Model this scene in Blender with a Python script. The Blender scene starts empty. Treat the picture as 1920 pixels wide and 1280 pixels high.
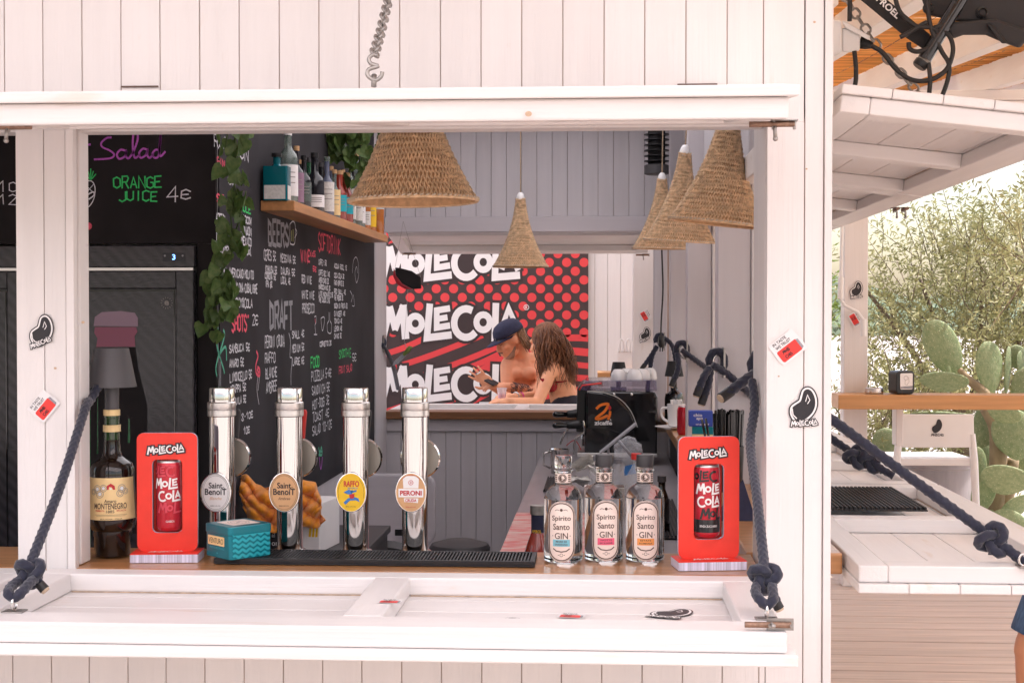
import bpy, bmesh, math, random
import numpy as np
from mathutils import Vector, Matrix, Euler
R = math.radians
random.seed(7)
SC = bpy.context.scene
COL = SC.collection

# ------------------------------------------------------------------ camera
F = 2667.0                       # focal length in photo pixels (50 mm on a 36 mm sensor)
CAMY, CAMZ = -2.786, 1.6
YAW, PITCH = R(3.54), R(1.07)
cam_data = bpy.data.cameras.new('camera')
cam_data.lens = 50.0; cam_data.sensor_width = 36.0
cam_data.clip_start = 0.05; cam_data.clip_end = 3000
cam = bpy.data.objects.new('camera', cam_data)
COL.objects.link(cam)
cam.location = (0, CAMY, CAMZ)
cam.rotation_euler = (R(90) - PITCH, 0, YAW)
SC.camera = cam
cam_data.dof.use_dof = False

# ------------------------------------------------------------------ sky, sun, exposure
SUN_EL, SUN_AZ = R(62), R(78)      # azimuth measured from +Y towards +X
w = bpy.data.worlds.new('World'); SC.world = w; w.use_nodes = True
nt = w.node_tree
sky = nt.nodes.new('ShaderNodeTexSky'); sky.sky_type = 'NISHITA'
sky.sun_disc = False; sky.sun_elevation = SUN_EL; sky.sun_rotation = SUN_AZ
sky.air_density = 1.3; sky.dust_density = 2.5; sky.ozone_density = 0.0
nt.nodes['Background'].inputs['Strength'].default_value = 0.15
nt.links.new(sky.outputs['Color'], nt.nodes['Background'].inputs['Color'])
sl = bpy.data.lights.new('sun', 'SUN'); sl.energy = 5.0; sl.angle = R(0.53); sl.color = (1.0, 0.93, 0.84)
sun = bpy.data.objects.new('sun', sl); COL.objects.link(sun)
sd = Vector((math.sin(SUN_AZ)*math.cos(SUN_EL), math.cos(SUN_AZ)*math.cos(SUN_EL), math.sin(SUN_EL)))
sun.rotation_euler = sd.to_track_quat('Z', 'Y').to_euler()
vs = SC.view_settings
SC.display_settings.display_device = 'sRGB'
vs.view_transform = 'Standard'; vs.look = 'None'; vs.gamma = 1.0; vs.use_curve_mapping = False
vs.exposure = 1.04
vs.use_white_balance = True; vs.white_balance_temperature = 6400; vs.white_balance_tint = 17
SC.cycles.use_denoising = True
SC.cycles.max_bounces = 10; SC.cycles.diffuse_bounces = 5; SC.cycles.transmission_bounces = 8
SC.cycles.caustics_reflective = False; SC.cycles.caustics_refractive = False
SC.cycles.sample_clamp_indirect = 6.0

# ------------------------------------------------------------------ pixel -> place
_rot = cam.rotation_euler.to_matrix()
def ray(px, py):
    return _rot @ Vector(((px - 960) / F, -(py - 640) / F, -1.0))
def P(px, py, d):                # point at depth d (along +Y from the camera)
    r = ray(px, py); t = d / r.y
    return Vector((r.x*t, CAMY + d, CAMZ + r.z*t))
def PZ(px, py, z):               # point on a level plane
    r = ray(px, py); t = (z - CAMZ) / r.z
    return Vector((r.x*t, CAMY + r.y*t, z))
def PX(px, py, x):               # point on a plane of constant X
    r = ray(px, py); t = x / r.x
    return Vector((x, CAMY + r.y*t, CAMZ + r.z*t))
def S(n, d): return n*d/F

# ------------------------------------------------------------------ mesh builder
class MB:
    def __init__(s): s.v = []; s.f = []
    def add(s, vs_, fs_):
        o = len(s.v); s.v.extend([tuple(q) for q in vs_]); s.f.extend([tuple(i+o for i in q) for q in fs_]); return s
    def box(s, x0, x1, y0, y1, z0, z1, M=None):
        vs_ = [Vector((x, y, z)) for z in (z0, z1) for y in (y0, y1) for x in (x0, x1)]
        if M is not None: vs_ = [M @ q for q in vs_]
        return s.add(vs_, [(0,2,3,1),(4,5,7,6),(0,1,5,4),(2,6,7,3),(0,4,6,2),(1,3,7,5)])
    def lathe(s, prof, n=24, M=None, cap=(True, True)):
        vs_ = []; fs_ = []
        for r, z in prof:
            for i in range(n):
                a = 2*math.pi*i/n; vs_.append(Vector((r*math.cos(a), r*math.sin(a), z)))
        for j in range(len(prof)-1):
            for i in range(n):
                k = (i+1) % n; fs_.append((j*n+i, j*n+k, (j+1)*n+k, (j+1)*n+i))
        if cap[0]: fs_.append(tuple(reversed(range(n))))
        if cap[1]: fs_.append(tuple(range((len(prof)-1)*n, len(prof)*n)))
        if M is not None: vs_ = [M @ q for q in vs_]
        return s.add(vs_, fs_)
    def tube(s, pts, r, n=8, cap=True, braid=0.0, closed=False):
        pts = [Vector(q) for q in pts]; m = len(pts)
        rr = r if isinstance(r, (list, tuple)) else [r]*m
        vs_ = []; fs_ = []; up = None; L = 0.0
        for i in range(m):
            if closed: t = pts[(i+1) % m] - pts[i-1]
            else: t = pts[min(i+1, m-1)] - pts[max(i-1, 0)]
            if t.length < 1e-9: t = Vector((0, 0, 1))
            t.normalize()
            if up is None:
                up = t.orthogonal().normalized()
            up = up - t*up.dot(t)
            if up.length < 1e-6: up = t.orthogonal()
            up.normalize(); b = t.cross(up)
            if i: L += (pts[i]-pts[i-1]).length
            for k in range(n):
                a = 2*math.pi*k/n; q = rr[i]
                if braid: q *= 1 + braid*math.sin(L/(rr[i]*0.30))*math.cos(4*a)
                vs_.append(pts[i] + (up*math.cos(a) + b*math.sin(a))*q)
        for i in range(m if closed else m-1):
            j = (i+1) % m
            for k in range(n):
                k2 = (k+1) % n; fs_.append((i*n+k, i*n+k2, j*n+k2, j*n+k))
        if cap and not closed:
            fs_.append(tuple(reversed(range(n)))); fs_.append(tuple(range((m-1)*n, m*n)))
        return s.add(vs_, fs_)
    def sphere(s, c, r, nu=16, nv=10, M=None):
        r = r if isinstance(r, (tuple, list)) else (r, r, r)
        c = Vector(c); vs_ = []; fs_ = []
        for j in range(nv+1):
            th = math.pi*j/nv
            for i in range(nu):
                a = 2*math.pi*i/nu
                q = Vector((r[0]*math.sin(th)*math.cos(a), r[1]*math.sin(th)*math.sin(a), r[2]*math.cos(th)))
                if M is not None: q = M @ q
                vs_.append(c + q)
        for j in range(nv):
            for i in range(nu):
                k = (i+1) % nu; fs_.append((j*nu+i, (j+1)*nu+i, (j+1)*nu+k, j*nu+k))
        return s.add(vs_, fs_)
    def capsule(s, p, q, r1, r2, n=12):
        p = Vector(p); q = Vector(q); t = q - p; L = t.length
        t = t.normalized() if L > 1e-9 else Vector((0, 0, 1))
        pts = []; rs = []
        for k in range(4): a = R(-84 + 28*k); pts.append(p + t*r1*math.sin(a)); rs.append(r1*math.cos(a))
        for k in range(4): a = R(28*k); pts.append(q + t*r2*math.sin(a)); rs.append(r2*math.cos(a))
        return s.tube(pts, rs, n)
    def prism(s, outline, h0, h1, fn):
        n = len(outline)
        a = [fn(u, v, h0) for u, v in outline]; b = [fn(u, v, h1) for u, v in outline]
        return s.add(a+b, [tuple(reversed(range(n))), tuple(range(n, 2*n))] + [(i, (i+1) % n, n+(i+1) % n, n+i) for i in range(n)])
    def poly(s, outline, fn, h=0.0):
        return s.add([fn(u, v, h) for u, v in outline], [tuple(range(len(outline)))])
    def disc(s, cu, cv, ru, rv, fn, h=0.0, n=24):
        return s.poly([(cu+ru*math.cos(2*math.pi*i/n), cv+rv*math.sin(2*math.pi*i/n)) for i in range(n)], fn, h)
    def ribbon(s, pl, w, fn, h=0.0, step=None, closed=False):
        pl = [Vector((q[0], q[1])) for q in pl]
        if closed: pl = pl + [pl[0]]
        if step:
            out = [pl[0]]
            for a, b in zip(pl, pl[1:]):
                k = max(1, int((b-a).length/step))
                for i in range(1, k+1): out.append(a.lerp(b, i/k))
            pl = out
        n = len(pl); vs_ = []
        for i in range(n):
            if closed: a = pl[i-1] if i else pl[-2]; c = pl[i+1] if i < n-1 else pl[1]
            else: a = pl[max(i-1, 0)]; c = pl[min(i+1, n-1)]
            d1 = pl[i]-a; d2 = c-pl[i]
            if d1.length < 1e-9: d1 = d2
            if d2.length < 1e-9: d2 = d1
            d1 = d1.normalized(); d2 = d2.normalized()
            n1 = Vector((-d1.y, d1.x)); n2 = Vector((-d2.y, d2.x)); m = n1+n2
            if m.length < 0.3: m = n1
            m.normalize(); k = min(1.9, 1/max(0.3, m.dot(n1)))
            off = m*(w/2*k)
            vs_.append(fn(pl[i].x+off.x, pl[i].y+off.y, h)); vs_.append(fn(pl[i].x-off.x, pl[i].y-off.y, h))
        return s.add(vs_, [(2*i, 2*i+1, 2*i+3, 2*i+2) for i in range(n-1)])
    def build(s, name, m, parent=None, smooth=False, bevel=0.0, M=None, seg=2, auto=None):
        me = bpy.data.meshes.new(name)
        vs_ = s.v if M is None else [tuple(M @ Vector(q)) for q in s.v]
        me.from_pydata(vs_, [], s.f); me.update()
        if smooth:
            for p in me.polygons: p.use_smooth = True
            if auto: me.set_sharp_from_angle(angle=R(auto))
        me.materials.append(MATS[m])
        o = bpy.data.objects.new(name, me); COL.objects.link(o)
        if parent is not None: o.parent = parent
        if bevel:
            b = o.modifiers.new('bevel', 'BEVEL'); b.width = bevel; b.segments = seg; b.limit_method = 'ANGLE'; b.angle_limit = R(40)
        return o

def tag(o, label=None, cat=None, group=None, kind=None):
    if label: o['label'] = label
    if cat: o['category'] = cat
    if group: o['group'] = group
    if kind: o['kind'] = kind
    return o
def thing(name, label, cat, loc=(0, 0, 0), rot=(0, 0, 0), group=None):
    o = bpy.data.objects.new(name, None); COL.objects.link(o); o.empty_display_size = 0.05
    o.location = loc; o.rotation_euler = rot
    return tag(o, label, cat, group)
def part(name, parent, loc=(0, 0, 0), rot=(0, 0, 0)):
    o = bpy.data.objects.new(name, None); COL.objects.link(o); o.parent = parent
    o.location = loc; o.rotation_euler = rot; o.empty_display_size = 0.05
    return o
def kids(o): return [c for c in bpy.data.objects if c.parent == o]
def copy_tree(o, parent=None):
    c = o.copy(); COL.objects.link(c); c.parent = parent
    for ch in kids(o): copy_tree(ch, c)
    return c
def Tm(x, y, z): return Matrix.Translation((x, y, z))
def Rm(a, ax): return Matrix.Rotation(R(a), 4, ax)

def plane(o, ux, uy):
    o = Vector(o); ux = Vector(ux).normalized(); uy = Vector(uy).normalized(); nn = ux.cross(uy)
    return lambda u, v, h=0.0: o + ux*u + uy*v + nn*h
FRONT = lambda x, y, z: plane((x, y, z), (1, 0, 0), (0, 0, 1))         # faces -Y
def cylmap(r, z0=0.0, a0=0.0, cx=0.0, cy=0.0, rf=None):
    def fn(u, v, h=0.0):
        q = rf(v+z0) if rf else r
        a = a0 + u/r
        return Vector((cx+(q+h)*math.sin(a), cy-(q+h)*math.cos(a), z0+v))
    return fn

# ------------------------------------------------------------------ materials
MATS = {}
def lin(c):
    return tuple(((q/255)/12.92 if q/255 <= 0.04045 else ((q/255+0.055)/1.055)**2.4) for q in c)
def mat(name, col, rough=0.5, metal=0.0, var=0.06, vs_=(8, 8, 8), bump=0.0, bs=(60, 60, 60), spec=0.5, trans=0.0, ior=1.45,
        col2=None, coat=0.0, emit=None, transl=0.0, rnd=0.0, stain=None, sheen=0.0, dist=0.002, alpha=1.0, sss=0.0):
    m = bpy.data.materials.new(name); m.use_nodes = True; MATS[name] = m
    N = m.node_tree.nodes; Lk = m.node_tree.links
    b = N['Principled BSDF']
    b.inputs['Roughness'].default_value = rough; b.inputs['Metallic'].default_value = metal
    b.inputs['IOR'].default_value = ior; b.inputs['Transmission Weight'].default_value = trans
    b.inputs['Specular IOR Level'].default_value = spec; b.inputs['Coat Weight'].default_value = coat
    b.inputs['Sheen Weight'].default_value = sheen; b.inputs['Alpha'].default_value = alpha
    if sss: b.inputs['Subsurface Weight'].default_value = sss; b.inputs['Subsurface Radius'].default_value = (0.02, 0.008, 0.005)
    c1 = tuple(col)+(1,)
    tc = N.new('ShaderNodeTexCoord')
    def noise(scale, detail=4.0):
        mp = N.new('ShaderNodeMapping'); mp.inputs['Scale'].default_value = scale
        Lk.new(tc.outputs['Object'], mp.inputs['Vector'])
        n = N.new('ShaderNodeTexNoise'); n.inputs['Scale'].default_value = 1.0; n.inputs['Detail'].default_value = detail
        Lk.new(mp.outputs['Vector'], n.inputs['Vector']); return n.outputs['Fac']
    if var or col2 is not None or rnd or stain:
        a = tuple(q*(1-var) for q in col) if col2 is None else tuple(col)
        c = tuple(min(1, q*(1+var)) for q in col) if col2 is None else tuple(col2)
        rp = N.new('ShaderNodeValToRGB'); rp.color_ramp.elements[0].position = 0.3; rp.color_ramp.elements[1].position = 0.7
        rp.color_ramp.elements[0].color = a+(1,); rp.color_ramp.elements[1].color = c+(1,)
        Lk.new(noise(vs_), rp.inputs['Fac']); out = rp.outputs['Color']
        if stain:
            r2 = N.new('ShaderNodeValToRGB'); r2.color_ramp.elements[0].position = stain[2]; r2.color_ramp.elements[1].position = stain[2]+0.12
            r2.color_ramp.elements[0].color = (0, 0, 0, 1); r2.color_ramp.elements[1].color = (stain[3],)*3+(1,)
            Lk.new(noise(stain[1], 6), r2.inputs['Fac'])
            mx = N.new('ShaderNodeMix'); mx.data_type = 'RGBA'; mx.blend_type = 'MIX'
            Lk.new(r2.outputs['Color'], mx.inputs[0]); Lk.new(out, mx.inputs[6]); mx.inputs[7].default_value = tuple(stain[0])+(1,)
            out = mx.outputs[2]
        if rnd:
            oi = N.new('ShaderNodeObjectInfo'); hs = N.new('ShaderNodeHueSaturation')
            mr = N.new('ShaderNodeMapRange'); mr.inputs['To Min'].default_value = 1-rnd; mr.inputs['To Max'].default_value = 1+rnd
            Lk.new(oi.outputs['Random'], mr.inputs['Value']); Lk.new(mr.outputs['Result'], hs.inputs['Value']); Lk.new(out, hs.inputs['Color'])
            out = hs.outputs['Color']
        Lk.new(out, b.inputs['Base Color'])
    else:
        out = None; b.inputs['Base Color'].default_value = c1
    if bump:
        bp = N.new('ShaderNodeBump'); bp.inputs['Strength'].default_value = bump; bp.inputs['Distance'].default_value = dist
        Lk.new(noise(bs, 6), bp.inputs['Height']); Lk.new(bp.outputs['Normal'], b.inputs['Normal'])
    if emit: b.inputs['Emission Color'].default_value = tuple(emit[0])+(1,); b.inputs['Emission Strength'].default_value = emit[1]
    if transl:
        t = N.new('ShaderNodeBsdfTranslucent'); mx = N.new('ShaderNodeMixShader'); mx.inputs[0].default_value = transl
        if out is not None: Lk.new(out, t.inputs['Color'])
        else: t.inputs['Color'].default_value = c1
        o = N['Material Output']; Lk.new(b.outputs[0], mx.inputs[1]); Lk.new(t.outputs[0], mx.inputs[2]); Lk.new(mx.outputs[0], o.inputs['Surface'])
    return m
WH = (0.75, 0.72, 0.705)
mat('white_v', WH, 0.45, var=0.025, vs_=(30, 30, 2), bump=0.45, bs=(160, 160, 4), rnd=0.03, stain=((0.62, 0.5, 0.4), (25, 25, 9), 0.68, 0.35))
mat('white_h', WH, 0.42, var=0.03, vs_=(2, 30, 30), bump=0.45, bs=(4, 160, 160), rnd=0.03, stain=((0.62, 0.5, 0.38), (6, 24, 24), 0.64, 0.4))
mat('white_y', WH, 0.42, var=0.03, vs_=(30, 2, 30), bump=0.25, bs=(180, 5, 180), rnd=0.02, stain=((0.62, 0.5, 0.38), (24, 6, 24), 0.64, 0.4))
mat('gap', (0.46, 0.36, 0.31), 0.9, var=0.2)
mat('grime', (0.55, 0.40, 0.28), 0.9, var=0.3, vs_=(60, 60, 60))
mat('grey_v', (0.55, 0.525, 0.545), 0.5, var=0.04, vs_=(25, 25, 2), bump=0.2, bs=(160, 160, 6), rnd=0.04)
mat('grey_h', (0.53, 0.50, 0.525), 0.5, var=0.04, vs_=(2, 25, 25), bump=0.2, bs=(6, 160, 160))
mat('lilac_post', (0.56, 0.53, 0.55), 0.45, var=0.03, vs_=(25, 25, 2), bump=0.2, bs=(160, 160, 6), stain=((0.45, 0.3, 0.2), (14, 14, 10), 0.70, 0.6))
mat('ceiling_paint', (0.76, 0.74, 0.73), 0.6)
mat('floor_lino', (0.36, 0.33, 0.31), 0.5, var=0.1)
mat('counter_wood', (0.46, 0.22, 0.085), 0.28, var=0.25, vs_=(3, 40, 40), bump=0.15, bs=(6, 120, 120), coat=0.3)
mat('shelf_wood', (0.50, 0.235, 0.09), 0.4, var=0.18, vs_=(40, 3, 40), bump=0.15, bs=(120, 6, 120))
mat('table_wood', (0.55, 0.28, 0.11), 0.4, var=0.15, vs_=(2, 30, 30), bump=0.2, bs=(5, 100, 100))
mat('sill_wood', (0.24, 0.105, 0.045), 0.4, var=0.2, vs_=(3, 40, 40), bump=0.15)
mat('board_black', (0.021, 0.018, 0.019), 0.7, var=0.25, vs_=(5, 5, 5), spec=0.15)
mat('chalkboard', (0.034, 0.032, 0.036), 0.75, var=0.3, vs_=(3, 3, 2.2), spec=0.15)
for n_, c_ in (('chalk_white', (215, 215, 220)), ('chalk_pink', (235, 95, 115)), ('chalk_green', (60, 205, 110)), ('chalk_purple', (185, 95, 190)),
               ('chalk_yellow', (200, 205, 130)), ('chalk_teal', (90, 180, 150)), ('chalk_grey', (150, 150, 155))):
    mat(n_, lin(c_), 0.9, var=0.22, vs_=(260, 260, 260))
mat('black_plastic', (0.012, 0.012, 0.013), 0.35, var=0.1)
mat('black_gloss', (0.006, 0.006, 0.007), 0.08, var=0, coat=0.6)
mat('black_matte', (0.016, 0.015, 0.016), 0.7, var=0.15, bump=0.2, bs=(300, 300, 300))
mat('charcoal', (0.05, 0.047, 0.05), 0.5, var=0.1)
mat('shade_grey', (0.075, 0.07, 0.075), 0.42, var=0.06)
mat('rubber', (0.016, 0.015, 0.017), 0.55, var=0.15)
mat('fridge_door', (0.030, 0.028, 0.033), 0.2, var=0.1, bump=0.3, bs=(90, 30, 160))
mat('chrome', (0.64, 0.62, 0.60), 0.06, 1.0, var=0)
mat('brushed', (0.62, 0.60, 0.58), 0.3, 1.0, var=0.08, vs_=(3, 3, 200))
mat('galv', (0.36, 0.34, 0.32), 0.42, 1.0, var=0.15, vs_=(60, 60, 60), bump=0.2, bs=(200, 200, 200))
mat('rust_pin', (0.28, 0.18, 0.13), 0.5, 0.8, var=0.3, vs_=(90, 90, 90))
mat('rope', (0.015, 0.017, 0.036), 0.8, var=0.25, vs_=(160, 160, 160), bump=0.4, bs=(500, 500, 500), sheen=0.3)
mat('rope_tape', (0.02, 0.018, 0.018), 0.45, var=0.2)
mat('rope_core', (0.55, 0.42, 0.30), 0.9, var=0.2)
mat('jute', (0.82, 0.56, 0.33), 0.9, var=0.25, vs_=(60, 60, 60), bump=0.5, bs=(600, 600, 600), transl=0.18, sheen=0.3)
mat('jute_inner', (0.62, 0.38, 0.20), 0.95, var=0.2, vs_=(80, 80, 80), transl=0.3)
mat('jute_trim', (0.62, 0.50, 0.38), 0.9, var=0.1)
mat('cord_cloth', (0.35, 0.26, 0.18), 0.9, var=0.2, vs_=(200, 200, 200))
mat('white_plastic', (0.78, 0.77, 0.76), 0.35, var=0.02)
mat('ceramic', (0.78, 0.76, 0.75), 0.15, var=0.0, coat=0.3)
mat('paper_white', (0.80, 0.78, 0.77), 0.8, var=0.03)
mat('card_edge', (0.62, 0.60, 0.74), 0.8, var=0.35, vs_=(320, 320, 2))
mat('red_card', lin((232, 58, 42)), 0.45, var=0.05, vs_=(30, 30, 30))
mat('red_print', lin((225, 62, 55)), 0.5, var=0.03)
mat('red_dark', lin((150, 25, 38)), 0.4, var=0.05)
mat('ink', (0.022, 0.020, 0.024), 0.5, var=0.0)
mat('ink_white', (0.82, 0.80, 0.79), 0.5, var=0.0)
mat('ink_grey', (0.30, 0.27, 0.25), 0.6, var=0.0)
mat('ink_red', lin((190, 45, 50)), 0.5, var=0.0)
mat('ink_brown', (0.10, 0.055, 0.04), 0.5, var=0.0)
mat('ink_blue', lin((60, 120, 185)), 0.5, var=0.0)
mat('ink_tan', lin((206, 160, 115)), 0.5, var=0.03)
mat('ink_gold', lin((215, 170, 90)), 0.4, var=0.0)
mat('ink_orange', lin((238, 120, 30)), 0.4, var=0.0)
mat('sticker_film', (0.78, 0.76, 0.76), 0.35, var=0.0)
mat('can_red', lin((190, 32, 48)), 0.25, 0.3, var=0.05, coat=0.4)
mat('can_black', (0.015, 0.014, 0.016), 0.25, 0.2, var=0.0, coat=0.4)
mat('can_ghost', lin((205, 70, 85)), 0.3, 0.2, var=0.0)
mat('banner_red', lin((224, 70, 72)), 0.6, var=0.02)
mat('banner_dark', lin((68, 54, 54)), 0.6, var=0.08, vs_=(3, 3, 3), bump=0.15, bs=(4, 4, 5), dist=0.02)
mat('banner_ink', lin((60, 48, 48)), 0.6, var=0)
mat('teal_tin', lin((0, 122, 136)), 0.3, 0.35, var=0.05, coat=0.3)
mat('teal_light', lin((40, 175, 190)), 0.3, 0.2, var=0.0)
mat('cream_label', lin((236, 206, 150)), 0.55, var=0.05, vs_=(40, 40, 40))
mat('gin_label', lin((240, 222, 212)), 0.6, var=0.02)
mat('gin_blue', lin((130, 195, 210)), 0.6, var=0.0)
mat('gin_pink', lin((238, 105, 135)), 0.6, var=0.0)
mat('gin_orange', lin((240, 160, 90)), 0.6, var=0.0)
mat('glass_clear', (0.96, 0.98, 0.98), 0.0, var=0, trans=1.0, ior=1.36)
mat('glass_thin', (0.9, 0.92, 0.93), 0.04, var=0, alpha=0.22, ior=1.45)
mat('glass_brown', (0.012, 0.006, 0.004), 0.06, var=0, coat=0.5)
mat('glass_neck', (0.02, 0.05, 0.015), 0.06, var=0, coat=0.5)
mat('glass_green', (0.03, 0.16, 0.07), 0.08, var=0, trans=0.4, coat=0.3)
mat('glass_pale', (0.38, 0.48, 0.43), 0.06, var=0, trans=0.7, coat=0.3)
mat('glass_teal', (0.0, 0.16, 0.20), 0.08, var=0, trans=0.3, coat=0.3)
mat('glass_dark', (0.012, 0.012, 0.016), 0.08, var=0, coat=0.4)
mat('glass_blue', (0.16, 0.18, 0.26), 0.1, var=0, trans=0.3)
mat('liquor_red', (0.30, 0.035, 0.02), 0.1, var=0, coat=0.4)
mat('liquor_amber', (0.42, 0.13, 0.02), 0.1, var=0, coat=0.4)
mat('cork', (0.50, 0.30, 0.15), 0.8, var=0.2, vs_=(200, 200, 200))
mat('label_paper', (0.66, 0.64, 0.60), 0.7, var=0.12, vs_=(120, 120, 120))
mat('label_yellow', lin((235, 190, 40)), 0.6, var=0.1)
mat('smoke_plastic', (0.14, 0.11, 0.22), 0.08, var=0, alpha=0.55, coat=0.4)
mat('film_clear', (0.75, 0.77, 0.82), 0.08, var=0, alpha=0.30, bump=0.6, bs=(60, 60, 60), dist=0.01)
mat('cloth_orange', lin((222, 140, 45)), 0.9, var=0.14, vs_=(90, 90, 6), bump=0.4, bs=(500, 500, 500), sheen=0.3, spec=0.05)
mat('worktop', (0.30, 0.285, 0.30), 0.3, var=0.12, vs_=(20, 4, 4))
mat('worn_red', lin((205, 90, 88)), 0.5, var=0.1, col2=(0.62, 0.50, 0.45), vs_=(14, 42, 4))
mat('skin_man', lin((226, 158, 120)), 0.5, var=0.07, vs_=(14, 14, 14), sss=0.08)
mat('skin_woman', lin((234, 168, 128)), 0.5, var=0.06, vs_=(14, 14, 14), sss=0.08)
mat('tattoo', (0.14, 0.10, 0.10), 0.6, var=0.0)
mat('stubble', (0.30, 0.17, 0.11), 0.8, var=0.3, vs_=(300, 300, 300))
mat('hair_man', (0.20, 0.095, 0.04), 0.55, var=0.35, vs_=(150, 150, 8))
mat('hair_woman', (0.09, 0.030, 0.012), 0.5, var=0.0, col2=(0.26, 0.10, 0.035), vs_=(60, 60, 4))
mat('cap_navy', (0.022, 0.024, 0.055), 0.85, var=0.12, vs_=(60, 60, 60), bump=0.3, bs=(500, 500, 500))
mat('bikini', lin((150, 14, 30)), 0.7, var=0.1)
mat('shorts_dark', (0.022, 0.022, 0.032), 0.85, var=0.2)
mat('denim', (0.075, 0.14, 0.26), 0.9, var=0.3, vs_=(120, 120, 20), bump=0.4, bs=(600, 600, 600))
mat('lips', lin((175, 90, 80)), 0.5, var=0)
mat('leaf_ivy', (0.045, 0.12, 0.025), 0.45, var=0.0, col2=(0.16, 0.22, 0.07), vs_=(3, 3, 3), transl=0.15, rnd=0.25)
mat('ivy_stem', (0.06, 0.10, 0.03), 0.7)
mat('leaf_olive', (0.22, 0.23, 0.09), 0.5, var=0.0, col2=(0.42, 0.40, 0.20), vs_=(2.5, 2.5, 2.5), transl=0.3)
mat('leaf_reed', (0.16, 0.26, 0.05), 0.5, var=0.0, col2=(0.30, 0.34, 0.10), vs_=(3, 3, 3), transl=0.35)
mat('bark', (0.16, 0.12, 0.085), 0.9, var=0.3, vs_=(20, 20, 6), bump=0.6)
mat('cactus', (0.16, 0.23, 0.10), 0.5, var=0.0, col2=(0.27, 0.32, 0.17), vs_=(6, 6, 6), bump=0.35, bs=(22, 22, 22), dist=0.02, rnd=0.15)
mat('cactus_old', (0.26, 0.20, 0.12), 0.8, var=0.3, vs_=(14, 14, 6), bump=0.6)
mat('spine', (0.62, 0.60, 0.45), 0.7, var=0)
mat('sand', (0.40, 0.36, 0.32), 0.95, var=0.15, vs_=(0.7, 0.7, 0.7), bump=0.5, bs=(12, 12, 12), dist=0.02)
mat('gravel_road', (0.62, 0.57, 0.52), 0.95, var=0.08, vs_=(1, 1, 1))
mat('hill_green', (0.09, 0.12, 0.07), 0.95, var=0.4, vs_=(0.3, 0.3, 0.3))
mat('deck', (0.56, 0.45, 0.38), 0.7, var=0.14, vs_=(1.5, 25, 25), bump=0.4, bs=(4, 90, 90), rnd=0.07)
mat('reed', (0.66, 0.40, 0.16), 0.7, var=0.5, vs_=(2, 110, 110), transl=0.5, rnd=0.1)
mat('light_diffusing_cloth', (0.86, 0.83, 0.82), 0.8, var=0.02, transl=0.66)  # for the cloths added to diffuse sun before and behind the kiosk
mat('added_opal_panel', (0.80, 0.79, 0.78), 0.6, var=0.0, transl=0.66)  # for the panel added to the roof to brighten the interior
mat('diffuser_sheet_mat', (0.92, 0.80, 0.62), 0.8, var=0.2, vs_=(2, 90, 90), transl=0.78)  # for the translucent sheet added over the reeds to even out sun streaks
mat('speaker_black', (0.022, 0.021, 0.023), 0.6, var=0.1, bump=0.25, bs=(400, 400, 400))
mat('cable', (0.018, 0.016, 0.016), 0.5, var=0)
mat('lcd', (0.01, 0.01, 0.02), 0.2, var=0)
mat('lcd_digit', (0.1, 0.3, 1.0), 0.4, var=0, emit=((0.15, 0.4, 1.0), 2.5))
mat('print_lilac', lin((150, 120, 140)), 0.25, var=0.0)
mat('print_rose', lin((140, 60, 90)), 0.25, var=0.0)
mat('box_blue', lin((50, 75, 165)), 0.5, var=0.0)
mat('green_glow_paint', (0.01, 0.10, 0.03), 0.2, var=0.6, vs_=(60, 60, 60))  # unlit green standing in for light on the fridge glass
mat('fan_steel', (0.35, 0.32, 0.28), 0.4, 0.7, var=0.1)
mat('tyre_grey', (0.03, 0.03, 0.032), 0.6, var=0.2)
mat('cup_clear', (0.85, 0.78, 0.80), 0.1, var=0, alpha=0.45)
mat('pink_band', lin((235, 90, 150)), 0.5, var=0)

def weave(name, c2):                                      # fine diagonal carbon-fibre weave on the fridge doors
    N = MATS[name].node_tree.nodes; Lk = MATS[name].node_tree.links; b = N['Principled BSDF']
    src = b.inputs['Base Color'].links[0].from_socket
    tc = N.new('ShaderNodeTexCoord'); wv = N.new('ShaderNodeTexWave'); wv.wave_type = 'BANDS'; wv.bands_direction = 'DIAGONAL'; wv.inputs['Scale'].default_value = 16; wv.inputs['Distortion'].default_value = 0.6; wv.inputs['Detail Scale'].default_value = 3
    Lk.new(tc.outputs['Object'], wv.inputs['Vector'])
    mx = N.new('ShaderNodeMix'); mx.data_type = 'RGBA'; Lk.new(wv.outputs['Fac'], mx.inputs[0]); Lk.new(src, mx.inputs[6]); mx.inputs[7].default_value = c2+(1,); Lk.new(mx.outputs[2], b.inputs['Base Color'])
weave('fridge_door', (0.045, 0.042, 0.05))

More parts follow.
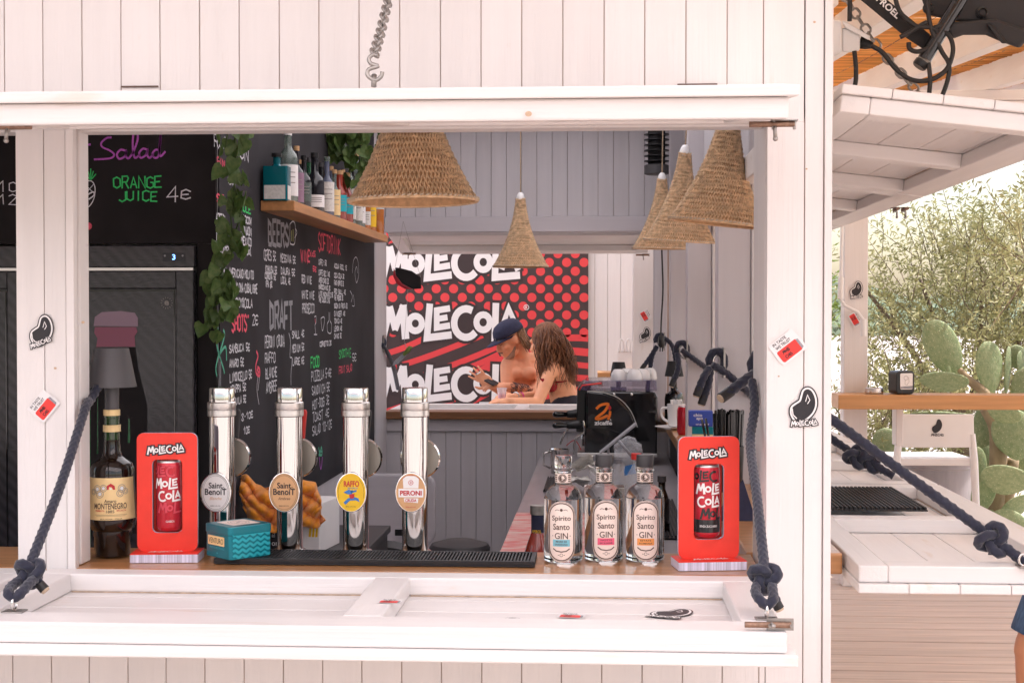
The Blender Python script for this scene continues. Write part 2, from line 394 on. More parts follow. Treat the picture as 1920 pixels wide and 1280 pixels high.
# ------------------------------------------------------------------ lettering
_TC = {}
def bfont(sx, bold=0.0, shear=0.0):
    k = (sx, bold, shear)
    if k not in _TC:
        cu = bpy.data.curves.new('lettering_source', 'FONT'); cu.body = sx; cu.size = 1.0; cu.offset = bold; cu.shear = shear; cu.resolution_u = 3
        ob = bpy.data.objects.new('lettering_source', cu); COL.objects.link(ob)
        bpy.context.view_layer.update()
        me = bpy.data.meshes.new_from_object(ob.evaluated_get(bpy.context.evaluated_depsgraph_get()))
        V_ = [(q.co.x, q.co.y) for q in me.vertices]; F_ = [tuple(p.vertices) for p in me.polygons]
        bpy.data.objects.remove(ob); bpy.data.curves.remove(cu); bpy.data.meshes.remove(me)
        _TC[k] = (V_, F_)
    return _TC[k]
def word(mb, sx, u, v, wd, ht, fn, h=0.0, bold=0.012, shear=0.0, arc=None):
    """printed word centred on (u, v), fitted to wd x ht"""
    V_, F_ = bfont(sx, bold, shear)
    if not V_: return
    x0 = min(q[0] for q in V_); x1 = max(q[0] for q in V_); y0 = min(q[1] for q in V_); y1 = max(q[1] for q in V_)
    a = wd/(x1-x0); b = ht/max(1e-6, y1-y0)
    out = []
    for x, y in V_:
        uu = u+(x-(x0+x1)/2)*a; vv = v+(y-(y0+y1)/2)*b
        if arc:
            ang = (uu-u)/arc; uu = u+(abs(arc)+(vv-v)*(1 if arc > 0 else -1))*math.sin(abs(ang))*(1 if uu > u else -1); vv = v+(vv-v)-arc*(1-math.cos(ang))
        out.append(fn(uu, vv, h))
    mb.add(out, F_)
GL = {
 'A': '00,26,40/12,32', 'B': '00,06,35,33,03/33,41,30,00', 'C': '45,26,05,01,20,41', 'D': '00,06,35,31,00', 'E': '40,00,06,46/03,33', 'F': '00,06,46/03,33',
 'G': '45,26,05,01,20,41,43,23', 'H': '00,06/40,46/03,43', 'I': '20,26', 'J': '46,41,20,01', 'K': '00,06/46,03,40', 'L': '06,00,40', 'M': '00,06,23,46,40',
 'N': '00,06,40,46', 'O': '20,01,05,26,45,41,20', 'P': '00,06,36,45,33,03', 'Q': '20,01,05,26,45,41,20/22,40', 'R': '00,06,36,45,33,03/23,40',
 'S': '45,26,05,04,42,41,20,01', 'T': '20,26/06,46', 'U': '06,01,20,41,46', 'V': '06,20,46', 'W': '06,10,24,30,46', 'X': '00,46/06,40', 'Y': '20,23,06/23,46',
 'Z': '06,46,00,40', '0': '20,01,05,26,45,41,20', '1': '04,26,20', '2': '05,26,45,00,40', '3': '06,46,23,42,20,01', '4': '30,36,02,42', '5': '46,06,03,33,42,20,01',
 '6': '46,04,01,20,42,23,02', '7': '06,46,10', '8': '20,01,45,26,05,41,20', '9': '40,45,26,04,43', '-': '13,33', '&': '40,05,26,34,01,20,42', '.': '10,11',
 '€': '45,26,05,01,20,41/03,33', '"': '15,16/25,26', 'a': '34,13,01,10,31/34,31,40', 'l': '16,11,20,30', 'd': '33,13,01,10,32/36,31,40', 'g': '33,13,12,31/34,3-1,1-1', '/': '00,46'}
def _pp(t):
    o = []; i = 0
    while i < len(t):
        if t[i] == '-': o.append(-int(t[i+1])*0.4); i += 2
        else: o.append(int(t[i])); i += 1
    return o
def chalk(mb, sx, u0, u1, v, ht, fn, w=0.003, h=0.0, jit=0.25, rng=random):
    """hand-drawn single-stroke capitals between u0 and u1, mid-height v"""
    n = len(sx); cw = (u1-u0)/n
    for i, ch in enumerate(sx):
        g = GL.get(ch) or GL.get(ch.upper())
        if not g: continue
        dy = rng.uniform(-1, 1)*ht*0.05; sc = 1+rng.uniform(-.08, .08)
        for st in g.split('/'):
            pl = []
            for q in st.split(','):
                x, y = _pp(q)
                pl.append((u0+cw*(i+0.08+0.80*(x/4)) + rng.uniform(-1, 1)*cw*0.04*jit*4, v+dy+(y/6-0.5)*ht*sc + rng.uniform(-1, 1)*ht*0.03*jit*4))
            mb.ribbon(pl, w, fn, h)
def arcpts(cx, cy, r, a0, a1, n=20, ry=None):
    ry = r if ry is None else ry
    return [(cx+r*math.cos(R(a0+(a1-a0)*i/n)), cy+ry*math.sin(R(a0+(a1-a0)*i/n))) for i in range(n+1)]
LOGO = [([(0.14, 0), (0.56, 1.56)], .34, 0), ([(0.56, 1.58), (0.88, .50)], .30, 0), ([(0.84, .50), (1.32, 1.64)], .30, 0), ([(1.30, 1.66), (1.44, 0.05)], .34, 0), (arcpts(1.98, .78, .36, 0, 342, 19), .26, 1),
        ([(2.78, 1.72), (2.62, .08), (3.95, .22)], .29, 0), ([(3.86, 1.52), (3.16, 1.42), (3.16, .58), (3.86, .68)], .24, 0), ([(3.16, 1.0), (3.72, 1.08)], .22, 0),
        (arcpts(4.78, .80, .66, 62, 318, 18, .70), .29, 0), (arcpts(5.72, .84, .37, 0, 342, 19), .26, 1),
        ([(6.42, 1.75), (6.36, .10), (7.7, .20)], .29, 0), ([(6.74, .52), (7.12, 1.52), (7.62, .46)], .24, 0), ([(6.86, .82), (7.46, .80)], .2, 0)]
LOGO_TOP = [[(a, b) for a, b in l[0]] for l in LOGO[:8]]
def logo(mb, fn, sc, u0, v0, h=0.0, grow=0.0, rot=0.0, pieces=LOGO, du=0.0, dv=0.0, step=None):
    ca, sa = math.cos(R(rot)), math.sin(R(rot))
    for ip, (pl, wd, cl) in enumerate(pieces):
        h = h + .00012
        q = [(((x+du)*ca-(y+dv)*sa)*sc+u0, ((x+du)*sa+(y+dv)*ca)*sc+v0) for x, y in pl]
        if grow and not cl:      # longer ends for the outline
            a = Vector(q[0])-Vector(q[1]); b = Vector(q[-1])-Vector(q[-2])
            a = a.normalized()*grow*sc*.5; b = b.normalized()*grow*sc*.5
            q = [(q[0][0]+a.x, q[0][1]+a.y)] + q[1:-1] + [(q[-1][0]+b.x, q[-1][1]+b.y)]
        mb.ribbon(q, (wd+grow)*sc, fn, h, step=step, closed=bool(cl))
def bean_pts(grow=0.0, rot=20):
    pts = [(.05, .15), (.0, .42), (.10, .66), (.30, .74), (.52, .80), (.66, .98), (.80, 1.16), (.98, 1.18), (1.10, 1.02), (1.12, .72), (1.02, .42), (.80, .18), (.48, .04), (.2, .02)]
    c = Vector((.6, .55)); o = []
    n = len(pts)
    for i in range(n):                        # smooth closed curve (Catmull-Rom)
        p0, p1, p2, p3 = (Vector(pts[(i+k) % n]) for k in (-1, 0, 1, 2))
        for t in (0, .33, .66):
            q = 0.5*((2*p1)+(p2-p0)*t+(2*p0-5*p1+4*p2-p3)*t*t+(3*p1-p0-3*p2+p3)*t**3)
            o.append((q.x, q.y))
    ca, sa = math.cos(R(rot)), math.sin(R(rot)); o = [(.58+(x-.58)*ca-(y-.6)*sa, .62+(x-.58)*sa+(y-.6)*ca) for x, y in o]
    if grow:
        q = []
        for i in range(len(o)):
            d = Vector(o[(i+1) % len(o)])-Vector(o[i-1]); d.normalize()
            q.append((o[i][0]+d.y*grow*-1, o[i][1]-d.x*grow*-1))
        o = q
    return o
def bean_sticker(loc_fn, sc, name, label, rot=-12, word_rot=8, group=None):
    """round-cornered emblem: dark bean with pale outline above the outlined word"""
    r = thing(name, label, 'sticker', group=group)
    ca, sa = math.cos(R(rot)), math.sin(R(rot))
    f0 = lambda u, v, h=0.0: loc_fn((u-.6)*sc, (v-.2)*sc, h)
    a = MB(); a.poly(bean_pts(.13), f0, .0006); logo(a, f0, .145, .05, -.28, .0006, grow=.55, rot=word_rot); a.build('outer_edge', 'ink', r)
    b = MB(); b.poly(bean_pts(.075), f0, .0010); logo(b, f0, .145, .05, -.28, .0010, rot=word_rot); b.build('pale_print', 'ink_white', r)
    c = MB(); c.poly(bean_pts(.0), f0, .0014); c.build('bean', 'ink', r)
    d = MB(); d.ribbon([(.30, .06), (.14, .22), (.10, .50)], .045, f0, .0018); d.ribbon([(.66, .78), (.74, 1.06), (.84, .84), (.74, .68)], .035, f0, .0018); d.build('highlight', 'ink_white', r)
    return r
def can_sticker(loc_fn, sc, name, label, rot=35, group=None):
    r = thing(name, label, 'sticker', group=group)
    ca, sa = math.cos(R(rot)), math.sin(R(rot))
    f0 = lambda u, v, h=0.0: loc_fn((u*ca-v*sa)*sc, (u*sa+v*ca)*sc, h)
    a = MB(); a.poly([(-.85, -.3), (-.8, .72), (.75, .74), (.85, -.15), (.8, -.62), (-.75, -.62)], f0, .0005); a.build('film', 'sticker_film', r)
    b = MB(); b.poly([(-.62, -.5), (-.68, -.42), (-.68, .1), (-.62, .18), (.52, .18), (.62, .1), (.62, -.42), (.52, -.5)], f0, .0010); b.build('can_print', 'red_print', r)
    e = MB(); e.poly([(.56, .16), (.70, .10), (.70, -.42), (.56, -.48)], f0, .0013); e.build('can_lid', 'chalk_grey', r)
    c = MB(); logo(c, f0, .115, -.42, -.12, .0014, pieces=LOGO[:8]); logo(c, f0, .115, -.88, -.4, .0014, pieces=LOGO[8:]); 
    word(c, 'IN TASTE', -.18, .58, .85, .17, f0, .0010); word(c, 'WE TRUST', -.10, .34, .95, .17, f0, .0010); c.build('lettering', 'ink', r)
    return r
# ================================================================== the setting
OB, OT, WT = 1.093, 1.969, 2.75          # sill height, opening top, wall top
D0 = 2.786
def xF(px, d=D0): return P(px, 600, d).x
def Yd(d): return CAMY + d

m = MB(); m.add([(-900, -900, -.16), (900, -900, -.16), (900, 1500, -.16), (-900, 1500, -.16)], [(0, 1, 2, 3)])
tag(m.build('ground', 'sand'), 'dry sandy ground around the kiosk and deck', None, kind='structure')
m = MB(); m.add([(-60, 32, -.15), (260, 32, -.15), (260, 72, -.15), (-60, 72, -.15)], [(0, 1, 2, 3)])
tag(m.build('road', 'gravel_road'), 'pale gravel road beyond the olive tree', None, kind='structure')
rg = random.Random(3)
m = MB()
nx, ny = 60, 8
for j in range(ny+1):
    for i in range(nx+1):
        x = -60+i*5.2; y = 118+j*9
        m.v.append((x, y, -.3+(math.sin(math.pi*j/ny)**.6)*(4.2+1.8*math.sin(x*.09)+1.2*math.sin(x*.31+1)+rg.uniform(-.5, .5))))
for j in range(ny):
    for i in range(nx): a = j*(nx+1)+i; m.f.append((a, a+1, a+nx+2, a+nx+1))
tag(m.build('hill', 'hill_green', smooth=True), 'low green hill on the horizon behind the road', None, kind='structure')
v_ = []; f_ = []
for i in range(16000):
    x = rg.uniform(-55, 235); y = rg.uniform(112, 125); h = rg.random()**1.5*(4.0+1.5*math.sin(x*.21)); s_ = rg.uniform(.10, .28)
    a = Euler((rg.uniform(0, 6), rg.uniform(0, 6), 0)).to_matrix(); o = len(v_)
    for q in ((-s_, 0, 0), (0, -s_*.6, 0), (s_, 0, 0), (0, s_*.6, 0)): v_.append(tuple(Vector((x, y, h)) + a @ Vector(q)))
    f_.append((o, o+1, o+2, o+3))
tl = MB(); tl.add(v_, f_); tag(tl.build('distant_treeline', 'hill_green'), 'far line of dark green trees beyond the road', 'trees', kind='stuff')
fp = MB(); fp.box(-.05, .05, -.05, .05, -.16, 1.2)
for i in range(7):
    o = fp.build('fence_post', 'bark') if i == 0 else o0.copy()
    if i: COL.objects.link(o)
    else: o0 = o
    o.location = (20+i*2.2, 74, 0); tag(o, 'thin dark fence post at the far edge of the pale road', 'post', 'fence posts along the far road')

# deck
deck = tag(part('deck', None), 'weathered timber boardwalk deck around the kiosk', None, kind='structure')
bm_ = MB(); bm_.box(-5.2, 5.2, -.0672, .0672, -.028, 0)
jm = MB(); jm.box(-5.2, 5.2, -6.2, 6.5, -.06, -.032); jm.build('deck_joists', 'ink_brown', deck)
for i in range(86):
    if i == 0: o = b0 = bm_.build('deck_board', 'deck', deck, bevel=.003, seg=1)
    else: o = b0.copy(); COL.objects.link(o)
    o.location = (rg.uniform(-.05, .05), -6.1+i*.147, rg.uniform(-.0015, .0015))

# ================================================================== the kiosk
K = thing('beach_kiosk', 'white plank beach bar kiosk with open hatches and grey interior', 'kiosk')
def plank(parent, x0, x1, y0, y1, z0, z1, m='white_v', bev=.0013, name='plank'):
    q = MB(); q.box(x0, x1, y0, y1, z0, z1); return q.build(name, m, parent, bevel=bev)
G = .0009
# ---- front wall
fw = MB()
X1L, X1R, XC = xF(140), xF(1437), 0.452
XPL = xF(30)
fw.box(-2.7, XC-.02, .0042, .032, OT+.01, WT); fw.box(-2.7, X1R, .0042, .032, 0, OB-.04); fw.box(X1R+.02, XC-.012, .0042, .03, 0, WT-.01)
fw.box(XPL+.012, X1L-.012, .0042, .03, OB-.04, OT+.01)
fw = fw.build('front_wall', 'gap', K)
up = [11, 83, 156, 229, 302, 376, 450, 525, 599, 674, 750, 826, 902, 978, 1055, 1132, 1208, 1285, 1362, 1430]
ux = [xF(q) for q in up]; ux = [ux[0]-.0775*k for k in range(17, 0, -1)] + ux
for a, b in zip(ux, ux[1:]): plank(fw, a+G, b-G, rg.uniform(0, .0012), .018, OT+.003, WT)
plank(fw, xF(1430)+G, xF(1507)-G, 0, .018, OT+.003, WT)
lo = [19, 92, 163, 236, 308, 381, 455, 529, 603, 677, 752, 827, 903, 978, 1053, 1129, 1205, 1281, 1356, 1425]
lx = [xF(q) for q in lo]; lx = [lx[0]-.0775*k for k in range(17, 0, -1)] + lx
for a, b in zip(lx, lx[1:]): plank(fw, a+G, b-G, rg.uniform(0, .0012), .018, .02, OB-.04)
plank(fw, xF(1425)+G, xF(1437)-G, 0, .018, .02, OB-.04)
for a, b, z1 in ((1437, 1507, OT+.003), (1508, 1543, WT), (1544, 1559, WT)):
    plank(fw, xF(a)+G*.5, xF(b)-G*.5, -.001 if a != 1544 else -.006, .018, .02, z1)
for a, b in ((30, 83), (83, 124), (124, 140)): plank(fw, xF(a)+G, xF(b)-G*.6, 0 if a != 124 else -.003, .018, OB-.04, OT+.003)
# posts and jambs
def post(name, x0, x1, y0, y1, z0, z1, m, bev=.004):
    q = MB(); q.box(x0, x1, y0, y1, z0, z1); return q.build(name, m, K, bevel=bev)
post('door_post', XPL+.013, X1L-.0005, .031, .085, OB, OT+.1, 'white_v')
post('corner_post', X1R+.0005, XC-.022, .031, .10, OB-.6, WT-.06, 'white_v')
post('inner_corner_post', X1R+.003, XC-.022, .1015, .265, OB-.6, WT-.06, 'white_v')
post('lintel', -2.6, X1R, .033, .09, OT, OT+.1, 'white_h')
post('header_rail', -2.6, X1R-.01, .0325, .075, OB-.16, OB-.045, 'white_h')
# ---- right wall
XI = XC-.022                                             # inner face of side cladding
rw = MB(); rw.box(XI-.012, XI, .27, Yd(7.6), OT+.02, WT-.02); rw.box(XI-.012, XI, .27, Yd(7.6), 0.02, OB-.05); rw = rw.build('side_wall', 'grey_v', K)
pu = MB(); pu.box(XI+.001, XC, G, .0775-G, OT+.02, WT); pl_ = MB(); pl_.box(XI+.001, XC, G, .0775-G, .02, OB-.05)
y = .018; k = 0
while y < Yd(7.6)-.08:
    if k == 0: a = pu.build('plank', 'white_v', rw, bevel=.002); b = pl_.build('plank', 'white_v', rw, bevel=.002); pa, pb = a, b
    else:
        a = pa.copy(); b = pb.copy(); COL.objects.link(a); COL.objects.link(b)
    a.location = (0, y, 0); b.location = (0, y, 0); y += .0775; k += 1
for d in (4.30, 5.80, 7.22):
    post('side_post', .352, XC-.001, Yd(d), Yd(d)+.095, OB-.3, WT-.05, 'lilac_post')
    post('post_trim', XC+.0005, XC+.02, Yd(d)-.01, Yd(d)+.105, OB-.02, OT+.03, 'white_v')
post('side_lintel', .40, XC-.0235, .27, Yd(7.5), OT, OT+.07, 'white_y')
q = MB(); q.box(.312, .516, .27, Yd(7.45), OB-.045, OB); q.build('side_sill', 'counter_wood', K, bevel=.004)
# ---- back wall
YB = Yd(7.5)
XW = P(722, 600, 7.5).x; XBR = P(1224, 600, 7.5).x
bw = MB(); bw.box(XW, XC-.022, YB+.019, YB+.04, 2.12, WT); bw.box(XW, XC-.022, YB+.019, YB+.04, 0, OB-.05); bw.box(XBR+.005, XC-.024, YB+.004, YB+.041, OB-.05, 2.12)
bw = bw.build('back_wall', 'gap', K)
x = XW+.002
while x < XC-.04:
    plank(bw, x+G, min(x+.0805, XC-.03)-G, YB, YB+.018, 2.118, WT-.01, 'grey_v'); plank(bw, x+G, min(x+.0805, XC-.03)-G, YB, YB+.018, .02, OB-.11, 'grey_v'); x += .0805
post('back_header', XW, XBR+.02, YB-.022, YB+.02, 2.036, 2.117, 'grey_h'); post('back_apron', XW+.002, XBR, YB-.016, YB+.018, OB-.109, OB-.045, 'grey_h')
post('back_jamb', XBR+.004, .351, YB-.02, YB+.035, OB-.05, 2.12, 'lilac_post')
q = MB(); q.box(XW+.003, .30, YB-.05, YB+.11, OB-.042, OB-.002); q.build('back_ledge', 'sill_wood', K, bevel=.003)
bo = MB(); bo.box(-2.7, XC, YB+.042, YB+.06, 2.1, WT); bo.box(-2.7, XC, YB+.042, YB+.06, 0, OB-.06); bo.box(XBR+.003, XC, YB+.042, YB+.06, OB-.06, 2.1); bo.box(-2.7, XW-.02, YB+.042, YB+.06, OB-.06, 2.1)
bo.build('back_cladding', 'white_v', K)
# ---- chalkboard partition, left wall, floor, ceiling, roof
pw = MB(); pw.box(XW-.04, XW, 1.402, YB+.018, 0, WT-.02); pw.build('partition', 'grey_v', K)
pb_ = P(680, 600, 7.0); YCB = PX(680, 600, XW).y
post('partition_trim', XW+.0005, XW+.012, YCB+.32, YB-.03, 0.02, 2.03, 'grey_v', .002)
lw = MB(); lw.box(-2.7, -2.66, .033, YB+.04, 0, WT); lw.build('left_wall', 'white_v', K)
q = MB(); q.box(-2.66, XC-.03, .04, YB, .004, .03); q.build('kiosk_floor', 'floor_lino', K)
SKY = (-.95, .28, .55, 4.35)                               # opal roof panel added to light the bar from above
q = MB(); z0_, z1_ = WT-.03, WT-.002
q.box(-2.69, SKY[0], .034, YB+.04, z0_, z1_); q.box(SKY[1], XC-.03, .034, YB+.04, z0_, z1_); q.box(SKY[0], SKY[1], .034, SKY[2], z0_, z1_); q.box(SKY[0], SKY[1], SKY[3], YB+.04, z0_, z1_); q.build('kiosk_ceiling', 'ceiling_paint', K)
q = MB(); z0_, z1_ = WT+.003, WT+.09
q.box(-2.85, SKY[0], -.95, YB+.25, z0_, z1_); q.box(SKY[1], XC+.16, -.95, YB+.25, z0_, z1_); q.box(SKY[0], SKY[1], -.95, SKY[2], z0_, z1_); q.box(SKY[0], SKY[1], SKY[3], YB+.25, z0_, z1_); q.build('kiosk_roof', 'white_h', K)  # front overhang deepened to shade the upper facade
q = MB(); q.add([(SKY[0]-.05, SKY[2]-.05, WT+.094), (SKY[1]+.05, SKY[2]-.05, WT+.094), (SKY[1]+.05, SKY[3]+.05, WT+.094), (SKY[0]-.05, SKY[3]+.05, WT+.094)], [(0, 1, 2, 3)]); q.build('added_skylight', 'added_opal_panel', K)
# ---- front counter
q = MB(); q.box(-2.6, X1R-.002, .002, .255, OB-.036, OB-.001); q.build('front_counter', 'counter_wood', K, bevel=.003)
q = MB(); q.box(-2.6, X1R-.03, .04, .24, OB-.40, OB-.037); q.build('counter_skirt', 'grey_v', K)

# ---- hatches: a shutter is built flat, hinge along x at y = 0, opening towards -y, rails on +z * s
def shutter(name, L, dep, s, label):
    r = part(name, K); r['label'] = label
    tp, tr = .0185, .0355
    n = 5; wv = (dep+.012)/n
    for i in range(n):
        z0, z1 = sorted((0, s*tp))
        plank(r, -.013, L+.016, -(i+1)*wv+G*.6, -i*wv-G*.6, z0, z1, 'white_h', .0025)
    z0, z1 = sorted((s*(tp+.0006), s*(tp+tr)))
    for (a, b, c, d) in ((0, L, -dep, -dep+.082), (0, L, -.062, -.003), (0, .066, -dep+.0822, -.0622), (L-.066, L, -dep+.0822, -.0622), (L/2-.034, L/2+.034, -dep+.0822, -.0622)):
        plank(r, a, b, c, d, z0, z1, 'white_h' if b-a > .2 else 'white_y', .0035, 'rail')
    g = MB(); zz = s*(tp+.0009)
    for (a, b, c, d) in ((.066, L/2-.034, -.0665, -.0622), (L/2+.034, L-.066, -.0665, -.0622), (L/2+.034, L-.066, -dep+.0822, -dep+.0845)):
        zs = sorted((zz-.0004, zz+.0009)); g.box(a+.002, b-.002, c, d, *zs)
    g.build('grime_line', 'grime', r)
    return r
XTL, XTR = -1.10, xF(1478, 2.292)
LT = XTR-XTL; DEP = .494
tray = shutter('lower_hatch', LT, DEP, 1, 'white counter hatch folded down below the taps'); tray.location = (XTL, -.003, OB-.054)
awn = shutter('upper_hatch', LT, DEP, -1, 'white hatch propped open above the front opening')
awn.location = (XTL, -.005, OT+.036+.0185); awn.rotation_euler = (math.atan2(.058, DEP), 0, 0)
def setpose(o, loc, rot, label):
    o.location = loc; o.rotation_euler = rot; o['label'] = label; return o
setpose(copy_tree(tray, K), (XTL-LT-.035, -.003, OB-.054), (0, 0, 0), 'white counter hatch folded down at the far left window')
setpose(copy_tree(awn, K), (XTL-LT-.035, -.005, OT+.0545), awn.rotation_euler, 'white hatch propped open above the far left window')
rx = awn.rotation_euler[0]
for i, y0 in enumerate((.125, .125+LT+.03, .125+2*(LT+.03))):
    nm = ('nearest', 'middle', 'farthest')[i]
    setpose(copy_tree(tray, K), (.521, y0, OB-.054), (0, 0, R(90)), 'white counter hatch folded down on the side wall, %s of three' % nm)
    setpose(copy_tree(awn, K), (.485, y0, OT+.0945), (rx, 0, R(90)), 'white hatch propped open on the side wall, %s of three' % nm)
xb = (XW+XBR)/2+LT/2
setpose(copy_tree(tray, K), (xb, YB+.113, OB-.054), (0, 0, R(180)), 'white counter hatch folded down at the rear opening')
setpose(copy_tree(awn, K), (xb, YB+.066, 2.075), (rx*1.35, 0, R(180)), 'white hatch propped open above the rear opening')

# ---- latch bolts on the hatches
def bolt(name, M, flip=1):
    r = part(name, K); r.matrix_local = M @ Matrix.Scale(.8, 4)
    a = MB(); a.tube([(-.062*flip, 0, 0), (.03*flip, 0, 0)], .0062, 10); a.build('bolt_pin', 'rust_pin', r, smooth=True, auto=40)
    b = MB(); b.box(-.018, .036, -.012, .012, .006, .0085); b.tube([(.03*flip, 0, .008), (.03*flip, 0, -.011)], .0035, 8); b.tube([(-.012*flip, 0, .008), (-.012*flip, 0, -.011)], .0045, 8)
    b.build('bolt_plate', 'galv', r)
    c = MB(); c.tube([(-.010*flip, 0, 0), (-.010*flip, -.004, -.012), (-.009*flip, -.004, -.028)], .0042, 8); c.sphere((-.009*flip, -.004, -.030), .0055, 10, 6); c.build('bolt_lever', 'galv', r, smooth=True)
    return r
bolt('latch_bolt', Tm(*P(1462, 233, 2.36)))
bolt('latch_bolt', Tm(*P(5, 238, 2.36)), -1)
bolt('latch_bolt', Tm(*(P(1209, 478, 8.0))))
bolt('latch_bolt', Tm(*(P(763, 476, 8.0))), -1)
bolt('latch_bolt', Tm(*P(1679, 393, 4.45)) @ Rm(90, 'Z'))
bolt('latch_bolt', Tm(*P(1695, 393, 4.30)) @ Rm(90, 'Z'))
bolt('latch_bolt', Tm(*(PZ(1455, 1171, OB+.010))) @ Rm(-90, 'X'))
for px, py, dk, rr_k, par in ((991, 214, 2.2885, .0055, 0), (156, 604, D0, .0035, 1), (104, 690, D0, .003, 1), (1512, 317, D0, .0022, 1), (1527, 42, D0, .0028, 1), (128, 612, D0, .0026, 1), (1460, 705, D0, .002, 1)):
    kq = P(px, py, dk); q = MB(); q.disc(0, 0, rr_k, rr_k*.8, FRONT(kq.x, kq.y-.0016, kq.z), 0, 14); q.build('knot', 'grime', K)
# dark strips painted where plank ends leave gaps above the hatch
q = MB(); a = P(228, 161, D0); q.box(a.x, a.x+.075, -.004, -.0012, a.z-.004, a.z-.001); a = P(1270, 157, D0); q.box(a.x, a.x+.077, -.004, -.0012, a.z-.004, a.z-.001)
q.build('plank_end_gap', 'ink_brown', K)

# ================================================================== pergola, table, chair
PG = thing('pergola', 'white timber pergola roofed with orange reed matting beside the kiosk', 'pergola')
def zr(d): return CAMZ + 1.307 - .080*(8.5-d)
bmz = zr(8.5)
q = MB(); q.box(.6, 5.2, Yd(8.45), Yd(8.52), bmz-.06, bmz); q.build('beam', 'white_h', PG, bevel=.004)
q = MB(); q.box(.6, 5.2, Yd(8.46), Yd(8.58), bmz-.30, bmz-.062); q.build('beam', 'white_h', PG, bevel=.004)
for i, xr in enumerate((.70, 1.0, 1.62, 2.24, 2.86, 3.48, 4.1)):
    M = Matrix.Translation((xr, Yd(8.9), zr(8.9)+.005)) @ Matrix.Rotation(math.atan(.080), 4, 'X')
    q = MB(); q.box(0, .075, -6.6 if i else -4.2, 1.7 if i < 5 else 0, 0, .15); q.build('rafter', 'white_y', PG, bevel=.004, M=M)
rr = random.Random(11); q = MB()
for lay in range(1):
    d = 2.2
    while d < 10.5:
        for (xa, xz) in ((.62, 2.3), (2.2, 3.7), (3.6, 5.0)):
            if d > 9.1 and xa > 3: continue
            if d > 9.1: xz = min(xz, 3.05)
            r_ = rr.uniform(.0035, .0068); z = zr(d)+.162+.013*lay+rr.uniform(-.006, .006)
            yy = Yd(d)+rr.uniform(-.003, .003); x0 = xa+rr.uniform(-.15, .05); x1 = xz+rr.uniform(-.05, .15); dz = rr.uniform(-.006, .006); dy = rr.uniform(-.012, .012)
            v = []
            for x_, oy, oz in ((x0, 0, 0), (x1, dy, dz)):
                for a in (30, 150, 270): v.append((x_, yy+oy+r_*math.cos(R(a)), z+oz+r_*math.sin(R(a))))
            q.add(v, [(0, 1, 4, 3), (1, 2, 5, 4), (2, 0, 3, 5)])
        d += rr.uniform(.0115, .0165)
o = q.build('reed_mat', 'reed', PG); o['kind'] = 'stuff'
q = MB(); q.add([(.62, Yd(2.2), zr(2.2)+.178), (5.0, Yd(2.2), zr(2.2)+.178), (5.0, Yd(9.1), zr(9.1)+.178), (.62, Yd(9.1), zr(9.1)+.178)], [(0, 1, 2, 3)]); q.build('added_diffuser_sheet', 'diffuser_sheet_mat', PG)  # sheet added above the reeds to close sun slits
q = MB()                                                       # binding wires under the mat
for xw_ in np.arange(.8, 5.0, .33): q.tube([(xw_+.02*math.sin(t*9), Yd(2.3+t*6.7), zr(2.3+t*6.7)+.153) for t in np.linspace(0, 1, 30)], .0018, 5)
q.build('binding_wire', 'ink_brown', PG)
xp = P(1590, 600, 8.5).x; xp1 = P(1625, 600, 8.5).x
def pgpost(x0, x1, y0, y1):
    q = MB(); q.box(x0, x1, y0, y1, 0, bmz-.302); return q.build('post', 'white_v', PG, bevel=.005)
pgpost(xp-.03, xp1, Yd(8.46), Yd(8.58)); pgpost(3.4, 3.52, Yd(8.46), Yd(8.58)); pgpost(4.4, 4.52, Yd(2.4), Yd(2.52)); pgpost(4.4, 4.52, Yd(8.46), Yd(8.58))
q = MB(); q.box(.6, 5.2, Yd(2.40), Yd(2.48), zr(2.4)-.14, zr(2.4)+.0); q.build('beam', 'white_h', PG, bevel=.004)
# unseen canopy added before the kiosk for soft, neutral light
FC = thing('added_front_canopy', 'unseen white cloth canopy on posts, added to soften light on the kiosk front', 'canopy', (-.5, -3.2, 0)); fo = Vector((-.5, -3.2, 0))
nx_, ny_ = 44, 24
q = MB()
for j in range(ny_+1):
    for i in range(nx_+1):
        u = i/nx_; v = j/ny_; q.v.append((-5.4+10.9*u, -2.9+5.25*v, 2.955-.10*abs(math.sin(u*math.pi*5))*math.sin(v*math.pi)))
for j in range(ny_):
    for i in range(nx_): a = j*(nx_+1)+i; q.f.append((a, a+1, a+nx_+2, a+nx_+1))
q.build('light_diffusing_cloth', 'light_diffusing_cloth', FC, smooth=True)
for x_ in (-5.8, -3.8, -1.8, .1, 2.3, 4.6): q = MB(); q.box(x_+.5, x_+.57, -2.9, 2.6, 2.70, 2.82); q.build('rafter', 'white_y', FC, bevel=.004)
q = MB(); q.box(-5.4, 5.4, -3.02, -2.92, 2.62, 2.815); q.build('beam', 'white_h', FC, bevel=.004)
for x_ in (-5.2, 5.2): q = MB(); q.box(x_-.06, x_+.06, -3.03, -2.91, 0, 2.615); q.build('post', 'white_v', FC, bevel=.005)
cr = thing('awning_crank', 'white bent crank handle hanging on the pergola post', 'crank')
a = [P(1579, 415, 8.38), P(1577, 520, 8.38), P(1576, 560, 8.38), P(1584, 573, 8.38), P(1608, 585, 8.38), P(1619, 600, 8.38), P(1619, 628, 8.38)]
q = MB(); q.tube(a, .010, 10); q.build('crank_rod', 'white_plastic', cr, smooth=True, auto=50)
for g0, g1 in ((a[1], a[2]), (P(1619, 598, 8.38), P(1619, 630, 8.38))): q = MB(); q.tube([g0, g1], .0175, 10); q.build('grip', 'white_plastic', cr, smooth=True, auto=50)

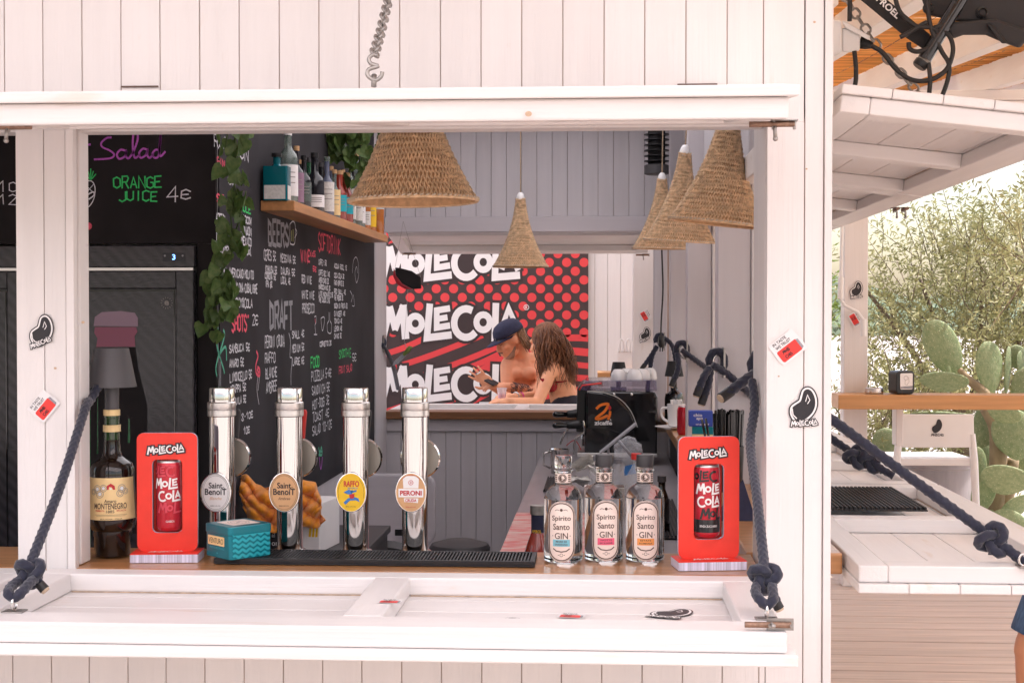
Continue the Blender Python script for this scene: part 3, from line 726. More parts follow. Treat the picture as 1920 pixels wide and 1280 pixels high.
a = P(1572, 740, 8.2); TBZ = a.z
bt = thing('bar_table', 'high timber bar plank fixed to the pergola posts above the white stool', 'table', (a.x, a.y, 0))
q = MB(); q.box(0, 3.6, 0, .24, TBZ-.082, TBZ); q.build('tabletop', 'table_wood', bt, bevel=.005)
for x_ in (.35, 1.9, 3.3):
    q = MB(); q.box(x_, x_+.04, .12, .235, TBZ-.30, TBZ-.083); q.build('bracket', 'white_v', bt, bevel=.003)
a = PZ(1639, 738, TBZ); a.y = Yd(8.28)
a = P(1639, 736, 8.29)
at = thing('ashtray', 'small round steel ashtray on the timber bar plank', 'ashtray', (a.x, Yd(8.29), TBZ))
q = MB(); q.lathe([(.050, 0), (.052, .004), (.052, .034), (.048, .036), (.045, .034), (.043, .012), (0.001, .010)], 28, cap=(True, False)); q.build('bowl', 'brushed', at, smooth=True, auto=40)
q = MB(); q.lathe([(.0526, .012), (.0532, .013), (.0532, .017), (.0526, .018)], 28, cap=(False, False)); q.build('band', 'chrome', at, smooth=True)
a = P(1690, 738, 8.3)
nd = thing('napkin_dispenser', 'black napkin dispenser with pale face panel on the bar plank', 'dispenser', (a.x, Yd(8.31), TBZ), (0, 0, R(14)))
fn = plane((0, -.058, 0), (1, 0, 0), (0, 0, 1))
def rrect(w_, h_, r_, cx=0, cy=0, n=5):
    o = []
    for sx, sy, a0 in ((1, -1, -90), (1, 1, 0), (-1, 1, 90), (-1, -1, 180)):
        for i in range(n+1):
            t = R(a0+90*i/n); o.append((cx+sx*(w_/2-r_)+r_*math.cos(t), cy+sy*(h_/2-r_)+r_*math.sin(t)))
    return o
q = MB(); q.prism(rrect(.112, .132, .022, 0, .068), -.11, 0, fn); q.build('body', 'black_plastic', nd, bevel=.006)
q = MB(); q.prism(rrect(.076, .092, .008, .004, .076), .0005, .004, fn); q.build('face_panel', 'paper_white', nd)
q = MB(); q.ribbon(arcpts(.0, .095, .012, 0, 350, 14), .002, fn, .0045); q.ribbon([(-.004, .083), (-.006, .06), (.008, .055), (.016, .07)], .002, fn, .0045); q.ribbon([(.016, .1), (.02, .07)], .002, fn, .0045); q.build('drawing', 'ink_grey', nd)
q = MB(); q.poly([(-.034, .034), (.042, .034), (.042, .05), (-.034, .046)], fn, .0046); q.build('face_stripe', 'chalk_grey', nd)

# white bar chair
CH = thing('bar_chair', 'white plastic bar chair with printed backrest under the timber plank', 'chair', (P(1755, 700, 8.75).x, Yd(8.75), 0), (0, 0, R(3)))
d_ = 8.75; w_ = S(138, d_)/2; zt = P(1755, 776, d_).z; zs = P(1755, 838, d_).z; zb = P(1755, 862, d_).z
fn = lambda u, v, h=0.0: Vector((u, -.02-.02*(1-(u/w_)**2)*-1+h*-1-.0, v))
q = MB()
n = 14
for j, (z, k) in enumerate(((zt, 1.0), (zs, 1.03))):
    for i in range(n+1):
        u = -w_*k+2*w_*k*i/n; cv = .035*(1-(i/n*2-1)**2)
        q.v.append((u, -.01-cv*.6, z)); q.v.append((u, .012-cv*.6, z))
for i in range(n):
    a = 2*i; b = 2*(n+1)+2*i
    q.f += [(a, a+2, b+2, b), (a+1, b+1, b+3, a+3), (a, a+1, a+3, a+2), (b, b+2, b+3, b+1)]
q.f += [(0, 2*(n+1), 2*(n+1)+1, 1), (2*n, 2*n+1, 4*n+3, 4*n+2)]
q.build('backrest', 'white_plastic', CH, smooth=True, bevel=.004, auto=40)
for s in (-1, 1):
    q = MB(); q.tube([(s*w_*.97, 0, zt-.12), (s*w_*1.03, 0, zb), (s*w_*1.12, -.05, 0)], [.020, .024, .019], 10); q.build('leg', 'white_plastic', CH, smooth=True, auto=50)
    q = MB(); q.tube([(s*w_*.94, .38, zb-.03), (s*w_*.98, .42, 0)], [.024, .019], 10); q.build('leg', 'white_plastic', CH, smooth=True, auto=50)
    q = MB(); q.tube([(s*w_*1.0, -.01, .36), (s*w_*.96, .40, .36)], .013, 8); q.build('footrest', 'white_plastic', CH, smooth=True, auto=50)
q = MB(); q.box(-w_*1.02, w_*1.02, .0, .41, zb-.035, zb+.012); q.build('seat', 'white_plastic', CH, bevel=.014, seg=3)
fn = lambda u, v, h=0.0: Vector((u, -.0335-h, v))
q = MB(); zc = (zt+zs)/2+.01
f1 = lambda u, v, h=0.0: fn((u-.6)*.062, zc+(v-.3)*.062, h)
q.poly(bean_pts(), f1, .001); logo(q, f1, .16, .0, -.35, .001); q.build('printed_emblem', 'ink', CH)
# ================================================================== things on the front counter
# ---- beer taps
def tap(px, badge):
    c = P(px, 900, 3.015); X, Y = c.x, Yd(3.015)
    cfg = dict(
        white=('white oval badge and dark gothic lettering, beside the teal tin', 'ink_white', None),
        amber=('amber oval badge and dark gothic lettering', 'ink_tan', None),
        yellow=('bright yellow oval badge showing a blue rider', 'label_yellow', None),
        tan=('tan oval badge and red lettering, farthest from the fridge', 'ink_tan', None))[badge]
    r = thing('beer_tap', 'chrome beer tap with ' + cfg[0], 'beer tap', (X, Y, OB), group='chrome beer taps on the counter')
    zt = P(px, 727, 3.0).z-OB
    q = MB(); q.lathe([(.034, 0), (.034, .004), (.0275, .006), (.0275, zt-.062)], 48); q.build('column', 'chrome', r, smooth=True, auto=35)
    q = MB(); q.lathe([(.0278, zt-.062), (.0306, zt-.060), (.0306, zt-.048), (.0300, zt-.047), (.0306, zt-.045), (.0306, zt-.032), (.0278, zt-.030)], 48); q.build('collar', 'brushed', r, smooth=True, auto=30)
    q = MB(); q.lathe([(.0274, zt-.030), (.0274, zt-.003), (.0262, zt), (.001, zt+.0005)], 48, cap=(True, False)); q.build('top_cap', 'chrome', r, smooth=True, auto=35)
    # faucet behind the column
    zf = .205
    q = MB(); q.tube([(0, .025, zf-.05), (0, .075, zf-.05)], .009, 12); q.tube([(0, .072, zf-.035), (0, .078, zf-.06), (0, .085, zf-.12)], [.012, .010, .007], 12); q.build('faucet', 'chrome', r, smooth=True, auto=40)
    q = MB(); q.tube([(.004, .075, zf-.04), (.006, .08, zf+.01)], .006, 8); q.build('lever_stem', 'chrome', r, smooth=True)
    q = MB(); q.prism([(-.010, zf+.02), (.010, zf+.02), (.016, zf+.088), (.014, zf+.094), (-.014, zf+.094), (-.016, zf+.088)], .07, .082, lambda u, v, h=0.0: Vector((u+.006, h, v))); q.build('lever_handle', 'charcoal' if badge != 'amber' else 'red_print', r, bevel=.002)
    q = MB(); M = Tm(.004, .062, zf-.010) @ Rm(90, 'X') @ Rm(0, 'Y')
    q.lathe([(.041, -.006), (.044, -.004), (.044, .004), (.041, .006)], 40, M=M, cap=(False, False)); q.build('medallion_rim', 'chrome', r, smooth=True, auto=35)
    q = MB(); q.lathe([(.0408, -.0045), (.0408, .0045)], 40, M=M); q.build('rear_medallion', 'fan_steel', r, smooth=True, auto=35)
    # badge
    zb = P(px, 924, 2.97).z-OB
    fn = plane((-.004, -.0295, zb), (1, 0, 0), (0, 0, 1)); el = lambda a, b, n=48: [(a*math.cos(2*math.pi*i/n), b*math.sin(2*math.pi*i/n)) for i in range(n)]
    q = MB(); q.prism(el(.0335, .0425), 0, .006, fn); bd = q.build('badge', 'chrome', r, bevel=.0012)
    q = MB(); q.poly(el(.0312, .0402), fn, .0062); q.build('badge_face', cfg[1], bd)
    q = MB(); k = MB(); h = .0067
    if badge in ('white', 'amber'):
        q.ribbon(el(.0298, .0388), .0006, fn, h, closed=True); q.ribbon(el(.0270, .0360), .0005, fn, h, closed=True)
        word(q, 'Saint', 0, .0150, .030, .0125, fn, h, .02); word(q, 'BenoiT', 0, .0015, .047, .0135, fn, h, .022); q.ribbon([(.014, .009), (.017, .0115), (.020, .009)], .001, fn, h)
        word(q, 'BIRRA 5,0% VOL.', 0, -.0285, .022, .0024, fn, h); q.build('badge_lettering', 'ink', bd)
        word(k, 'Blanche' if badge == 'white' else 'Ambree', 0, -.0125, .026, .0062, fn, h, 0, .3); k.build('badge_script', 'ink_tan' if badge == 'white' else 'ink_brown', bd)
    elif badge == 'yellow':
        word(q, 'RAFFO', .001, .0185, .033, .0125, fn, h, .03); q.poly([(-.004, -.004), (.008, -.002), (.006, -.012), (-.002, -.013)], fn, h+.0006); q.build('badge_lettering', 'ink_red', bd)
        word(k, 'BIRRA GREZZA', .004, .0095, .022, .003, fn, h); 
        k.poly([(-.016, -.021), (-.006, -.012), (.006, -.009), (.016, -.012), (.018, -.020), (.010, -.016), (-.002, -.017), (-.012, -.026)], fn, h)
        k.poly([(-.010, .004), (-.004, .007), (.000, .004), (.004, .006), (.002, -.003), (-.006, -.004), (-.016, .000)], fn, h); k.poly([(.0, .003), (.012, .006), (.012, .002), (.002, -.001)], fn, h)
        k.build('badge_picture', 'ink_blue', bd)
        k = MB(); word(k, 'BIRRA 4,7% VOL.', 0, -.030, .022, .0024, fn, h); k.ribbon(arcpts(0, 0, .0275, 130, 200, 12, .036), .0006, fn, h); k.ribbon(arcpts(0, 0, .0275, -20, 50, 12, .036), .0006, fn, h); k.build('badge_small_print', 'ink_brown', bd)
    else:
        w2 = MB(); w2.poly(rrect(.053, .018, .001, 0, -.001), fn, h); w2.poly([(-.016, .009), (.016, .009), (.017, .029), (.010, .035), (-.010, .035), (-.017, .029)], fn, h); w2.poly([(-.015, -.012), (.016, -.012), (.015, -.022), (.004, -.021), (-.014, -.020)], fn, h); w2.build('badge_panel', 'ink_white', bd)
        word(q, 'PERONI', 0, -.001, .046, .0105, fn, h+.0005, .035); word(q, 'CRUDA', 0, -.0165, .024, .0065, fn, h+.0005, .03); q.ribbon(arcpts(0, .021, .0048, 0, 350, 20), .001, fn, h+.0005, closed=True); q.ribbon([(0, .018), (0, .024)], .001, fn, h+.0005); q.ribbon([(-.003, .021), (.003, .021)], .001, fn, h+.0005)
        q.ribbon(arcpts(0, 0, .0285, 45, 135, 18, .0370), .0008, fn, h); word(q, 'BIRRA 4,7% VOL.', 0, -.0310, .022, .0024, fn, h); q.build('badge_lettering', 'ink_red', bd)
    return r
for px, b in ((416, 'white'), (543, 'amber'), (667, 'yellow'), (778, 'tan')): tap(px, b)

# ---- rubber bar mat
a = PZ(396, 1060, OB); b = PZ(1003, 1060, OB); Y0 = Yd(2.845); Y1 = Yd(2.965)
bmat = thing('bar_mat', 'long black ribbed rubber bar mat under the beer taps', 'bar mat', (a.x, Y0, OB), (0, 0, 0))
L = b.x-a.x; W = Y1-Y0
q = MB(); q.box(0, L, 0, W, 0, .004); q.box(0, L, 0, .010, .004, .012); q.box(0, L, W-.008, W, .004, .012); q.box(0, .010, .0102, W-.0082, .004, .012); q.box(L-.010, L, .0102, W-.0082, .004, .012); q.build('tray_base', 'rubber', bmat, bevel=.001, seg=1)
q = MB(); n = 92
for i in range(n):
    x = .014+(L-.028)*i/(n-1); q.box(x-.0016, x+.0016, .0106, W-.0086, .004, .0115)
o = q.build('ribs', 'rubber', bmat); o['kind'] = 'stuff'

# ---- gin bottles
def smoothpath2(p, n=4):
    p = [Vector((a, b, 0)) for a, b in p]; o = []
    for i in range(len(p)-1):
        p0 = p[max(i-1, 0)]; p1 = p[i]; p2 = p[i+1]; p3 = p[min(i+2, len(p)-1)]
        if (p2-p1).length > .05: o += [p1.lerp(p2, k/n) for k in range(n)]; continue
        for k in range(n): t = k/n; o.append(0.5*((2*p1)+(p2-p0)*t+(2*p0-5*p1+4*p2-p3)*t*t+(3*p1-p0-3*p2+p3)*t**3))
    return o+[p[-1]]
GIN = [(.030, 0), (.0365, .002), (.0392, .007), (.0398, .014), (.0398, .122), (.0393, .130), (.0372, .139), (.032, .148), (.025, .154), (.0195, .158), (.0168, .163), (.0165, .184), (.0190, .1845), (.0190, .189), (.0165, .190), (.0165, .193)]
GIN = [(v.x, v.y) for v in smoothpath2(GIN)]
def gin(px, d, color, l1, l2, lab, capm='charcoal'):
    p = P(px, 1050, d)
    r = thing('gin_bottle', lab, 'bottle', (p.x, Yd(d), OB), (0, 0, math.atan2(p.x, d)*-.6+R({1056: -5, 1132: 7, 1209: 2}[px])), group='gin bottles on the counter')
    q = MB(); q.lathe(GIN, 48); q.build('glass_body', 'glass_clear', r, smooth=True, auto=50)
    q = MB(); q.lathe([(.0172, .1935), (.0178, .195), (.0178, .216), (.0168, .218), (.001, .2185)], 32, cap=(True, False)); q.build('stopper', capm, r, smooth=True, auto=40)
    cm = cylmap(.0398); zc = .066
    def pill(mb, w_, h_, hh, n=22):
        for i in range(n):
            ua = -w_/2+w_*i/n; ub = -w_/2+w_*(i+1)/n; rad = w_/2
            f = lambda u: (h_/2-rad)+math.sqrt(max(0, rad*rad-u*u))
            mb.add([cm(ua, zc-f(ua), hh), cm(ub, zc-f(ub), hh), cm(ub, zc+f(ub), hh), cm(ua, zc+f(ua), hh)], [(0, 1, 2, 3)])
    q = MB(); pill(q, .060, .124, .0004); lb = q.build('label', 'gin_label', r)
    def pillline(w_, h_, n=14):
        rad = w_/2; s = h_/2-rad
        return [(rad*math.cos(R(t)), s+rad*math.sin(R(t))) for t in np.linspace(0, 180, n)] + [(rad*math.cos(R(t)), -s+rad*math.sin(R(t))) for t in np.linspace(180, 360, n)]
    fn = lambda u, v, h=0.0: cm(u, zc+v, h)
    q = MB(); q.ribbon(pillline(.0525, .1165), .0022, fn, .0008, closed=True, step=.004); q.ribbon(pillline(.0575, .1215), .0006, fn, .0008, closed=True, step=.004); q.build('label_border', 'ink_brown', lb)
    q = MB(); word(q, 'Spirito', 0, .0265, .039, .0135, fn, .0009, .012); word(q, 'Santo', 0, .0105, .034, .0125, fn, .0009, .012); word(q, 'GIN', 0, -.008, .027, .0125, fn, .0009, .010)
    for s in (-1, 1):
        q.disc(s*.018, -.008, .001, .001, fn, .0009, 8); q.ribbon([(s*.004, .044), (s*.009, .0455), (s*.013, .043)], .001, fn, .0009)
    q.disc(0, .0445, .003, .003, fn, .0009, 14); q.ribbon([(-.017, -.034), (-.010, -.039), (0, -.0405), (.010, -.039), (.017, -.034)], .0022, fn, .0009); q.ribbon(arcpts(0, -.047, .003, 0, 350, 12), .0008, fn, .0009); q.ribbon([(-.007, -.047), (-.0045, -.047)], .0012, fn, .0009); q.ribbon([(.0045, -.047), (.007, -.047)], .0012, fn, .0009)
    q.build('label_lettering', 'ink_brown', lb)
    q = MB()
    oc = [(-.0175, -.0275), (-.0165, -.029), (.0165, -.029), (.0175, -.0275), (.0175, -.0185), (.0165, -.017), (-.0165, -.017), (-.0175, -.0185)]
    for i in range(8):
        ua = -.0175+.035*i/8; ub = -.0175+.035*(i+1)/8; q.add([fn(ua, -.0295, .0009), fn(ub, -.0295, .0009), fn(ub, -.0155, .0009), fn(ua, -.0155, .0009)], [(0, 1, 2, 3)])
    q.build('flavour_panel', color, lb)
    q = MB(); word(q, l1, 0, -.0195, .022, .0034, fn, .0013); word(q, l2, 0, -.0255, .026, .0034, fn, .0013); q.build('flavour_lettering', 'ink_brown', lb)
    cn = cylmap(.0167); q = MB()
    for i in range(20):
        ua = -.022+.044*i/20; ub = ua+.0022; q.add([cn(ua, .163, .0004), cn(ub, .163, .0004), cn(ub, .182, .0004), cn(ua, .182, .0004)], [(0, 1, 2, 3)])
    nb = q.build('neck_label', 'gin_label', r)
    fn2 = lambda u, v, h=0.0: cn(u, .1725+v, h)
    q = MB(); q.disc(0, 0, .0085, .0085, fn2, .0014, 20)
    for s in (-1, 1):
        for v in (-.006, -.002, .002, .006): q.ribbon([(s*.0115, v), (s*.019, v)], .0022, fn2, .0008, step=.002)
    q.build('seal', 'ink_brown', nb)
    q = MB(); q.ribbon(arcpts(0, 0, .0066, 0, 350, 20), .0005, fn2, .0020, closed=True); word(q, 'S', 0, 0, .004, .007, fn2, .0020); q.build('seal_mark', 'gin_label', nb)
    return r
gin(1056, 2.925, 'gin_blue', 'MARE DI', 'SARDEGNA', 'clear gin bottle with blue flavour panel, beside the bar mat', 'glass_clear')
gin(1132, 2.950, 'gin_pink', 'NOTTI', 'SICILIANE', 'clear gin bottle with pink flavour panel, middle of the three')
gin(1209, 2.950, 'gin_orange', 'ESTATE', 'ROMANA', 'clear gin bottle with orange flavour panel, beside the red display')

# ---- amaro bottle with a lamp on its neck
d = 2.93; p = P(211, 1046, d)
AB = thing('liqueur_bottle', 'dark liqueur bottle with cream label under the grey lampshade', 'bottle', (p.x, Yd(d), OB), (0, 0, R(12)))
PR = [(.030, 0), (.035, .002), (.0365, .006), (.0385, .042), (.0405, .047), (.0405, .056), (.045, .060), (.0495, .072), (.0505, .080), (.0480, .120), (.0455, .172), (.0450, .186), (.041, .196), (.030, .204), (.021, .211), (.0175, .222), (.0165, .245)]
q = MB(); q.lathe(PR, 48); q.build('glass_body', 'glass_brown', AB, smooth=True, auto=40)
q = MB(); q.lathe([(.0166, .2455), (.0155, .29), (.0165, .291), (.0165, .2995)], 32); q.build('neck', 'glass_neck', AB, smooth=True, auto=40)
q = MB(); q.lathe([(.0172, .296), (.0172, .308), (.0165, .3085)], 32, cap=(False, False)); q.build('cork_band', 'cream_label', AB, smooth=True, auto=40)
def rf(z): return np.interp(z, [k_[1] for k_ in PR], [k_[0] for k_ in PR])
cm = cylmap(.048, 0, 0, rf=lambda z: float(rf(z)))
q = MB()
for i in range(26):
    ua = -.062+.124*i/26; ub = -.062+.124*(i+1)/26
    q.add([cm(ua, .082, .0006), cm(ub, .082, .0006), cm(ub, .1255, .0006), cm(ua, .1255, .0006), cm(ub, .169, .0006), cm(ua, .169, .0006)], [(0, 1, 2, 3), (3, 2, 4, 5)])
lb = q.build('label', 'cream_label', AB)
q = MB(); word(q, 'Amaro', .002, .1215, .024, .007, cm, .0012, .015); word(q, 'MONTENEGRO', .002, .111, .068, .0125, cm, .0012, .02); word(q, '1885', .002, .1, .016, .006, cm, .0012); word(q, 'BOLOGNA - ITALIA', .004, .0845, .042, .0028, cm, .0012); q.ribbon([(-.03, .093), (.036, .093)], .0006, cm, .0012, step=.004); q.ribbon([(-.026, .0905), (.032, .0905)], .0005, cm, .0012, step=.004); q.build('label_lettering', 'ink_brown', lb)
q = MB(); word(q, 'PREMIATA', -.019, .1015, .02, .0036, cm, .0012); word(q, 'SPECIALITA', .024, .1015, .02, .0036, cm, .0012); q.poly([(-.006, .145), (.012, .145), (.011, .153), (.003, .158), (-.005, .153)], cm, .0012); q.build('label_red_print', 'ink_red', lb)
q = MB()
for u, v, s in ((-.026, .146, .008), (-.020, .136, .008), (-.012, .148, .007), (.026, .147, .008), (.022, .137, .007), (-.036, .140, .006), (.034, .141, .006)):
    q.ribbon(arcpts(u, v, s, 0, 350, 18), .0012, cm, .0012, closed=True); q.ribbon(arcpts(u, v, s*.55, 0, 350, 12), .001, cm, .0012, closed=True)
q.build('label_medals', 'ink_grey', lb)
q = MB()
for u, v, s in ((-.026, .146, .008), (-.020, .136, .008), (-.012, .148, .007), (.003, .147, .004), (.026, .147, .008)): q.disc(u, v, s*.5, s*.5, cm, .0010, 14)
q.build('label_medal_faces', 'ink_white', lb)
q = MB(); q.lathe([(.0182, .262), (.0182, .276), (.017, .2765)], 32, cap=(False, False)); q.build('neck_label', 'cream_label', AB, smooth=True)
def bottle_lamp(name, lab, loc, s=1.0, m='shade_grey', stem=.045, grp=None):
    r = thing(name, lab, 'lamp', loc, group=grp)
    q = MB(); q.lathe([(.0150*s, 0), (.0150*s, stem), (.006*s, stem+.004), (.006*s, stem+.055*s)], 24); q.build('stem', m, r, smooth=True, auto=40)
    q = MB(); z0 = stem+.002; q.lathe([(.0515*s, z0), (.0355*s, z0+.081*s), (.0340*s, z0+.0815*s), (.001, z0+.0800*s)], 40, cap=(False, False)); q.lathe([(.0505*s, z0+.0005), (.0345*s, z0+.0785*s)], 40, cap=(False, False)); q.build('lamp_shade', m, r, smooth=True, auto=40)
    return r
bottle_lamp('bottle_lamp', 'grey cone lampshade standing on the dark liqueur bottle', (p.x, Yd(d), OB+.309))

# ---- can displays
def display(px, d, yaw, kind, lab):
    p = P(px, 1045, d)
    r = thing('can_display', lab, 'display', (p.x, Yd(d), OB), (0, 0, R(yaw)), group='red card can displays on the counter')
    fn = FRONT(0, 0, 0)
    wc, hc = .124, .245
    hole = rrect(.062, .152, .010, 0, .132, 3)
    out = rrect(wc, hc, .014, 0, .018+hc/2, 4)
    # card with a window cut for the can: bridge the two loops
    q = MB(); 
    def ring(h): return [fn(u, v, h) for u, v in out], [fn(u, v, h) for u, v in hole]
    no, nh = len(out), len(hole)
    tri = []
    # sort by angle to stitch
    def stitch():
        fs = []; i = j = 0; c = Vector((0, .14))
        ao = [math.atan2(v-c.y, u) for u, v in out]; ah = [math.atan2(v-c.y, u) for u, v in hole]
        io = min(range(no), key=lambda k_: ao[k_]); ih = min(range(nh), key=lambda k_: ah[k_])
        while i < no or j < nh:
            a = ao[(io+i) % no]+(2*math.pi if io+i >= no and False else 0) if i < no else 9
            na = ao[(io+i+1) % no] if i+1 < no else (ao[io]+2*math.pi if i < no else 99)
            nb_ = ah[(ih+j+1) % nh] if j+1 < nh else (ah[ih]+2*math.pi if j < nh else 99)
            if (na <= nb_ and i < no) or j >= nh: fs.append(((io+i) % no, (io+i+1) % no, no+(ih+j) % nh)); i += 1
            else: fs.append((no+(ih+j) % nh, (io+i) % no, no+(ih+j+1) % nh)); j += 1
        return fs
    fs = stitch()
    a, b = ring(0.0); q.add(a+b, fs)
    q.build('card_face', 'red_card', r)
    q = MB(); T_ = .010
    a, b = ring(-.0004); a2, b2 = ring(-T_)
    q.add(a+a2, [(i, no+i, no+(i+1) % no, (i+1) % no) for i in range(no)]); q.add(b+b2, [(i, (i+1) % nh, nh+(i+1) % nh, nh+i) for i in range(nh)])
    q.add(a2+b2, [tuple(reversed(t)) for t in fs]); q.build('card_edge', 'card_edge', r)
    q = MB(); q.box(-.034, .034, T_+.022, T_+.026, .05, .215); q.build('back_panel', 'red_card', r)
    q = MB(); q.box(-.069, .069, -.036, .040, 0, .0165); q.build('base_edge', 'card_edge', r)
    q = MB(); q.box(-.069, .069, -.036, .040, .0168, .0182); q.build('base_top', 'red_card', r)
    f2 = plane((0, -.020, .0186), (1, 0, 0), (0, 1, 0))
    q = MB(); logo(q, f2, .0092, -.036, -.003, 0.0004); q.build('base_lettering', 'ink_white', r)
    zl = .230
    q = MB(); logo(q, fn, .0100, -.041, zl-.012, .0006, grow=.55, rot=4); q.build('logo_outline', 'ink', r)
    q = MB(); logo(q, fn, .0100, -.041, zl-.012, .0011, rot=4); q.build('logo_lettering', 'ink_white', r)
    # the can
    c = part('can', r, (0, .020, .0595)); rc = .0265
    body = 'can_red'
    q = MB(); q.lathe([(.021, 0), (.0255, .004), (rc, .010), (rc, .132), (.0255, .139), (.0235, .143), (.0238, .145), (.0225, .1455), (.0222, .142), (.001, .142)], 48, cap=(True, False)); q.build('can_body', body, c, smooth=True, auto=40)
    q = MB(); q.lathe([(.0243, .1405), (.0240, .1462), (.0228, .1464), (.0226, .1425)], 48, cap=(False, False)); q.build('can_rim', 'brushed', c, smooth=True)
    cm = cylmap(rc)
    def wrap(mb, pcs, sc, u0, v0, h): logo(mb, cm, sc, u0, v0, h, pieces=pcs, step=.003)
    q = MB(); wrap(q, LOGO[:8], .0135, -.0300, .088, .0006); wrap(q, LOGO[8:], .0135, -.080 if kind == 'black' else -.073, .062, .0006)
    word(q, 'SENZA ZUCCHERO' if kind == 'black' else 'CLASSICA', -.002 if kind == 'black' else .007, .024 if kind == 'black' else .021, .036 if kind == 'black' else .017, .0042, cm, .0010); q.build('can_lettering', 'ink_white', c)
    q = MB(); wrap(q, LOGO[4:9], .0135, -.055, .113, .0004); wrap(q, LOGO[:6], .0135, -.020, .038, .0004); q.build('can_ghost_print', 'can_black' if kind == 'black' else 'can_ghost', c)
    if kind == 'black': q = MB(); q.lathe([(rc+.0003, .011), (rc+.0003, .037)], 48, cap=(False, False)); q.build('can_band', 'can_black', c, smooth=True)
    return r
display(314, 2.890, 6, 'red', 'red card display holding a red can, beside the dark liqueur bottle')
display(1329, 2.870, 9, 'black', 'red card display holding a black and red can, beside the gin bottles')

# ---- teal tin
p = P(441, 1046, 2.865)
TN = thing('teal_tin', 'square teal tin with cream label and wavy pattern on the bar mat', 'tin', (p.x, Yd(2.892), OB+.012), (0, 0, R(47)))
a_, b_ = .050, .048
q = MB(); q.prism(rrect(a_*2, b_*2, .009), 0, .058, plane((0, 0, 0), (1, 0, 0), (0, 1, 0))); q.build('body', 'teal_tin', TN, smooth=True, auto=35)
q = MB(); q.prism(rrect(a_*2+.003, b_*2+.003, .010), .048, .066, plane((0, 0, 0), (1, 0, 0), (0, 1, 0))); q.build('lid', 'teal_tin', TN, bevel=.002)
q = MB(); q.poly(rrect(.066, .066, .004), plane((0, 0, .0668), (1, 0, 0), (0, 1, 0))); lidp = q.build('lid_label', 'gin_label', TN)
q = MB(); q.ribbon(arcpts(0, 0, .022, 0, 350, 30), .001, plane((0, 0, .0672), (1, 0, 0), (0, 1, 0)), closed=True); q.ribbon(arcpts(0, 0, .016, 0, 350, 30), .001, plane((0, 0, .0672), (1, 0, 0), (0, 1, 0)), closed=True); word(q, 'VENTURO', 0, 0, .026, .006, plane((0, 0, .0672), (.7, .7, 0), (-.7, .7, 0))); q.build('lid_print', 'ink_grey', TN)
# face towards -X local after rotation is the left-hand face; wave face is -Y local
fl = plane((-a_-.0006, 0, 0), (0, -1, 0), (0, 0, 1)); fr = plane((0, -b_-.0006, 0), (1, 0, 0), (0, 0, 1))
q = MB(); q.poly(rrect(.062, .019, .002, -.004, .034), fl, .0004); fl_l = q.build('front_label', 'cream_label', TN)
q = MB(); word(q, 'VENTURO', -.004, .034, .054, .011, fl, .0009, .0); q.build('front_lettering', 'ink', TN)
q = MB(); word(q, 'APERITIVO MEDITERRANEO', -.001, .0195, .056, .0042, fl, .0005); q.disc(0, .009, .002, .002, fl, .0005, 10); q.build('front_small_print', 'teal_light', TN)
q = MB()
for j in range(5):
    pts = [(-.044+.088*i/40, .006+j*.0105+.0024*math.sin(i/40*2*math.pi*5)) for i in range(41)]; q.ribbon(pts, .0052, fr, .0005)
q.build('wave_print', 'teal_light', TN)

# ================================================================== ropes and chains
def smoothpath(pts, n=10):
    pts = [Vector(q) for q in pts]; o = []
    for i in range(len(pts)-1):
        p0 = pts[max(i-1, 0)]; p1 = pts[i]; p2 = pts[i+1]; p3 = pts[min(i+2, len(pts)-1)]
        for k in range(n):
            t = k/n; o.append(0.5*((2*p1)+(p2-p0)*t+(2*p0-5*p1+4*p2-p3)*t*t+(3*p1-p0-3*p2+p3)*t**3))
    o.append(pts[-1]); return o
def dense(pts, st=.0016):
    o = [pts[0]]
    for a, b in zip(pts, pts[1:]):
        k = max(1, int((b-a).length/st))
        for i in range(1, k+1): o.append(a.lerp(b, i/k))
    return o
def rope_mesh(mb, pts, r=.0085, st=.0016, n=16):
    mb.tube(dense(smoothpath(pts), st), r, n, braid=.14)
def knot(c, s=1.0, rot=0.0):
    """a fat overhand knot round c, as one rope path"""
    pts = []
    for i in range(26):
        t = 2*math.pi*i/26*1.0
        x = (math.sin(t)+2*math.sin(2*t))*.0088*s; z = (math.cos(t)-2*math.cos(2*t))*.0088*s; y = -math.sin(3*t)*.010*s
        pts.append(Vector(c)+Vector((x*math.cos(rot)-z*math.sin(rot), y, x*math.sin(rot)+z*math.cos(rot))))
    return pts
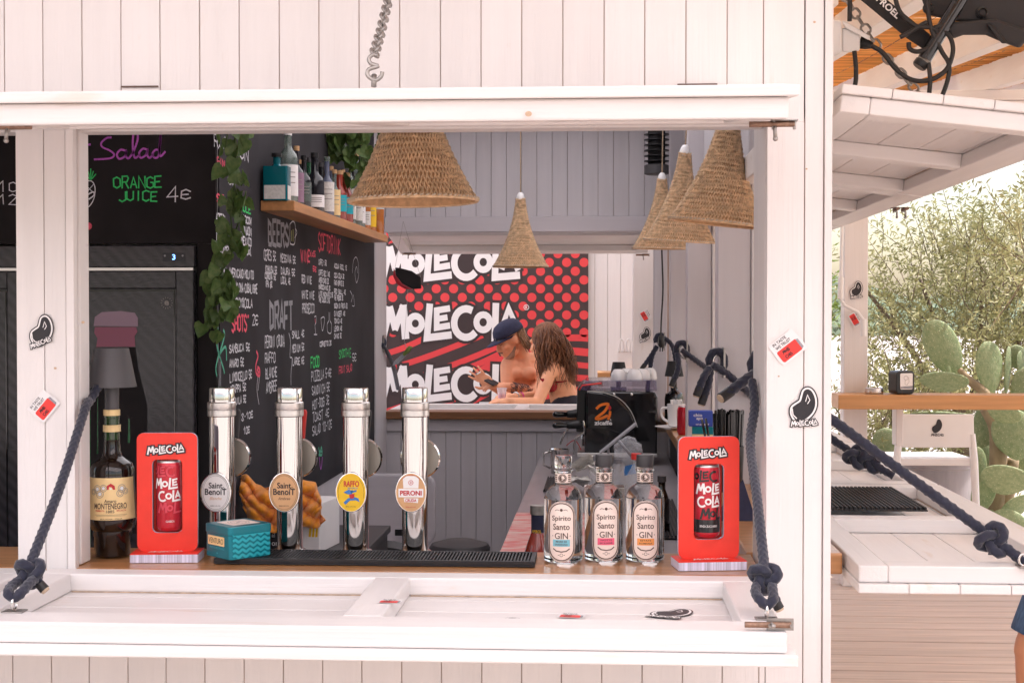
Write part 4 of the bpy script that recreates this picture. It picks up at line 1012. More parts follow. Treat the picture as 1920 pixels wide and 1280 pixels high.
def hanging_rope(lab, top, kc, ring, tail, tail_end, r=.0088):
    t = thing('rope', lab, 'rope', group='navy ropes holding the hatches')
    kc = Vector(kc); top = [Vector(q) for q in top]
    q = MB(); rope_mesh(q, top+[kc+Vector((0, 0, .012))], r); q.build('rope_run', 'rope', t, smooth=True)
    q = MB(); q.tube(dense(smoothpath(knot(kc, .85)+[knot(kc, .85)[0]], 4)), r*1.02, 16, braid=.13); q.build('knot', 'rope', t, smooth=True)
    ring = Vector(ring)
    dl = (kc+ring)/2
    q = MB(); rope_mesh(q, [kc+Vector((-.012, 0, -.01)), dl+Vector((-.017, -.004, 0)), ring+Vector((-.010, -.002, .012)), ring+Vector((.0, 0, .004)), ring+Vector((.011, .002, .012)), dl+Vector((.012, .004, .005)), kc+Vector((.012, 0, -.01))], r*.96); q.build('loop', 'rope', t, smooth=True)
    q = MB(); rope_mesh(q, [kc+Vector((.010, .004, -.012)), Vector(tail)], r*.95); q.build('rope_tail', 'rope', t, smooth=True)
    te = Vector(tail_end); tl_ = Vector(tail)
    q = MB(); q.tube([tl_, te], [r, r*1.05], 12); q.build('taped_end', 'rope_tape', t, smooth=True, auto=50)
    dr = (te-tl_).normalized(); q = MB(); q.tube([te, te+dr*.004], [r*.9, r*.8], 10); q.build('frayed_end', 'rope_core', t)
    return t
def anchor(lab, loc, rz=0):
    t = thing('ring_plate', lab, 'ring plate', loc, (0, 0, rz), group='steel ring plates on the hatches')
    q = MB(); q.box(-.019, .019, -.013, .013, 0, .0022); q.build('plate', 'galv', t, bevel=.001)
    q = MB(); q.tube([(-.0, .0, .002)]+[(0, .010*math.sin(R(a)), .014-.012*math.cos(R(a))) for a in np.linspace(10, 350, 24)]+[(0, 0, .002)], .0026, 8); q.build('ring', 'chrome', t, smooth=True)
    for sx in (-1, 1): q = MB(); q.sphere((sx*.014, 0, .0022), (.0030, .0030, .0012), 8, 5); q.build('screw', 'galv', t, smooth=True)
    return t
ga = PZ(27, 1146, OB); anchor('steel ring plate holding the rope in front of the left post', ga)
gb = PZ(1437, 1160, OB); anchor('steel ring plate holding the rope in front of the right post', gb)
tl = Vector((X1L+.004, .070, P(160, 752, 2.86).z)); 
hanging_rope('navy braided rope slanting down in front of the left white post', [tl+Vector((.006, .035, .03)), tl, P(160, 765, 2.80), P(115, 905, 2.62)], P(56, 1072, 2.435), ga+Vector((0, 0, .020)), P(74, 1094, 2.43), P(84, 1105, 2.43))
tr_ = Vector((X1R-.010, .11, P(1404, 762, 2.9).z))
hanging_rope('navy braided rope hanging in front of the right jamb', [tr_+Vector((.0, .05, .05)), tr_, P(1407, 830, 2.80), P(1419, 930, 2.62)], P(1434, 1082, 2.44), gb+Vector((0, 0, .020)), P(1455, 1128, 2.44), P(1461, 1140, 2.44))

# ropes on the inner side posts: ring plate, wrapped loop, two loose tails
def inner_rope(lab, px, py, d, sc, tails, out=None, xx=None):
    t = thing('rope', lab, 'rope', group='navy ropes holding the hatches')
    c = P(px, py, d); r = .0115
    q = MB(); q.box(c.x+.022, c.x+.028, c.y-.03, c.y+.03, c.z-.045, c.z+.045); q.build('plate', 'galv', t, bevel=.001)
    q = MB(); q.tube([(c.x+.022-.030*math.sin(R(a)), c.y-.006, c.z-.030*math.cos(R(a))) for a in np.linspace(0, 180, 16)], .0042, 8); q.build('ring', 'chrome', t, smooth=True)
    q = MB(); lp = [(c.x+.004+.022*math.cos(R(a)), c.y-.016+.010*math.sin(R(a*.5)), c.z+.004+.030*math.sin(R(a))) for a in np.linspace(200, -60, 14)]
    q.tube(dense(smoothpath(lp, 5)), r, 16, braid=.13); q.build('loop', 'rope', t, smooth=True)
    for (pts, m_) in tails:
        q = MB(); rope_mesh(q, [P(*k_) for k_ in pts], r*.95, .003); q.build('rope_tail', 'rope', t, smooth=True)
        e = P(*pts[-1]); e0 = P(*pts[-2]); dr = (e-e0).normalized(); q = MB(); q.tube([e-dr*.03, e], r*1.06, 12); q.build('taped_end', 'rope_tape', t, smooth=True, auto=50)
        q = MB(); q.tube([e, e+dr*.004], r*.85, 10); q.build('frayed_end', 'rope_core', t)
    if out: q = MB(); rope_mesh(q, [P(*k_) for k_ in out], r*.95, .003); q.build('rope_run', 'rope', t, smooth=True)
    return t
inner_rope('navy rope looped through a ring on the nearest inner post', 1341, 680, 4.26, 1, [([(1330, 690, 4.22), (1318, 710, 4.2), (1306, 742, 4.2)], 0), ([(1332, 690, 4.24), (1328, 720, 4.22), (1315, 758, 4.22)], 0)], [(1336, 684, 4.22), (1362, 700, 4.24), (1400, 732, 4.26), (1440, 760, 4.4), (1560, 825, 4.6), (1655, 882, 4.45)])
inner_rope('navy rope looped through a ring on the middle inner post', 1276, 658, 5.76, 1, [([(1270, 662, 5.72), (1272, 690, 5.7), (1259, 724, 5.7)], 0)], [(1278, 656, 5.72), (1300, 672, 5.74), (1325, 690, 5.8), (1345, 705, 5.9), (1410, 746, 6.0)])
inner_rope('navy rope looped through a ring on the rear inner post', 1236, 640, 7.16, 1, [([(1232, 648, 7.1), (1220, 668, 7.1), (1203, 692, 7.1)], 0), ([(1232, 650, 7.1), (1222, 672, 7.1), (1214, 730, 7.12)], 0)], [(1236, 632, 7.1), (1252, 638, 7.1), (1263, 655, 7.1), (1268, 690, 7.1)])
inner_rope('navy rope end poking in past the front jamb', 1425, 690, 3.2, 1, [([(1440, 690, 3.16), (1410, 704, 3.1), (1352, 746, 3.06)], 0)])
# ropes outside holding the side hatches
sr = thing('rope', 'long navy rope stretched across the nearest side hatch', 'rope', group='navy ropes holding the hatches')
q = MB(); rope_mesh(q, [P(1540, 772, 3.05), P(1575, 797, 3.03), P(1700, 890, 3.0), P(1830, 985, 2.98), P(1858, 1006, 2.97)], .0105, .003); q.build('rope_run', 'rope', sr, smooth=True)
kc = P(1862, 1012, 2.965); q = MB(); kp = knot(kc, 1.15, R(40)); q.tube(dense(smoothpath(kp+[kp[0]], 4)), .010, 16, braid=.13); q.build('knot', 'rope', sr, smooth=True)
q = MB(); rope_mesh(q, [kc, P(1890, 1030, 2.96), P(1915, 1050, 2.95), P(1925, 1062, 2.95)], .0105); q.build('loop', 'rope', sr, smooth=True)
q = MB(); rope_mesh(q, [kc, P(1862, 1040, 2.96)], .0095); q.build('rope_tail', 'rope', sr, smooth=True)
anchor('steel ring plate at the outer corner of the nearest side hatch', PZ(1920, 1062, OB), R(90))
sr = thing('rope', 'knotted navy rope on the second side hatch behind the black mat', 'rope', group='navy ropes holding the hatches')
q = MB(); rope_mesh(q, [P(1545, 812, 4.35), P(1560, 822, 4.35), P(1600, 850, 4.33)], .011, .003); q.build('rope_run', 'rope', sr, smooth=True)
for a, b in ((1605, 856), (1633, 864)):
    kp = knot(P(a, b, 4.3), 1.2, R(30)); q = MB(); q.tube(dense(smoothpath(kp+[kp[0]], 4), .004), .0105, 10, braid=.12); q.build('knot', 'rope', sr, smooth=True)
q = MB(); rope_mesh(q, [P(1633, 864, 4.3), P(1655, 880, 4.28), P(1676, 892, 4.27)], .011, .003); q.build('loop', 'rope', sr, smooth=True)

# chains
def chain(lab, pts, link=.027, wire=.0027, grp='chains holding the hatches'):
    t = thing('chain', lab, 'chain', group=grp)
    q = MB(); ring_ = []
    a_ = link*.5-wire; b_ = link*.30
    for i in range(20):
        an = 2*math.pi*i/20; x = (a_-b_)*(1 if math.cos(an) > 0 else -1)+b_*math.cos(an); ring_.append((x, b_*math.sin(an), 0))
    q.tube(ring_, wire, 7, closed=True); base = q.build('link', 'galv', t, smooth=True)
    path = dense([Vector(k_) for k_ in pts], .002); L = 0; cum = [0]
    for a, b in zip(path, path[1:]): L += (b-a).length; cum.append(L)
    pitch = link*.72; n = int(L/pitch)
    for i in range(n):
        s_ = i*pitch+pitch/2; j = min(len(path)-2, max(0, int(np.searchsorted(cum, s_))-1)); dr = (path[j+1]-path[j]).normalized(); c = path[j]
        M = Matrix.Translation(c) @ dr.to_track_quat('X', 'Z').to_matrix().to_4x4() @ Matrix.Rotation(R(45+90*(i % 2)), 4, 'X')
        o = base if i == 0 else base.copy()
        if i: COL.objects.link(o); o.parent = t
        o.matrix_local = M
    return t
ce = P(700, 108, 2.33)
ct = chain('galvanised chain hanging in front of the upper planks', [P(738, -90, 2.72), P(728, 0, 2.60), P(714, 60, 2.46), ce])
q = MB(); c0 = P(703, 128, 2.32); sh = [(-.002, .0, .024), (-.010, 0, .016), (-.006, 0, .008), (.006, 0, .002), (.007, 0, -.006), (0, 0, -.013), (-.008, 0, -.009)]
q = MB(); q.tube(smoothpath([c0+Vector((.004, 0, .020)), c0+Vector((-.003, 0, .022)), c0+Vector((-.010, 0, .015)), c0+Vector((-.006, 0, .007)), c0+Vector((.005, 0, .003)), c0+Vector((.010, 0, .013)), c0+Vector((.004, 0, .020))][:5]+[c0+Vector((-.010, 0, -.002)), c0+Vector((-.012, 0, -.012)), c0+Vector((0, 0, -.020)), c0+Vector((.010, 0, -.014)), c0+Vector((.012, 0, -.006))], 6), .0034, 8); q.build('s_hook', 'galv', ct, smooth=True)
q = MB(); q.tube([c0+Vector((-.002, .0, -.03)), c0+Vector((-.002, .004, -.010))], .0045, 8); q.build('eye_bolt', 'galv', ct, smooth=True)
chain('galvanised chain slanting past the wall socket to the side hatch', [P(1570, -30, 3.35), P(1600, 20, 3.36), P(1650, 95, 3.4), P(1705, 155, 3.42), P(1765, 222, 3.45)], .032, .0030)

# ================================================================== pendant lamps
def pendant_master():
    r = thing('pendant_lamp', '-', 'lamp', group='crocheted jute pendant lamps')
    Hh = .335
    def rad(t): return .022+.030*t+.083*t**2.1            # t 0 at the top, 1 at the rim
    q = MB(); NR = 27
    rg_ = random.Random(5)
    for j in range(NR):
        t0 = j/NR; t1 = (j+1.15)/NR; n = int(26+64*t0)
        pts = []
        for i in range(n*4):
            ph = 2*math.pi*i/(n*4); tri_ = (i % 4); k_ = (0, .5, 1, .5)[tri_]
            t = min(1.0, t0+(t1-t0)*k_+rg_.uniform(-.006, .006)+.006*math.sin(ph*2+j)); t = max(0.0, t); rr_ = rad(t)+(.0018 if tri_ in (0, 2) else -.0008)+rg_.uniform(-.0007, .0007)
            pts.append((rr_*math.cos(ph), rr_*math.sin(ph), -Hh*t))
        q.tube(pts, .0020, 5, closed=True)
    o = q.build('crochet_shade', 'jute', r, smooth=True); o['kind'] = 'stuff'
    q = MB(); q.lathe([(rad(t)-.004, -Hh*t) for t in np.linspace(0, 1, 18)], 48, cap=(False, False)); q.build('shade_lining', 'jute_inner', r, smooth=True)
    q = MB(); q.tube([(rad(1)*math.cos(a), rad(1)*math.sin(a), -Hh) for a in np.linspace(0, 2*math.pi, 64, endpoint=False)], .0034, 6, closed=True); rim = q.build('rim_yarn', 'jute', r, smooth=True)
    q = MB()
    for i in range(70):
        a = 2*math.pi*i/70; b = a+.055; q.tube([((rad(1)+.003)*math.cos(a), (rad(1)+.003)*math.sin(a), -Hh+.002), ((rad(1)+.003)*math.cos(b), (rad(1)+.003)*math.sin(b), -Hh+.005)], .0017, 5)
    o = q.build('rim_stitching', 'jute_trim', r); o['kind'] = 'stuff'
    v = []; f = []
    for i in range(2600):
        t = rg_.random()**.6; a = rg_.uniform(0, 2*math.pi); R0 = rad(t)+.001
        p_ = Vector((R0*math.cos(a), R0*math.sin(a), -Hh*t)); n_ = Vector((math.cos(a), math.sin(a), rg_.uniform(-.9, .9)))+Vector((rg_.uniform(-.8, .8), rg_.uniform(-.8, .8), 0))
        e = p_+n_.normalized()*rg_.uniform(.003, .009); s_ = n_.cross(Vector((0, 0, 1))).normalized()*.00022; k_ = len(v); v += [p_-s_, p_+s_, e]; f.append((k_, k_+1, k_+2))
    q = MB(); q.add(v, f); o = q.build('jute_fuzz', 'jute', r); o['kind'] = 'stuff'
    q = MB(); q.lathe([(.020, -.012), (.0215, 0), (.017, .018), (.010, .028), (.006, .030)], 20); q.build('lamp_holder', 'white_plastic', r, smooth=True, auto=45)
    q = MB(); q.tube([(0, 0, .03), (0, 0, .86)], .0032, 6); q.build('cord', 'cord_cloth', r)
    q = MB(); q.sphere((0, 0, -.10), (.026, .026, .034), 14, 10); q.build('bulb', 'white_plastic', r, smooth=True)
    return r
PM = pendant_master()
LAMPS = [(770, 378, 2.98, .0, -1.0, 'large crocheted jute lamp hanging above the taps and the front counter'),
         (976, 500, 7.0, 0, 0, 'crocheted jute lamp hanging alone in front of the printed banner'),
         (1241, 466, 6.9, 1.5, -1, 'crocheted jute lamp on the right, farthest and partly hidden of the three'),
         (1284, 452, 5.45, 3, -4, 'crocheted jute lamp on the right, middle of the three'),
         (1370, 420, 4.0, 4, -5, 'crocheted jute lamp on the right, nearest to the front jamb')]
for i, (px, py, d, tx, ty, lab) in enumerate(LAMPS):
    o = PM if i == 0 else copy_tree(PM)
    p = P(px, py, d); o['label'] = lab; o.location = (p.x, p.y, p.z+.335); o.rotation_euler = (R(tx), R(ty), R(i*31))
# ================================================================== inside: chalkboards and fridges
DF = 4.17; YF = Yd(DF)
zfr = P(250, 459, DF).z
xfr = P(368, 600, DF).x
wb = thing('menu_board', 'black menu board above the fridge with purple and green chalk lettering', 'chalkboard', (XW, YF, zfr))
inv = Vector((XW, YF, zfr))
q = MB(); q.box(-2.66-XW, 0, 0, .016, .004, WT-.04-zfr); q.build('board_panel', 'board_black', wb)
q = MB(); q.box(xfr+.004-XW, 0, 0, .016, -zfr+.03, .003); q.build('side_panel', 'board_black', wb)
fb = lambda u, v, h=0.0: Vector((u, -.002-h, v))                      # u, v measured from the board's lower right corner
def bpx(px, py): p = P(px, py, DF-.002); return (p.x-XW, p.z-zfr)
def scr(mb, pts, w_=.006): mb.ribbon([bpx(*k_) for k_ in [( s.x, s.y) for s in smoothpath([Vector((a, b, 0)) for a, b in pts], 6)]], w_, fb)
q = MB()
scr(q, [(209, 258), (200, 259), (190, 268), (192, 276), (205, 282), (214, 290), (206, 297), (176, 299)], .0055)           # S
scr(q, [(236, 283), (226, 281), (219, 290), (224, 298), (234, 293), (237, 283), (236, 293), (241, 297), (248, 288)])      # a
scr(q, [(248, 290), (258, 262), (256, 245), (250, 252), (249, 280), (253, 296), (262, 290)])                              # l
scr(q, [(276, 281), (268, 279), (261, 287), (264, 296), (273, 291), (277, 281), (276, 291), (281, 296), (288, 288)])      # a
scr(q, [(300, 282), (292, 281), (286, 288), (290, 296), (298, 289), (302, 241), (299, 280), (301, 293), (310, 284)])      # d
scr(q, [(160, 272), (170, 271)]); q.build('chalk_word', 'chalk_purple', wb)
q = MB(); a = bpx(212, 342); b = bpx(305, 342); chalk(q, 'ORANGE', a[0], b[0], a[1], .034, fb, .0042); a = bpx(222, 368); b = bpx(297, 368); chalk(q, 'JUICE', a[0], b[0], a[1], .030, fb, .0042)
for k_ in range(5): scr(q, [(170, 338), (164+5*k_-4, 316+abs(k_-2)*5)], .003)
q.build('chalk_word', 'chalk_green', wb)
q = MB(); a = bpx(310, 364); chalk(q, '4', a[0], a[0]+.046, a[1], .046, fb, .004); a = bpx(338, 365); chalk(q, '€', a[0], a[0]+.036, a[1], .03, fb, .004)
scr(q, [(160, 340), (172, 340), (178, 352), (176, 372), (168, 386), (160, 390)], .0028); scr(q, [(160, 368), (174, 360), (176, 366), (166, 374)], .004); scr(q, [(163, 350), (176, 362)], .002); scr(q, [(175, 346), (163, 360)], .002)
a = bpx(3, 350); chalk(q, '10', a[0]-.01, a[0]+.05, a[1], .030, fb, .003); a = bpx(3, 375); chalk(q, '12', a[0]-.01, a[0]+.05, a[1], .030, fb, .003)
q.build('chalk_price', 'chalk_white', wb)
q = MB(); q.disc(*bpx(166, 424), .010, .011, fb, 0.0, 18); q.build('chalk_cherry', 'chalk_pink', wb)

def fridge(x0, x1, lab, full=True):
    r = thing('drinks_fridge', lab, 'fridge', (x0, YF-.02, .03))
    W_ = x1-x0; H_ = zfr-.034
    q = MB(); q.box(0, W_, .03, .56, 0, H_); q.build('cabinet', 'black_plastic', r, bevel=.004)
    zh = P(250, 505, DF).z-.03
    q = MB(); q.box(0, W_, 0, .0285, zh+.006, H_); q.build('header_panel', 'fridge_door', r, bevel=.002)
    q = MB(); q.box(.0, W_-.002, -.004, .028, zh-.004, zh+.004); q.build('chrome_strip', 'brushed', r)
    fw_ = .052; zb_ = .12; dr = part('door', r)
    q = MB()
    q.box(0, fw_, -.012, .028, zb_, zh-.006); q.box(W_-fw_, W_, -.012, .028, zb_, zh-.006); q.box(fw_+.0005, W_-fw_-.0005, -.012, .028, zh-.006-fw_, zh-.006); q.box(fw_+.0005, W_-fw_-.0005, -.012, .028, zb_, zb_+fw_); q.build('door_frame', 'fridge_door', dr, bevel=.003)
    q = MB(); q.box(fw_+.001, W_-fw_-.001, .002, .012, zb_+fw_+.001, zh-.007-fw_); q.build('door_glass', 'fridge_door', dr)
    q = MB(); q.box(fw_+.004, W_-fw_-.004, -.001, .001, zh-.013-fw_, zh-.010-fw_); q.box(W_-fw_-.010, W_-fw_-.007, -.001, .001, zb_+fw_+.01, zh-.014-fw_); q.build('door_gasket', 'black_gloss', dr)
    if not full: return r
    off = Vector((x0, YF-.02, .03)); dd = DF-.022
    fn = lambda u, v, h=0.0: Vector((u, .0012-h, v))
    def pp(px, py): k_ = P(px, py, dd)-off; return (k_.x, k_.z)
    q = MB(); a = pp(305, 474); b = pp(347, 490); q.box(a[0], b[0], -.003, -.0005, b[1], a[1]); q.build('display', 'lcd', r)
    q = MB(); word(q, '3', (a[0]+b[0])/2, (a[1]+b[1])/2, .009, .016, lambda u, v, h=0.0: Vector((u, -.0036-h, v))); q.build('display_digit', 'lcd_digit', r)
    q = MB(); q.disc(a[0]+.007, (a[1]+b[1])/2+.004, .003, .003, lambda u, v, h=0.0: Vector((u, -.0036-h, v)), 0, 10); q.disc(b[0]-.007, (a[1]+b[1])/2+.004, .003, .003, lambda u, v, h=0.0: Vector((u, -.0036-h, v)), 0, 10); q.build('display_button', 'chalk_grey', r)
    q = MB(); c = pp(312, 568); word(q, 'e', c[0], c[1], .014, .014, fn, .0006, .03)
    for k_ in range(14): t_ = 2*math.pi*k_/14; q.ribbon([(c[0]+.014*math.cos(t_), c[1]+.014*math.sin(t_)), (c[0]+.018*math.cos(t_), c[1]+.018*math.sin(t_))], .0014, fn, .0006)
    q.build('maker_mark', 'ink_grey', dr)
    # printed bottle on the glass: cap, neck, shoulder
    q = MB(); q.poly([pp(*k_) for k_ in ((258, 612), (258, 596), (252, 586), (225, 583), (190, 585), (177, 594), (175, 611))], fn, .0006); q.build('printed_cap', 'print_lilac', dr)
    q = MB(); q.poly([pp(*k_) for k_ in ((177, 613), (255, 613), (257, 622), (252, 630), (253, 650), (180, 650), (182, 634), (176, 624))], fn, .0007); q.build('printed_neck', 'print_rose', dr)
    q = MB(); q.poly([pp(*k_) for k_ in ((180, 651), (253, 651), (258, 690), (275, 760), (276, 1000), (165, 1000), (166, 760))], fn, .0006); q.build('printed_bottle', 'board_black', dr)
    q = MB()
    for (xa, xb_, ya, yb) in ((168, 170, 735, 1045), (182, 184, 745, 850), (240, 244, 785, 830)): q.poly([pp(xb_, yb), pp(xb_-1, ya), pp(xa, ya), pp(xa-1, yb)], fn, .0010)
    q.build('painted_green_reflection', 'green_glow_paint', dr)  # green light on the glass painted as flat strips
    return r
fridge(P(58, 600, DF).x, xfr, 'tall black glass door fridge with a bottle print behind the taps')
fridge(P(58, 600, DF).x-.50, P(58, 600, DF).x-.008, 'black fridge showing at the far left window edge', False)

# ---- receding chalkboard on the partition
zcb = P(586, 916, 5.6).z
cbd = thing('menu_chalkboard', 'large chalkboard wall listing beers, drafts, shots and food in chalk', 'chalkboard', (XW+.001, 1.404, zcb))
q = MB(); q.box(0, .004, 0, YCB+.32-1.404, 0, WT-.05-zcb); q.build('board_panel', 'chalkboard', cbd)
fc = lambda u, v, h=0.0: Vector((.0052+h, u, v))
def cpx(px, py): p = PX(px, py, XW+.005); return (p.y-1.404, p.z-zcb)
CH_ = {}
def cl(tx, x0, x1, ym, hh, m='chalk_white', w_=None):
    a = cpx(x0, ym); b = cpx(x1, ym); h_ = abs(cpx(x0, ym-hh/2)[1]-cpx(x0, ym+hh/2)[1])
    q = MB(); chalk(q, tx, a[0], b[0], a[1], h_, fc, w_ or max(.0050, min(.010, h_*.115)))
    o = q.build('chalk_line', m, cbd)
    if len(tx) < 4: o['kind'] = 'stuff'
W_, PK, GR, PU, TE, YE, GY = 'chalk_white', 'chalk_pink', 'chalk_green', 'chalk_purple', 'chalk_teal', 'chalk_yellow', 'chalk_grey'
for a in (('RUMEDON', 400, 466, 262, 26), ('GIN', 406, 421, 302, 15, PK), ('TONIC', 426, 441, 338, 11), ('ST', 405, 420, 370, 15, PK), ('MULE', 450, 470, 388, 14, GR),
          ('Aperol', 404, 423, 408, 17), ('Campari', 404, 424, 425, 15), ('Hugo', 405, 420, 443, 15), ('Limoncello', 407, 435, 466, 14), ('Moscow', 451, 471, 410, 14), ('London', 451, 471, 430, 16), ('Mexico', 452, 471, 451, 16), ('Mezcal', 452, 471, 468, 15),
          ('NEGRONI-AMERICANO-MOJITO', 403, 475, 508, 17), ('CAIPIRINHA-PALOMA-CUBALIBRE', 405, 482, 536, 17), ('WHISKY&COLA', 428, 473, 567, 18), ('"SHOTS"', 427, 468, 606, 31, PK, .009), ('2€', 472, 484, 600, 20),
          ('SAMBUCA 5€', 429, 468, 654, 15), ('AMARO 5€', 429, 457, 682, 15), ('LIMONCELLO 5€', 430, 472, 708, 17), ('GRAPPA 5€', 431, 461, 731, 15), ('TEQUILA 5€', 432, 461, 754, 14), ('8-10€', 452, 474, 782, 13), ('10€', 456, 468, 808, 13),
          ('BEERS', 502, 541, 434, 44, GY, .016), ('CERES 5€', 494, 517, 477, 18), ('MESSINA 5€', 525, 554, 483, 15), ('ICHNUSA 5€', 496, 519, 504, 14), ('DAURA 5€', 526, 553, 508, 14), ('CORONA 5€', 496, 517, 517, 12), ('LOCAL 4€', 526, 544, 525, 13), ('IPA 6€', 497, 510, 532, 12),
          ('WINE', 563, 581, 478, 23, PK, .008), ('glass', 580, 591, 474, 11, PK), ('5€', 586, 593, 504, 10, PK), ('RED WINE', 565, 584, 523, 14), ('WHITE WINE', 565, 589, 552, 15), ('PROSECCO', 566, 589, 578, 18), ('SOFTDRINK', 596, 638, 452, 34, PK, .009),
          ('CAFFE 1.5€', 597, 612, 491, 10), ('CAFFE DEC.1.6€', 597, 618, 511, 10), ('AMERICANO 2€', 597, 616, 525, 10), ('MAROCCHINO 2€', 597, 619, 538, 9), ('LATTE MACCHIATO 2.5€', 597, 624, 551, 9), ('THE CALDO 2.5€', 597, 618, 562, 9),
          ('ACQUA 50CL 1€', 626, 650, 498, 9), ('COCA COLA 3€', 626, 645, 516, 9), ('FANTA-SPRITE 3€', 626, 644, 530, 9), ('RED BULL 4€', 626, 648, 546, 9), ('THE FREDDO 3€', 626, 643, 558, 9), ('SUCCHI DI FRUTTA 3€', 626, 651, 573, 9), ('GINGER 4€', 626, 647, 588, 9), ('TONICA 4€', 626, 641, 602, 9), ('LEMON 4€', 626, 641, 616, 9), ('CHINO 3€', 626, 640, 630, 9), ('CORNETTO 2€', 599, 621, 645, 9),
          ('DRAFT', 505, 549, 592, 50, GY, .018), ('PERONI CRUDA', 496, 533, 641, 23), ('RAFFO', 496, 516, 672, 19), ('BLANCHE', 497, 519, 700, 19), ('AMBREE', 498, 519, 727, 19), ('SMALL 4€', 547, 570, 627, 14), ('MEDIUM 5€', 547, 570, 653, 14), ('LARGE 6€', 548, 570, 678, 14),
          ('FOOD', 582, 599, 680, 21, GR, .007), ('PIZZELLA 5-6€', 583, 621, 706, 18), ('SANDWICH 5€', 584, 618, 733, 18), ('HOT-DOG 3€', 585, 617, 759, 18), ('TOAST 4€', 585, 617, 784, 18), ('SALAD 10-12€', 585, 622, 808, 18), ('SMOOTHIE', 635, 658, 664, 16, GR), ('FRUIT SALAD', 635, 660, 694, 13, PK), ('5€', 660, 668, 671, 14)):
    cl(*a)
def draw(m, w_, *lines):
    q = MB()
    for l in lines: q.ribbon([cpx(s.x, s.y) for s in smoothpath([Vector((a, b, 0)) for a, b in l], 5)], w_, fc)
    q.build('chalk_drawing', m, cbd)
draw(W_, .005, [(543, 420), (549, 415), (553, 424), (552, 455), (546, 458), (543, 452), (543, 420)], [(553, 428), (556, 436), (552, 446)])
draw(YE, .006, [(546, 432), (546, 452)], [(549, 430), (549, 453)])
draw(PK, .010, [(480, 658), (483, 668), (479, 684), (480, 700), (486, 704), (486, 692), (482, 688)], [(481, 692), (484, 698)], [(482, 700), (486, 696)])
draw(W_, .004, [(483, 706), (481, 730), (485, 758)], [(486, 706), (483, 732)])
draw(TE, .009, [(410, 665), (420, 630), (418, 618)], [(410, 665), (422, 650), (424, 676)], [(410, 665), (418, 690), (420, 700)], [(410, 665), (405, 640), (408, 615)], [(409, 665), (404, 690), (406, 705)])
draw(GY, .006, [(409, 668), (411, 700), (410, 726)], [(413, 670), (413, 724)])
draw(W_, .004, [(589, 594), (592, 593), (592, 604), (590, 610), (591, 625), (588, 627), (594, 627)], [(601, 597), (606, 594), (608, 600), (604, 620), (601, 597)], [(616, 585), (616, 600), (613, 608), (614, 622), (620, 624), (621, 608), (618, 600), (618, 585)])
draw(PK, .006, [(590, 597), (591, 606)])
draw(W_, .004, [(541, 624), (544, 640), (543, 668), (547, 672), (545, 700), (545, 722)])
draw(TE, .010, [(597, 838), (599, 850), (602, 838), (603, 852), (597, 852)], [(598, 846), (604, 846)])
draw(PU, .008, [(598, 856), (600, 876), (602, 876), (604, 856)])
draw(W_, .0035, [(660, 512), (662, 490), (667, 482), (671, 492), (672, 515), (668, 530), (665, 512), (668, 500), (670, 512)], [(656, 545), (660, 555), (658, 566)], [(662, 552), (664, 572), (660, 573)])

